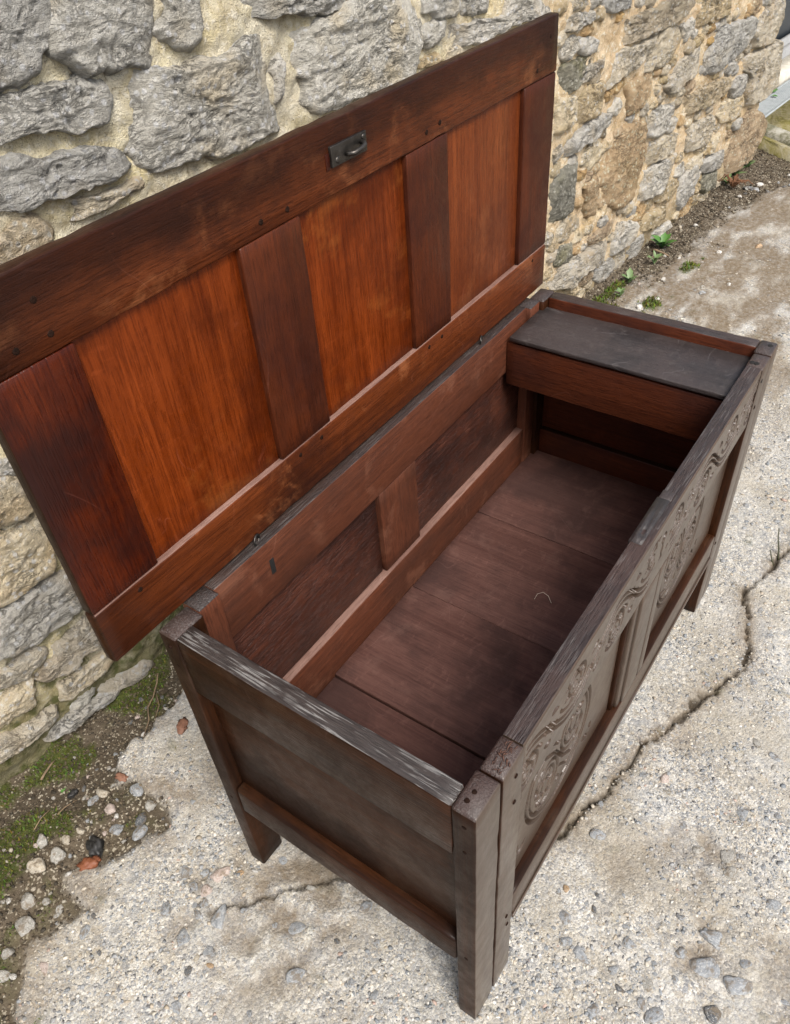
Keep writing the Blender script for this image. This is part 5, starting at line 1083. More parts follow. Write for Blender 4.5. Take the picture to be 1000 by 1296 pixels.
# ---- lid (stands upright behind the back rail)
y0, y1 = .534, .556
e = .0009
top_rail = timber('lid_rail', (-.075, 1.213), (y0, y1), (H+.451, H+.5505), 'x', 'lid_rail', lid, bev=.003, chip=.002, faces={'+z': 'outside', '-x': 'outside', '+y': 'outside'})
bot_rail = timber('lid_rail', (-.075, 1.213), (y0, y1), (H+.004, H+.101), 'x', 'lid_rail', lid, bev=.003, chip=.002, faces={'+z': 'pale_ledge', '-x': 'outside', '+y': 'outside'})
timber('lid_stile', (-.074, .041), (y0+.0005, y1), (H+.101+e, H+.451-e), 'z', 'lid_stile', lid, faces={'-x': 'outside'})
timber('lid_stile', (1.085, 1.2125), (y0+.0005, y1), (H+.101+e, H+.451-e), 'z', 'lid_muntin', lid)
timber('lid_muntin', (.3055, .4275), (y0+.0005, y1), (H+.101+e, H+.451-e), 'z', 'lid_muntin', lid)
timber('lid_muntin', (.690, .812), (y0+.0005, y1), (H+.101+e, H+.451-e), 'z', 'lid_muntin', lid)
for xa, xb, kd in ((.041, .3055, 'lid_panel'), (.4275, .690, 'lid_panel'), (.812, 1.085, 'lid_panel_red')):
    timber('lid_panel', (xa-.006, xb+.006), (y0+.0105, y1-.004), (H+.097, H+.455), 'z', kd, lid, wav=.0003)
for px, pz in ((.014, .513), (.018, .472), (-.025, .473), (.351, .469), (.404, .467), (.748, .468), (.788, .472), (1.178, .518), (1.13, .47)):
    peg(px, y0, H+pz, '-y', .0042, top_rail)
for px in (0., .345, .40, .73, .775, 1.15): peg(px, y0, H+.086, '-y', .004, bot_rail)
# lock plate with its staple
def box_np(x, y, z):
    v = np.array([(a, b, c) for a in x for b in y for c in z])
    f = [(0, 1, 3, 2), (4, 6, 7, 5), (0, 4, 5, 1), (2, 3, 7, 6), (0, 2, 6, 4), (1, 5, 7, 3)]
    return v, f
def bev_box(name, x, y, z, mat, parent, bev=.001, rot=None):
    v, f = box_np(x, y, z)
    me = raw_mesh(name, v-WL.get(parent.name, CH), f)
    bm = bmesh.new(); bm.from_mesh(me)
    bmesh.ops.recalc_face_normals(bm, faces=bm.faces)
    bmesh.ops.bevel(bm, geom=list(bm.edges), offset=bev, segments=2, affect='EDGES', profile=.6)
    bm.to_mesh(me); bm.free()
    o = link(name, me, mat, parent); WL[o.name] = WL.get(parent.name, CH)
    return o
plate = bev_box('lock_plate', (.503, .585), (y0-.0045, y0+.003), (H+.490, H+.518), M_IRON, lid, .0008)
o_ = LIDO
tube('staple', [(.536, y0-.003, H+.500), (.536, y0-.010, H+.5005), (.541, y0-.0155, H+.501), (.556, y0-.017, H+.503), (.566, y0-.0155, H+.505), (.571, y0-.010, H+.506), (.571, y0-.003, H+.506)], .0036, M_IRON, plate, o_, 8)
for sx, sz in ((.515, .498), (.578, .511)): peg(sx, y0-.0045, H+sz, '-y', .0048, plate, M_IRON, .002, 'screw')
bev_box('mortise', (.494, .5028), (y0-.0006, y0+.003), (H+.488, H+.510), wd('lid_stile', 'z'), lid, .0005)
# wire staple hinges
for hx in (.212, .919):
    c = np.array([hx, .530, H+.006])
    pts = [c+np.array([.009*math.cos(a), .0035*math.cos(a), .0085*math.sin(a)]) for a in np.linspace(-.4, 2*math.pi-.4, 18)]
    tube('hinge_staple', pts, .0019, M_IRON, chest, CH, 6)

# ---- near end frame
T = {'+z': 'top'}
fl = timber('corner_post', (0, .0585), (0, .0345), (0, H), 'z', 'outside', chest, bev=.0028, chip=.0015, faces={'+z': 'top', '-y': 'front'})
bl = timber('corner_post', (0, .057), (.4975, .533), (0, H-.0006), 'z', 'outside', chest, bev=.003, faces=T)
timber('end_rail', (.0012, .0335), (.0350, .4970), (.60, H-.0004), 'y', 'outside', chest, bev=.0025, chip=.0012, faces={'+z': 'top_lime', '+x': 'inside'})
timber('end_rail', (.0008, .030), (.0350, .4970), (.228, .305), 'y', 'outside', chest, bev=.005, chip=.002)
timber('end_panel', (.0205, .0275), (.030, .502), (.29, .615), 'y', 'outside', chest, wav=.0003, faces={'+x': 'inside'})
peg(0, .0165, .695, '-x', .0035, fl); peg(0, .0165, .63, '-x', .003, fl); peg(0, .017, .27, '-x', .0035, fl)
peg(0, .515, .70, '-x', .004, bl, None, .0025); peg(0, .515, .655, '-x', .003, bl); peg(0, .517, .26, '-x', .0035, bl)
peg(.017, .0225, H, '+z', .0036, fl, M_PEG, .0008); peg(.031, .0205, H, '+z', .0034, fl, M_PEG, .0008)
# ---- far end frame
fr = timber('corner_post', (1.1475, 1.2), (0, .0345), (0, H), 'z', 'outside', chest, bev=.0028, faces={'+z': 'top', '-y': 'front'})
br = timber('corner_post', (1.143, 1.2), (.4975, .533), (0, H), 'z', 'outside', chest, bev=.003, faces=T)
timber('end_rail', (1.1665, 1.199), (.0350, .4970), (.60, H-.0005), 'y', 'outside', chest, bev=.003, chip=.002, faces={'+z': 'top', '-x': 'till_side'})
timber('end_rail', (1.165, 1.199), (.0350, .4970), (.20, .357), 'y', 'outside', chest, bev=.003, faces={'-x': 'till_side'})
timber('end_panel', (1.181, 1.189), (.030, .502), (.345, .615), 'y', 'outside', chest, wav=.0003, faces={'-x': 'till_side'})
for hx, hy in ((1.183, .012), (1.105, .016), (1.105, .024)):
    peg(hx, hy, H, '+z', .0055, fr if hx > 1.14 else chest, M_HOLE_SHADE, .0006, 'peg_hole_shade')  # raised black discs, hole shade put into their colour

# ---- back, seen from inside
timber('back_rail', (.1005, 1.10), (.5175, .545), (.605, H), 'x', 'inside', chest, bev=.0018, chip=.0015, faces=T)
timber('back_stile', (.0578, .1), (.5065, .545), (.19, H-.0005), 'z', 'inside', chest, bev=.0018, faces=T)
timber('back_stile', (1.1005, 1.1425), (.5065, .545), (.19, H-.0005), 'z', 'inside', chest, bev=.0018, faces=T)
timber('back_rail', (.1005, 1.10), (.511, .545), (.19, .392), 'x', 'inside', chest, bev=.003, faces={'+z': 'pale_ledge'})
timber('back_muntin', (.515, .640), (.5180, .545), (.3925, .6045), 'z', 'inside', chest, bev=.002)
timber('back_panel', (.095, .5145), (.5285, .539), (.385, .612), 'x', 'inside_panel', chest, wav=.0005)
timber('back_panel', (.6405, 1.105), (.5285, .539), (.385, .612), 'x', 'inside_panel', chest, wav=.0005)
s_ = bev_box('nail_slot_shade', (.216, .226), (.5166, .52), (.655, .688), M_HOLE_SHADE, chest, .0008)  # raised black block painting the shade of a slot

# ---- floor boards
for xa, xb, zt in ((.0345, .3028, .279), (.3042, .5862, .2855), (.5874, .8745, .285), (.8758, 1.1645, .2862)):
    timber('floorboard', (xa, xb), (.0315, .5105), (zt-.014, zt), 'y', 'floor', chest, bev=.0015)

# ---- till at the far end
tl = timber('till_lid', (1.004, 1.1655), (.0345, .5085), (.6915, .7025), 'y', 'till_top', tillE, bev=.002, chip=.0012)
timber('till_front', (1.0085, 1.021), (.0345, .5165), (.577, .6845), 'y', 'till_side', tillE, bev=.002, chip=.0015)
timber('till_bottom', (1.0215, 1.180), (.0345, .5165), (.580, .590), 'y', 'till_side', tillE, bev=.002)

# ---- carved front
def groove(d, w, depth): return 3.0*depth*(1-np.clip(d/(w*1.1), 0, 1)**5)
def arc(cx, cz, rx, rz, a0, a1, n=28, rot=0):
    a = np.radians(np.linspace(a0, a1, n)); c, s = math.cos(R(rot)), math.sin(R(rot))
    X, Z = rx*np.cos(a), rz*np.sin(a)
    return list(zip(cx+X*c-Z*s, cz+X*s+Z*c))
def gouge(x, z, cx, cz, ln, wd_, ang, depth):
    c, s = math.cos(R(ang)), math.sin(R(ang))
    u, v = (x-cx)*c+(z-cz)*s, -(x-cx)*s+(z-cz)*c
    w = wd_*(1-.55*(u/ln))                      # teardrop
    return 2.1*depth*np.clip(1-(u/ln)**2-(v/np.maximum(w*1.15, 1e-4))**2, 0, 1)**.3

def scroll_panel(x, z, cx, flip=1):
    """a round interlace: double ring, two opposed scrolls and leaf cuts"""
    D = np.zeros_like(x)
    def ln(pts, w, d):
        nonlocal D
        D = np.maximum(D, groove(poly_dist(x, z, [(cx+flip*p[0], p[1]) for p in pts]), w, d))
    cz = .445
    ln(arc(0, cz, .112, .132, 0, 360, 70), .0040, .0040)
    ln(arc(0, cz, .100, .119, 0, 360, 70), .0030, .0034)
    for s in (1, -1):
        ln(arc(s*.046, cz+s*.030, .043, .058, 90-90*s+40, 90-90*s+330, 40), .0034, .0036)
        ln(arc(s*.046, cz+s*.030, .031, .044, 90-90*s+60, 90-90*s+320, 36), .0026, .003)
        ln(arc(s*.046, cz+s*.030, .013, .020, 0, 360, 20), .0026, .003)
        for a in range(0, 360, 60):
            D = np.maximum(D, gouge(x, z, cx+flip*(s*.046+.0215*math.cos(R(a))), cz+s*.030+.032*math.sin(R(a)), .0075, .0042, a if flip > 0 else 180-a, .0060))
    ln([(-.090, cz+.050), (-.055, cz+.062), (-.018, cz+.030), (.018, cz-.030), (.055, cz-.062), (.090, cz-.050)], .0036, .0036)
    ln([(-.078, cz+.070), (-.040, cz+.080), (-.006, cz+.042)], .0028, .003)
    ln([(.078, cz-.070), (.040, cz-.080), (.006, cz-.042)], .0028, .003)
    for s in (1, -1):
        for gx_, gz_, l_, w_, an in ((-.030, .098, .015, .0062, 160), (-.004, .078, .012, .005, 100), (-.066, .028, .014, .0058, 60), (-.076, -.012, .014, .0055, 95), (-.070, -.050, .013, .005, 125), (-.046, -.080, .013, .005, 150)):
            D = np.maximum(D, gouge(x, z, cx+flip*s*gx_, cz+s*gz_, l_, w_, an if flip > 0 else 180-an, .0066))
    for sx, sz in ((-1, -1), (1, -1), (-1, 1), (1, 1)):
        D = np.maximum(D, gouge(x, z, cx+sx*.118, cz+sz*.112, .017, .0060, 45*sx*sz, .0055))
        D = np.maximum(D, gouge(x, z, cx+sx*.136, cz+sz*.095, .012, .0040, 70*sx*sz, .0045))
    return D

def frieze(x, z):
    """running scroll: a double wave with a coiled flower in every bend"""
    D = np.zeros_like(x)
    zc = .657
    for x0, x1, ph in ((.128, .553, 0), (.650, 1.078, math.pi)):
        m = (x > x0-.012) & (x < x1+.012)
        xm, zm = x[m], z[m]
        d = np.zeros_like(xm)
        xs = np.linspace(x0, x1, 110)
        P = (x1-x0)/3
        for off_ in (-.0065, .0065):
            d = np.maximum(d, groove(poly_dist(xm, zm, list(zip(xs, zc+.042*np.cos((xs-x0)/P*math.pi+ph)+off_))), .0030, .0034))
        for k in range(4):
            xc = x0+P*k
            s = 1 if math.cos(k*math.pi+ph) > 0 else -1
            cz = zc-s*.016
            for rx, rz, a0, a1 in ((.046, .034, 20, 160), (.033, .031, -150, 110), (.019, .018, 0, 360)):
                d = np.maximum(d, groove(poly_dist(xm, zm, arc(xc, cz, rx, rz, a0*s, a1*s)), .0027, .0032))
            d = np.maximum(d, gouge(xm, zm, xc, cz, .0075, .0070, 0, .0055))
            for a in range(20, 380, 60):
                d = np.maximum(d, gouge(xm, zm, xc+.0265*math.cos(R(a)), cz+.0245*math.sin(R(a)), .0062, .0038, a, .0055))
            for gx_, gz_, an in ((.062, -.030, 150), (-.062, -.030, 30), (.060, .012, 60), (-.060, .012, 120)):
                d = np.maximum(d, gouge(xm, zm, xc+gx_, zc+s*gz_, .012, .0048, an*s, .006))
        D[m] = np.maximum(D[m], d)
    # keyhole worn right through, and bruises around the lost lock plate
    D = np.maximum(D, .020*((np.abs(x-.597) < .0045+.002*np.sin(z*300)) & (z > .632) & (z < .684)))
    D = np.maximum(D, gouge(x, z, .597, .684, .010, .009, 90, .01))
    for a_, b_ in ((.572, .700), (.625, .640), (.630, .668), (.567, .645)): D = np.maximum(D, gouge(x, z, a_, b_, .005, .004, 30, .002))
    return D

def carved(name, x, y, z, fn, kind, parent=chest, res=.0011, top=None):
    nx, nz = int((x[1]-x[0])/res)+2, int((z[1]-z[0])/res)+2
    X, Z = np.meshgrid(np.linspace(*x, nx), np.linspace(*z, nz), indexing='ij')
    D = fn(X.ravel(), Z.ravel())
    q = np.stack([X.ravel(), np.zeros(X.size), Z.ravel()], 1)
    edge = np.minimum(np.minimum(X-x[0], x[1]-X), np.minimum(Z-z[0], z[1]-Z)).ravel()
    D = D*sstep(0, .004, edge)+.0022*(1-sstep(0, .003, edge))+.0004*fbm(q*7, 2)
    V = np.stack([X.ravel(), y[0]+D, Z.ravel()], 1)
    ii = np.arange(nx*nz).reshape(nx, nz)
    F = [tuple(t) for t in np.stack([ii[:-1, :-1].ravel(), ii[1:, :-1].ravel(), ii[1:, 1:].ravel(), ii[:-1, 1:].ravel()], 1)]
    ring = list(ii[:, 0])+list(ii[-1, 1:])+list(ii[-2::-1, -1])+list(ii[0, -2:0:-1])
    B = V[ring].copy(); B[:, 1] = y[1]
    n0, n = len(V), len(ring)
    V = np.concatenate([V, B])
    nf0 = len(F)
    for k in range(n):
        k2 = (k+1) % n
        F.append((ring[k2], ring[k], n0+k, n0+k2))
    F.append(tuple(n0+k for k in range(n)))
    me = raw_mesh(name, V-CH, F)
    sm = np.zeros(len(F), bool); sm[:nf0] = True
    me.polygons.foreach_set('use_smooth', sm)
    me.materials.append(wd(kind, 'x'))
    if top:
        me.materials.append(wd(top, 'x')); me.materials.append(wd('inside', 'x'))
        for p in list(me.polygons)[nf0:]:
            if p.normal.z > .7: p.material_index = 1
            elif p.normal.y > .7: p.material_index = 2
    o = link(name, me, None, parent); WL[o.name] = CH
    return o

rail = carved('carved_rail', (.1165, 1.0885), (.0005, .0305), (.588, H-.0004), frieze, 'front', top='top')
carved('carved_panel', (.112, .520), (.018, .036), (.275, .6), lambda x, z: scroll_panel(x, z, .292, 1), 'front')
carved('carved_panel', (.652, 1.095), (.018, .036), (.275, .6), lambda x, z: scroll_panel(x, z, .832, -1), 'front')
st1 = timber('front_stile', (.0615, .1160), (-.0012, .0325), (.004, H-.0008), 'z', 'outside', chest, bev=.0028, chip=.0015, faces={'+z': 'top', '-y': 'front'})
st2 = timber('front_stile', (1.0890, 1.1435), (-.0012, .0325), (.004, H-.0008), 'z', 'outside', chest, bev=.0028, faces={'+z': 'top', '-y': 'front'})
timber('front_muntin', (.5475, .618), (.0002, .026), (.2815, .5875), 'z', 'front', chest, bev=.0025)
timber('front_muntin', (.6235, .6515), (.0002, .026), (.2815, .5875), 'z', 'front', chest, bev=.0025)
timber('moulding', (.5185, .5290), (.010, .022), (.2815, .5875), 'z', 'outside', chest, bev=.003)
timber('moulding', (.5295, .5470), (.0045, .022), (.2815, .5875), 'z', 'front', chest, bev=.003)
timber('bottom_rail', (.1165, 1.0885), (.0, .030), (.187, .281), 'x', 'front', chest, bev=.005, chip=.0015, faces={'+z': 'outside'})
timber('bead', (.1165, 1.0885), (-.0035, .0), (.200, .209), 'x', 'front', chest, bev=.0016)
for px, pz in ((.094, .690), (.094, .625), (.094, .255), (.098, .215)): peg(px, -.0012, pz, '-y', .0036, st1, None, .0015)
for px, pz in ((1.106, .690), (1.11, .625), (1.106, .24)): peg(px, -.0012, pz, '-y', .0046, st2, M_HOLE_SHADE if pz > .68 else None, .001)
# splintered top of the near stile
for k in range(26):
    sx = .068+.042*RNG.random(); sy = .003+.020*RNG.random()
    a = RNG.normal(.2, .5); l_ = .005+.007*RNG.random()
    d = np.array([math.cos(a), math.sin(a), 0])*l_
    p = np.array([sx, sy, H+.0002])
    tube('splinter', [p-d*.5, p+np.array([0, 0, .0012]), p+d*.5+np.array([0, 0, .0004])], .0012, M_GAPW, st1, CH, 4, (.3, 1, .3))
# patch let into the rail over the lock, with its slot
def slotted(name, x, y, z, hx, hy, depth, mat, parent):
    xs, ys = [x[0], hx[0], hx[1], x[1]], [y[0], hy[0], hy[1], y[1]]
    V, F = [], []
    for a in xs:
        for b in ys: V.append((a, b, z[1]))
    for i in range(3):
        for j in range(3):
            if (i, j) != (1, 1): F.append((i*4+j, (i+1)*4+j, (i+1)*4+j+1, i*4+j+1))
    n = len(V)
    for a, b in ((hx[0], hy[0]), (hx[1], hy[0]), (hx[1], hy[1]), (hx[0], hy[1])): V.append((a, b, z[1]-depth))
    hole = [5, 9, 10, 6]
    for k in range(4): F.append((hole[k], hole[(k+1) % 4], n+(k+1) % 4, n+k))
    F.append((n, n+1, n+2, n+3))
    m = len(V)
    rim = [0, 4, 8, 12, 13, 14, 15, 11, 7, 3, 2, 1]
    for k in rim: V.append((V[k][0], V[k][1], z[0]))
    for k in range(12): F.append((rim[(k+1) % 12], rim[k], m+k, m+(k+1) % 12))
    me = raw_mesh(name, np.array(V)-CH, F)
    bm = bmesh.new(); bm.from_mesh(me); bmesh.ops.recalc_face_normals(bm, faces=bm.faces)
    bm.to_mesh(me); bm.free()
    return link(name, me, mat, parent)
slotted('lock_patch', (.515, .632), (.0125, .0335), (H-.012, H+.0016), (.537, .551), (.018, .0235), .010, wd('till_top', 'x'), rail)
timber('lock_patch', (.6325, .656), (.0105, .0325), (H-.01, H+.0010), 'x', 'till_top', rail, bev=.0015, chip=.001)
timber('lock_patch', (.560, .654), (.0040, .0120), (H-.01, H+.0005), 'x', 'top', rail, bev=.0018, chip=.002)
# ------------------------------------------------------------------ doorway beyond the wall's end
def simple(name, stops, scale, rough=.85, bump=.3, bd=.01, metal=0, detail=5):
    t = NT(name)
    n = t.noise(t.obj(), scale, detail, .62)
    n2 = t.noise(t.obj(), scale*7, 4, .65)
    f = t.math('ADD', t.math('MULTIPLY', n, .7), t.math('MULTIPLY', n2, .3))
    return t.done(t.ramp(t.rng(f, .3, .7), stops), rough, t.bump(n2, bump, bd), Metallic=metal)
M_KERB = simple('mossy kerb concrete', [(0, (.05, .055, .018)), (.38, (.17, .16, .10)), (.6, (.33, .31, .25)), (1, (.46, .44, .38))], 11, bump=.6)
M_SLAB = simple('algae stained paving', [(0, (.11, .10, .02)), (.35, (.23, .20, .06)), (.6, (.32, .28, .15)), (1, (.45, .42, .34))], 7, bump=.6)
M_SILL = simple('pale door sill', [(0, (.18, .16, .11)), (.4, (.40, .37, .30)), (1, (.58, .56, .50))], 6, bump=.4)
M_STEEL = simple('galvanised steel', [(0, (.20, .22, .225)), (1, (.30, .325, .33))], 30, .55, .1, .002, .1)
M_DOOR = simple('slate blue door paint', [(0, (.045, .062, .085)), (1, (.065, .085, .115))], 4, .4, .05, .003)
M_FRAME = simple('grey door frame paint', [(0, (.20, .20, .20)), (1, (.33, .33, .32))], 8, .5, .1, .003)

def prism(name, line, prof, mat, parent=None, kind=None, org=(0, 0, 0), smooth=False):
    """a profile of (sideways, up) pairs swept along a ground line"""
    V, F = [], []
    n = len(prof)
    for i, (x, y) in enumerate(line):
        a, b = line[max(i-1, 0)], line[min(i+1, len(line)-1)]
        d = np.array([b[0]-a[0], b[1]-a[1]]); d /= np.hypot(*d)
        s = np.array([-d[1], d[0]])
        for u, z in prof: V.append((x+s[0]*u-org[0], y+s[1]*u-org[1], z-org[2]))
    for i in range(len(line)-1):
        for k in range(n):
            F.append((i*n+k, (i+1)*n+k, (i+1)*n+(k+1) % n, i*n+(k+1) % n))
    F.append(tuple(range(n))); F.append(tuple((len(line)-1)*n+k for k in range(n-1, -1, -1)))
    me = raw_mesh(name, V, F)
    bm = bmesh.new(); bm.from_mesh(me); bmesh.ops.recalc_face_normals(bm, faces=bm.faces); bm.to_mesh(me); bm.free()
    o = link(name, me, mat, parent)
    if kind: tag(o, kind=kind)
    return o
K0, KD = np.array([4.66, .90]), np.array([-.60, -.80])
kl = [tuple(K0+KD*t+np.array([.8, -.6])*(.006*math.sin(t*9))) for t in np.linspace(-.18, 2.2, 30)]
prism('kerb', kl, [(-.02, -.1), (-.02, .035), (-.008, .066), (.02, .082), (.07, .084), (.10, .070), (.11, .05), (.11, -.1)], M_KERB, kind='structure')
sv = np.array([(4.60, .885, .052), (3.35, -.86, .052), (9.5, -.86, .052), (9.5, .62, .052), (4.62, .958, .052)])
sl = np.concatenate([sv, sv-np.array([0, 0, .2])])
tag(link('paving', raw_mesh('paving', sl, [(0, 1, 2, 3, 4), (5, 9, 8, 7, 6)]+[(i, 5+i, 5+(i+1) % 5, (i+1) % 5) for i in range(5)]), M_SLAB), kind='structure')
def off_line(x, o): return wall_y(x)+o*math.hypot(1, WALL_K)
# drain channel under a steel grating
def strip(o0, o1, z0, z1, x0, x1, slope=0):
    V = []
    for z in (z0, z1):
        for x, o in ((x0, o0), (x1, o0), (x1, o1), (x0, o1)): V.append((x, off_line(x, o)+slope*(x-4.85), z))
    return np.array(V), [(0, 3, 2, 1), (4, 5, 6, 7), (0, 1, 5, 4), (1, 2, 6, 5), (2, 3, 7, 6), (3, 0, 4, 7)]
GO = np.array([5.8, off_line(5.8, .2), .03])
grate = tag(empty('drain_grating', tuple(GO)), 'grey steel drain grating set in front of the doorway past the wall end', 'drain grating')
v, f = strip(.128, .272, .0, .034, 4.5, 9.2, -.01)
link('channel', raw_mesh('channel', v-GO, f), simple('drain channel', [(0, (.05, .05, .045)), (1, (.11, .11, .10))], 12), grate)
for o0, o1 in ((.126, .140), (.262, .276)):
    v, f = strip(o0, o1, .03, .058, 4.5, 9.2, -.01)
    link('edge_bar', raw_mesh('edge_bar', v-GO, f), M_STEEL, grate)
for k in range(10):
    o0 = .1435+k*.0118
    v, f = strip(o0, o0+.0078, .038, .0555, 4.5, 9.2, -.01)
    link('bar', raw_mesh('bar', v-GO, f), M_STEEL, grate)
HO = np.array([6.5, off_line(6.5, .5), 0.])
house = tag(empty('house_front', tuple(HO)), 'slate blue doorway with a pale sill behind the end of the wall', 'doorway')
for nm, o0, o1, z0, z1, x0, x1, m in (
    ('sill', .285, .42, 0, .10, 4.4, 9.4, M_SILL), ('threshold', .425, .47, 0, .145, 4.4, 9.4, M_FRAME), ('threshold', .472, .50, 0, .19, 4.4, 9.4, M_FRAME),
    ('door', .51, .555, .16, 2.05, 5.0, 7.0, M_DOOR), ('door', .51, .555, .16, 2.05, 7.004, 9.0, M_DOOR),
    ('door_frame', .475, .57, .192, 2.1, 4.88, 4.996, M_FRAME), ('door_frame', .475, .57, .192, 2.1, 9.004, 9.12, M_FRAME), ('door_frame', .475, .57, 2.054, 2.16, 4.998, 9.002, M_FRAME)):
    v, f = strip(o0, o1, z0, z1, x0, x1)
    link(nm, raw_mesh(nm, v-HO, f), m, house)
for x in (5.4, 6.0, 6.6, 7.4, 8.0, 8.6):
    v, f = strip(.502, .511, .2, 2.0, x, x+.012)
    link('door_bead', raw_mesh('door_bead', v-HO, f), M_FRAME, house)
for x0, x1 in ((4.0, 4.876), (9.124, 11.)):
    v, f = strip(.45, .80, -.1, 2.6, x0, x1)
    link('wall', raw_mesh('wall', v-HO, f), M_SILL, house)

# ------------------------------------------------------------------ loose and embedded stones
PAL = {'blue': ((.17, .18, .19), (.36, .375, .385)), 'pale': ((.24, .23, .20), (.40, .38, .34)), 'cream': ((.32, .27, .20), (.48, .43, .34)),
       'pink': ((.34, .26, .22), (.54, .45, .40)), 'dark': ((.05, .055, .06), (.12, .125, .13)), 'white': ((.46, .44, .40), (.64, .62, .58)), 'tan': ((.32, .20, .10), (.48, .33, .19))}
def pebble_material(k):
    t = NT('pebble '+k)
    o = t.obj((1, 1, 1), 5.)
    n, n2 = t.noise(o, 2.2, 6, .68, .6), t.noise(o, 7, 6, .75)
    col = t.mix(t.rng(n, .34, .66), *PAL[k])
    col = t.mix(t.math('MULTIPLY', t.rng(n2, .52, .62), .7), col, (.58, .56, .52))
    col = t.mix(t.math('MULTIPLY', t.rng(t.noise(o, 1.6, 5), .50, .62), .75), col, (.17, .13, .085))
    return t.done(col, .72, t.bump(t.math('ADD', n2, n), .8, .004), Specular_IOR_Level=.35)
M_PEB = {k: pebble_material(k) for k in PAL}
_rk = np.random.default_rng(21)
ROCKS = {}
def rock_mesh(k, fine=True):
    key = (k, int(_rk.integers(0, 7)), fine)
    if key not in ROCKS:
        b, f = ICO3 if fine else ICO2
        v = rock_pts(b, _rk, int(_rk.integers(9, 15)), .05, 16.)
        v /= np.abs(v).max()
        ROCKS[key] = raw_mesh('pebble', v, f, smooth=False)
        ROCKS[key].materials.append(M_PEB[k])
    return ROCKS[key]

LOOSE = [(-0.03, 0.855, 0.0234, 'blue'), (-0.076, 0.926, 0.0198, 'cream'), (-0.099, 0.927, 0.0158, 'blue'), (-0.092, 0.875, 0.0195, 'pink'), (-0.117, 0.824, 0.0173, 'blue'), (-0.094, 0.773, 0.019, 'blue'), (-0.036, 0.801, 0.0173, 'pale'), (-0.071, 0.795, 0.0172, 'dark'), (-0.222, 0.947, 0.0198, 'pale'), (-0.262, 0.901, 0.0253, 'cream'), (-0.223, 0.883, 0.0194, 'pale'), (-0.237, 0.83, 0.0096, 'white'), (-0.317, 0.86, 0.0231, 'pale'), (-0.298, 0.828, 0.0133, 'pale'), (-0.291, 0.793, 0.0132, 'pale'), (-0.35, 0.823, 0.0266, 'pale'), (-0.402, 0.807, 0.017, 'pale'), (-0.43, 0.775, 0.0188, 'pale'), (-0.342, 0.895, 0.0078, 'white'), (-0.193, 0.9, 0.0137, 'cream'), (-0.162, 0.894, 0.0117, 'cream'),
 (4.056, 0.702, 0.0239, 'white'), (2.818, 0.738, 0.0203, 'white'), (3.164, 0.618, 0.0159, 'white'), (3.309, 0.491, 0.0203, 'tan'), (2.821, 0.574, 0.0183, 'pale'), (2.767, 0.556, 0.0144, 'blue'), (2.89, 0.486, 0.0148, 'white'), (3.968, 0.739, 0.0283, 'dark'), (3.975, 0.698, 0.0236, 'blue'), (2.533, 0.728, 0.0241, 'white'), (3.047, 0.818, 0.0117, 'white'), (3.043, 0.753, 0.0117, 'white'), (2.627, 0.692, 0.014, 'white')]
LLAB = ['pale blue six-sided stone lying in the dirt hollow left of the chest', 'long cream stone standing highest in the pebble cluster by the moss', 'small blue-grey stone touching the long cream stone by the moss', 'pinkish grey round stone between the blue pebbles left of the chest', 'flat blue-grey pebble just above the black charred lump', 'oval blue-grey pebble on the concrete edge right of the black lump', 'pale stone half sunk beside the six-sided blue stone', 'flat dark pebble between the pinkish stone and the oval blue one', 'lumpy pale stone lying on the moss under the wall', 'large rounded beige stone on the mossy soil left of the orange leaf', 'pale angular stone right of the large beige one', 'tiny white pebble under the orange leaf', 'pale boot-shaped stone on the soil below the beige one', 'small pale stone right of the boot-shaped one', 'small pale stone at the tip of the dark soil tongue', 'largest pale blocky stone at the left edge of the soil', 'pale flat stone at the picture edge below the blocky one', 'long pale stone lowest at the left picture edge', 'tiny white pebble left of the boot-shaped stone', 'small cream stone left of the black charred lump', 'small cream stone above the black charred lump',
 'bright white stone in the dark soil beside the wall corner', 'white stone below the bright green weed', 'small white stone on the dirty concrete behind the chest', 'small rusty tan stone on the concrete far behind the chest', 'pale flat stone on the concrete edge behind the chest', 'small blue-grey stone touching the pale flat one behind the chest', 'small white stone right of the pale flat one behind the chest', 'dark lump of stone beside the brown dead fern', 'blue-grey stone between the dark lump and the white stone', 'white stone just behind the far rim of the chest', 'tiny white pebble right under the green weed', 'tiny white pebble on the soil right of the weed twig', 'small white pebble on the moss tuft behind the chest']
for (x, y, r, k), lab in zip(LOOSE, LLAB):
    me = rock_mesh(k)
    o = link('pebble', me)
    o.scale = (r*_rk.uniform(.9, 1.15), r*_rk.uniform(.75, 1.), r*_rk.uniform(.5, .68))
    o.rotation_euler = (_rk.normal(0, .15), _rk.normal(0, .15), _rk.uniform(0, 6.28))
    o.location = (x, y, gz(x, y)+r*.10)
    tag(o, lab, 'pebble', 'loose pebbles on the soil strip')
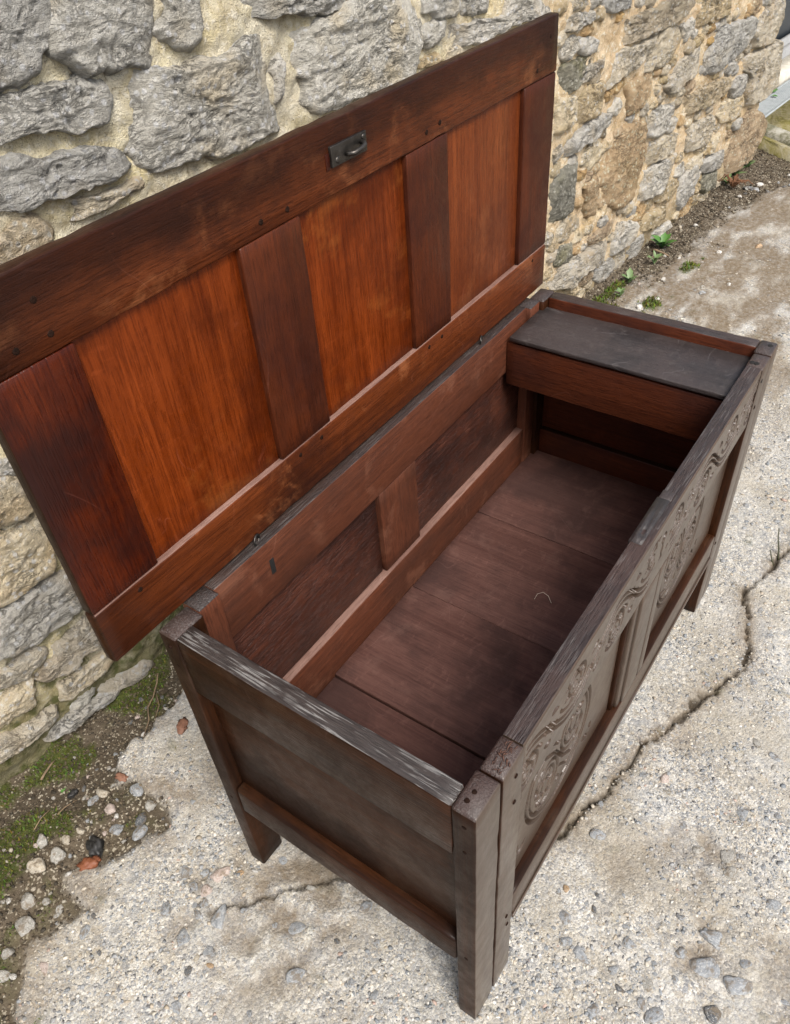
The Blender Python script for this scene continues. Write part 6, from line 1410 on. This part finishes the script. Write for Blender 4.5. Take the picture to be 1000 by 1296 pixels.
# smaller ones nothing tells apart
cnt = 0
while cnt < 90:
    x = _rk.uniform(-.42, .2) if _rk.random() < .62 else _rk.uniform(2.4, 4.3)
    y = _rk.uniform(.5, 1.1)
    sd = soil_sd(np.array([x]), np.array([y]))[0]
    if not(-.01 < sd < .30) or wall_y(x)-y < .05 or _rk.random() < max(0, sd)*3.6: continue
    r = _rk.uniform(.004, .0095)*(1 if x < 1 else 1.7)
    k = _rk.choice(['pale', 'pale', 'cream', 'blue', 'dark', 'white', 'pink'])
    o = link('pebble', rock_mesh(k, False))
    o.scale = (r, r*_rk.uniform(.6, 1), r*_rk.uniform(.45, .7))
    o.rotation_euler = (_rk.normal(0, .3), _rk.normal(0, .3), _rk.uniform(0, 6.28))
    o.location = (x, y, gz(x, y)+r*.25)
    tag(o, 'tiny plain pebble among others on the dark soil under the wall', 'pebble', 'tiny pebbles on the soil strip')
    cnt += 1
EMBED = [(-0.377, 0.721, 0.0148, 'pink'), (-0.292, 0.708, 0.0148, 'blue'), (-0.1, 0.627, 0.0219, 'blue'), (-0.077, 0.594, 0.0163, 'blue'), (-0.067, 0.562, 0.027, 'pink'), (-0.113, 0.591, 0.0162, 'blue'), (-0.104, 0.564, 0.0179, 'pink'), (-0.123, 0.545, 0.0125, 'blue'), (-0.145, 0.544, 0.0107, 'blue'), (-0.133, 0.504, 0.0335, 'blue'), (-0.19, 0.54, 0.0231, 'blue'), (-0.182, 0.477, 0.0175, 'blue'), (0.017, 0.391, 0.0122, 'pale'), (-0.059, 0.365, 0.019, 'blue'), (-0.121, 0.312, 0.0221, 'blue'), (0.032, 0.475, 0.0161, 'blue'), (0.049, 0.274, 0.0138, 'blue'), (-0.283, 0.457, 0.0139, 'blue'), (-0.227, 0.486, 0.014, 'dark'), (-0.173, 0.605, 0.0198, 'blue'), (-0.067, 0.171, 0.0117, 'blue'), (-0.074, 0.219, 0.0118, 'blue'), (0.053, 0.305, 0.0087, 'pale'), (0.628, -0.265, 0.0207, 'blue'), (0.425, -0.038, 0.0179, 'blue'), (0.614, -0.105, 0.015, 'pink'), (0.3, -0.299, 0.0329, 'blue'), (0.358, -0.298, 0.0263, 'blue'), (0.3, -0.354, 0.0278, 'blue'), (0.301, -0.253, 0.0173, 'blue'), (0.196, -0.105, 0.0204, 'blue'), (0.202, -0.074, 0.017, 'blue'), (0.282, -0.093, 0.0104, 'dark'), (0.239, -0.051, 0.0171, 'blue'), (0.261, -0.173, 0.0154, 'blue'), (0.177, -0.253, 0.0219, 'blue'), (0.238, -0.338, 0.0205, 'dark'), (0.181, -0.134, 0.0169, 'white'), (0.66, -0.326, 0.0114, 'blue'), (0.79, -0.284, 0.0158, 'blue'), (0.807, -0.239, 0.0159, 'pale'), (0.519, -0.269, 0.0201, 'pale'), (0.477, -0.368, 0.0163, 'blue'), (0.36, -0.235, 0.0105, 'blue'), (0.288, -0.154, 0.0104, 'blue'), (0.205, -0.167, 0.0119, 'blue'), (0.601, -0.065, 0.0112, 'blue'), (0.129, -0.162, 0.0167, 'blue'), (0.182, -0.227, 0.0152, 'blue'), (0.346, -0.357, 0.0123, 'blue'), (0.591, -0.124, 0.013, 'pale'), (0.502, -0.216, 0.0164, 'pale'), (0.488, -0.287, 0.0181, 'pale'), (0.217, -0.225, 0.0136, 'pale'), (0.183, -0.186, 0.0118, 'dark'), (1.184, -0.137, 0.0111, 'blue'), (0.999, -0.193, 0.0105, 'blue'), (0.96, -0.186, 0.0104, 'blue'), (0.926, -0.227, 0.0103, 'white'), (1.565, 0.012, 0.0126, 'blue'), (1.265, -0.038, 0.0115, 'pale'), (1.851, 0.039, 0.0165, 'pale'), (1.54, -0.079, 0.0125, 'blue')]
n_r = 0
while n_r < 190:
    u = _rk.random()
    if u < .5: x, y = _rk.uniform(.05, 1.25), _rk.uniform(-.45, -.01)
    elif u < .75: x, y = _rk.uniform(-.42, .05), _rk.uniform(.1, .95)
    else: x, y = _rk.uniform(1.2, 2.6), _rk.uniform(-.25, .8)
    if soil_sd(np.array([x]), np.array([y]))[0] > -.01: continue
    r = _rk.uniform(.0055, .0115)*(1.25 if x > 1.2 else 1)
    EMBED.append((x, y, r, _rk.choice(['blue', 'blue', 'blue', 'pale', 'pale', 'cream', 'dark', 'white', 'tan', 'pink'], p=[.2, .2, .12, .15, .1, .08, .06, .04, .02, .03])))
    n_r += 1
for i, (x, y, r, k) in enumerate(EMBED):
    o = link('aggregate_stone', rock_mesh(k, i < 63), None, ground)
    o.scale = (r*_rk.uniform(.9, 1.15), r*_rk.uniform(.62, .95), r*_rk.uniform(.26, .4))
    o.rotation_euler = (_rk.normal(0, .12), _rk.normal(0, .12), _rk.uniform(0, 6.28))
    o.location = (x, y, gz(x, y)+r*(-.04 if i < 63 else -.08))

def scatter(name, pos, rad, colr, squash, base, mat, seed, kind='stuff', parent=None):
    rng = np.random.default_rng(seed)
    bv, bf = base
    n, m = len(pos), len(bv)
    v = np.repeat(bv[None], n, 0)*rng.uniform(.62, 1.25, (n, m, 1))
    v = v*(rad[:, None, None]*np.stack([rng.uniform(.75, 1.35, n), rng.uniform(.6, 1.05, n), rng.uniform(squash[0], squash[1], n)], 1)[:, None, :])
    a, b = rng.uniform(0, 6.28, n), rng.normal(0, .25, n)
    ca, sa, cb, sb = np.cos(a)[:, None], np.sin(a)[:, None], np.cos(b)[:, None], np.sin(b)[:, None]
    X, Y, Z = v[..., 0], v[..., 1], v[..., 2]
    Y, Z = Y*cb-Z*sb, Y*sb+Z*cb
    X, Y = X*ca-Y*sa, X*sa+Y*ca
    v = np.stack([X, Y, Z], -1)+pos[:, None, :]
    f = (bf[None]+(np.arange(n)*m)[:, None, None]).reshape(-1, 3)
    c = np.repeat(colr, m, 0)
    o = link(name, raw_mesh(name, v.reshape(-1, 3), f, dict(tint=c)), mat, parent)
    return tag(o, kind=kind)

def tint_material(name, rough=.75, bump=.4):
    t = NT(name)
    c = t.attr('tint').outputs['Color']
    n = t.noise(t.obj(), 420, 4, .7)
    col = t.mix(t.rng(n, .5, .7), c, t.mix(.55, c, (.10, .085, .06)))
    return t.done(col, rough, t.bump(n, bump, .002), Specular_IOR_Level=.3)
M_TINT = tint_material('small aggregate')
def chips(name, n, xr, yr, r0, r1, seed):
    rng = np.random.default_rng(seed)
    x, y = rng.uniform(*xr, n), rng.uniform(*yr, n)
    inside = (x > .02) & (x < 1.18) & (y > .06) & (y < .50)
    h, soil, moss, stain, crack = ground_fields(x, y)
    keep = (soil < .5) & (crack < .35) & ~inside & (fbm(np.stack([x, y, 0*x], 1)*4.2, 5) > rng.uniform(-.35, .35, n)) & (rng.random(n) > .55*np.clip(stain, 0, 1))
    x, y, h, stain = x[keep], y[keep], h[keep], stain[keep]
    n = len(x)
    r = r0+(r1-r0)*rng.random(n)**2.6
    pal = np.array([(.20, .22, .24), (.30, .31, .32), (.55, .50, .41), (.64, .59, .50), (.44, .37, .28), (.70, .67, .61), (.13, .13, .135), (.42, .41, .39), (.46, .33, .27)])
    pal = pal*.82+np.array([.40, .385, .355])*.1
    c = pal[rng.choice(9, n, p=[.20, .22, .12, .09, .10, .04, .06, .15, .02])]*rng.uniform(.85, 1.12, (n, 1))
    c = c*(1-.45*stain[:, None])+np.array([.2, .15, .09])*.45*stain[:, None]
    return scatter(name, np.stack([x, y, h-r*.02], 1), r, c, (.13, .27), ICO1, M_TINT, seed, parent=ground)
chips('aggregate_chips', 20000, (.0, 1.3), (-.55, .06), .0016, .0058, 31)
chips('aggregate_chips', 13000, (-.48, .12), (.0, .98), .0018, .006, 32)
chips('aggregate_chips', 13000, (1.2, 3.4), (-.35, .85), .003, .009, 33)
# crumbs of soil and grit along the wall foot
rng = np.random.default_rng(41)
x = np.concatenate([rng.uniform(-.5, .35, 6000), rng.uniform(2.2, 4.7, 6500)]); y = rng.uniform(.45, 1.16, 12500)
h, soil, moss, stain, crack = ground_fields(x, y)
k = (soil > .4) & (wall_y(x)-y > -.01); x, y, h = x[k], y[k], h[k]
r = rng.uniform(.0016, .0048, len(x))*np.where(x > 1, 1.5, 1.)
pal = np.array([(.05, .037, .024), (.085, .064, .042), (.13, .10, .065), (.30, .27, .21), (.032, .026, .018)])
scatter('soil_crumbs', np.stack([x, y, h+r*.3], 1), r, pal[rng.choice(5, len(x), p=[.32, .3, .16, .04, .18])], (.5, .9), ICO1, M_TINT, 42)

# moss: short upright shoots
rng = np.random.default_rng(51)
x = np.concatenate([rng.uniform(-.5, .45, 30000), rng.uniform(2.2, 3.1, 16000)]); y = rng.uniform(.5, 1.16, 46000)
h, soil, moss, stain, crack = ground_fields(x, y)
k = (moss > .3) & (rng.random(len(x)) < moss) & (wall_y(x)-y > -.03); x, y, h = x[k], y[k], h[k]
n = len(x)
ln = rng.uniform(.003, .008, n)*np.where(x > 1, 2.0, 1); w = ln*.32
a = rng.uniform(0, 6.28, n); lean = rng.normal(0, .5, (n, 2))*ln[:, None]
p0 = np.stack([x-np.cos(a)*w, y-np.sin(a)*w, h-.001], 1); p1 = np.stack([x+np.cos(a)*w, y+np.sin(a)*w, h-.001], 1)
p2 = np.stack([x+lean[:, 0], y+lean[:, 1], h+ln], 1)
mc = np.stack([rng.uniform(.05, .12, n), rng.uniform(.07, .145, n), rng.uniform(.008, .022, n)], 1)
mc = np.where((x > 2)[:, None], mc*np.array([1.1, 1.1, 1.]), mc)
tag(link('moss', raw_mesh('moss', np.stack([p0, p1, p2], 1).reshape(-1, 3), np.arange(3*n).reshape(n, 3), dict(tint=np.repeat(mc, 3, 0))), tint_material('moss shoots', .9, 0.)), kind='stuff')

# ------------------------------------------------------------------ small plants and litter
def leaf_mat(name, a, b, rough=.5, trans=.25):
    t = NT(name); o = t.obj((1, 1, 1), 3.)
    return t.done(t.mix(t.noise(o, 60, 3), a, b), rough, None, Transmission_Weight=0., Subsurface_Weight=0.)
M_LEAF = leaf_mat('fresh weed leaf', (.035, .11, .016), (.09, .21, .035))
M_LEAF2 = leaf_mat('dull weed leaf', (.07, .13, .04), (.16, .23, .09))
M_FERN = leaf_mat('dead fern', (.09, .04, .018), (.22, .10, .045), .8)
M_TWIG = leaf_mat('dry twig', (.10, .065, .04), (.28, .20, .12), .85)
M_CHAR = leaf_mat('charred leaf', (.008, .008, .008), (.03, .028, .026), .55)
M_ORANGE = leaf_mat('orange dead leaf', (.12, .035, .015), (.22, .075, .03), .6)
M_REDLEAF = leaf_mat('red brown dead leaf', (.14, .06, .035), (.26, .13, .08), .7)
M_HAIR = leaf_mat('pale fibre', (.5, .42, .34), (.6, .52, .42), .6)

def leaf_blade(base, direc, up, ln, wd_, lobes=0, cup=.25, n=7):
    """one leaf as a folded strip: returns verts, faces"""
    direc = Vector(direc).normalized(); up = Vector(up).normalized()
    side = direc.cross(up).normalized()
    V, F = [], []
    for i in range(n):
        t = i/(n-1)
        w = wd_*(math.sin(math.pi*min(1, t*.92+.06))**.8)*(1+(.28*math.sin(t*lobes*6.28) if lobes else 0))
        if i == n-1: w = wd_*.06
        c = Vector(base)+direc*ln*t-up*(cup*ln*t*t)
        V += [c-side*w+up*w*.25, c, c+side*w+up*w*.25]
    for i in range(n-1):
        for j in (0, 1): F.append((i*3+j, i*3+j+1, i*3+j+4, i*3+j+3))
    return [v[:] for v in V], F

def plant(name, loc, label, cat, leaves, mat, group=None, stem=None, stem_mat=None):
    org = np.array([loc[0], loc[1], gz(loc[0], loc[1])-.002])
    root = tag(empty(name, tuple(org)), label, cat, group)
    for (b, d, u, ln, w, lo) in leaves:
        v, f = leaf_blade(b, d, u, ln, w, lo)
        link('leaf', raw_mesh('leaf', v, f, smooth=True), mat, root)
    if stem:
        for s in stem: tube('stem', s, .0022, stem_mat or mat, root, None, 5)
    return root
rp = random.Random(9)
def rosette(n, ln, w, lift, lobes=0, h=0.):
    out = []
    for k in range(n):
        a = k*2.4+rp.uniform(-.3, .3); el = lift*rp.uniform(.7, 1.25)
        d = (math.cos(a)*math.cos(el), math.sin(a)*math.cos(el), math.sin(el))
        u = (-math.cos(a)*math.sin(el), -math.sin(a)*math.sin(el), math.cos(el))
        s = rp.uniform(.7, 1.1)
        out.append(((0, 0, h*rp.random()), d, u, ln*s, w*s, lobes))
    return out
plant('weed', (3.12, .86), 'bright green lobed weed sprouting at the foot of the wall', 'weed', rosette(11, .066, .019, .9, 2, .025), M_LEAF, None, [[(0, 0, 0), (.004, 0, .03)]])
plant('weed', (4.27, .83), 'green seedling clump under the brown corner stone nearest the kerb', 'weed', rosette(9, .05, .012, .8, 1, .03), M_LEAF2)
plant('weed', (4.12, .845), 'green seedling clump between the corner clump and the dead fern', 'weed', rosette(10, .055, .013, .8, 1, .03), M_LEAF2)
plant('weed', (3.98, .85), 'small green weed touching the dead brown fern', 'weed', rosette(8, .045, .012, .8, 1, .02), M_LEAF2)
plant('weed', (2.95, .83), 'pale thin sprig right of the long white base stone', 'weed', rosette(7, .05, .008, 1., 0, .03), M_LEAF2)
plant('weed', (2.74, .86), 'dull green sprig in the moss at the base stone', 'weed', rosette(9, .05, .012, .8, 2, .02), M_LEAF2)
plant('weed', (2.60, .84), 'low sprig in the moss nearest the far chest rim', 'weed', rosette(7, .035, .008, .8, 0, .02), M_LEAF2)
plant('weed', (-.114, 1.02), 'tiny bright seedling on the dark moss at lower left', 'weed', rosette(5, .012, .0045, .35), M_LEAF)
plant('weed', (.165, 1.035), 'tiny green seedling on the soil behind the chest corner', 'weed', rosette(5, .011, .004, .5), M_LEAF2)
# dead fern: curled fronds
fo = np.array([3.93, .80, gz(3.93, .80)])
fern = tag(empty('dead_fern', tuple(fo)), 'dead brown curled fern lying at the wall corner', 'fern')
for k in range(16):
    a = rp.uniform(0, 6.28); l_ = rp.uniform(.04, .10)
    pts = [(math.cos(a)*l_*t*math.cos(t*1.2), math.sin(a)*l_*t, .012+.05*math.sin(t*2.6)*rp.uniform(.6, 1.1)) for t in np.linspace(0, 1, 8)]
    tube('frond', pts, .005, M_FERN, fern, None, 5, list(np.linspace(1, .3, 8)))
# litter
def crumpled(name, loc, size, mat, label, cat, seed, flat_=.35):
    b, f = ICO3
    v = b*np.array([1, .62, flat_])
    v = v*(1+.55*fbm(b*2.2+seed, 3)[:, None])+.12*np.stack([fbm(b*4+seed+k*9, 3) for k in range(3)], 1)
    o = link(name, raw_mesh(name, v*size, f), mat)
    o.location = (loc[0], loc[1], gz(*loc)+size*flat_*.6)
    o.rotation_euler[2] = seed
    return tag(o, label, cat)
crumpled('charred_lump', (-.168, .83), .024, M_CHAR, 'black charred lump on the soil touching the orange leaf', 'charred lump', 1.2, .5)
crumpled('dead_leaf', (-.199, .812), .021, M_ORANGE, 'orange dead leaf lying against the black lump', 'leaf', 2.6, .3)
crumpled('charred_lump', (-.113, .99), .012, M_CHAR, 'small black crumb on the moss near the tiny seedling', 'charred lump', 3.1, .6)
crumpled('dead_leaf', (.14, .885), .019, M_REDLEAF, 'red-brown dead leaf beside the back leg of the chest', 'leaf', .6, .25)
crumpled('dead_leaf', (-.03, .905), .014, M_REDLEAF, 'small red-brown leaf scrap above the six-sided stone', 'leaf', 1.9, .3)
for (x, y, s, lab, a) in ((5.44, 1.035, .030, 'green fallen leaf lying on the steel drain grating', .3), (5.36, .985, .015, 'small green leaf scrap lower on the drain grating', 1.4)):
    v, f = leaf_blade((0, 0, 0), (math.cos(a), math.sin(a), .1), (0, 0, 1), s*2.6, s, 0, .1)
    o = link('fallen_leaf', raw_mesh('fallen_leaf', v, f, smooth=True), M_LEAF); o.location = (x-.03, y, .062)
    tag(o, lab, 'leaf')
def twig(pts, r, lab, mat=M_TWIG, nm='twig', cat='twig'):
    p = [np.array([x, y, gz(x, y)+z]) for x, y, z in pts]
    Q = []
    for a, b in zip(p[:-1], p[1:]): Q += [a, a*.5+b*.5+np.array([0, 0, r*.4])]
    Q.append(p[-1])
    org = p[0].copy()
    o = tube(nm, Q, r, mat, None, org, 6, list(np.linspace(1, .55, len(Q))))
    o.location = org
    return tag(o, lab, cat)
twig([(.225, 1.075, .03), (.205, 1.06, .022), (.17, 1.035, .014), (.14, 1.02, .012), (.115, .985, .01), (.085, .965, .006), (.07, .945, .004)], .0022, 'thin pale root trailing over the soil behind the chest corner')
twig([(.19, 1.05, .014), (.16, 1.0, .01), (.135, .985, .006), (.12, .965, .003)], .0015, 'shorter dark rootlet beside the trailing pale root')
twig([(-.165, .972, .004), (-.145, .975, .008), (-.118, .970, .004)], .0018, 'short dry twig on the moss left of the pebble cluster')
twig([(-.128, 1.10, .006), (-.10, 1.112, .007), (-.078, 1.118, .005)], .0032, 'pale grey stick on the mud below the lowest wall ledge')
twig([(3.07, .885, .006), (3.06, .85, .012), (3.045, .80, .006)], .006, 'brown twig on the soil beside the bright green weed')
twig([(-.215, .99, .004), (-.19, 1.0, .007), (-.165, 1.004, .004)], .0015, 'dry stalk lying across the moss at the far left')
# grass stalks rooted in the crack
for pts, lab in (([(1.40, -.125, 0), (1.415, -.115, .018), (1.43, -.104, .040), (1.447, -.097, .058)], 'tall dark grass stalk growing from the crack'),
                 ([(1.372, -.118, 0), (1.378, -.107, .014), (1.388, -.098, .026)], 'short dark grass stalk growing from the crack')):
    twig(pts, .0026, lab, leaf_mat('dark stalk', (.03, .03, .015), (.07, .07, .035)), 'grass_stalk', 'grass stalk')
hp = [(.700, .225), (.712, .238), (.716, .252), (.708, .262), (.692, .262), (.678, .254)]
hq = [np.array([x, y, .2875+.004*math.sin(i)]) for i, (x, y) in enumerate(hp)]
o = tube('hair', hq, .0005, M_HAIR, None, hq[0], 4); o.location = hq[0]
tag(o, 'stray pale curled hair lying on the chest floor', 'hair')
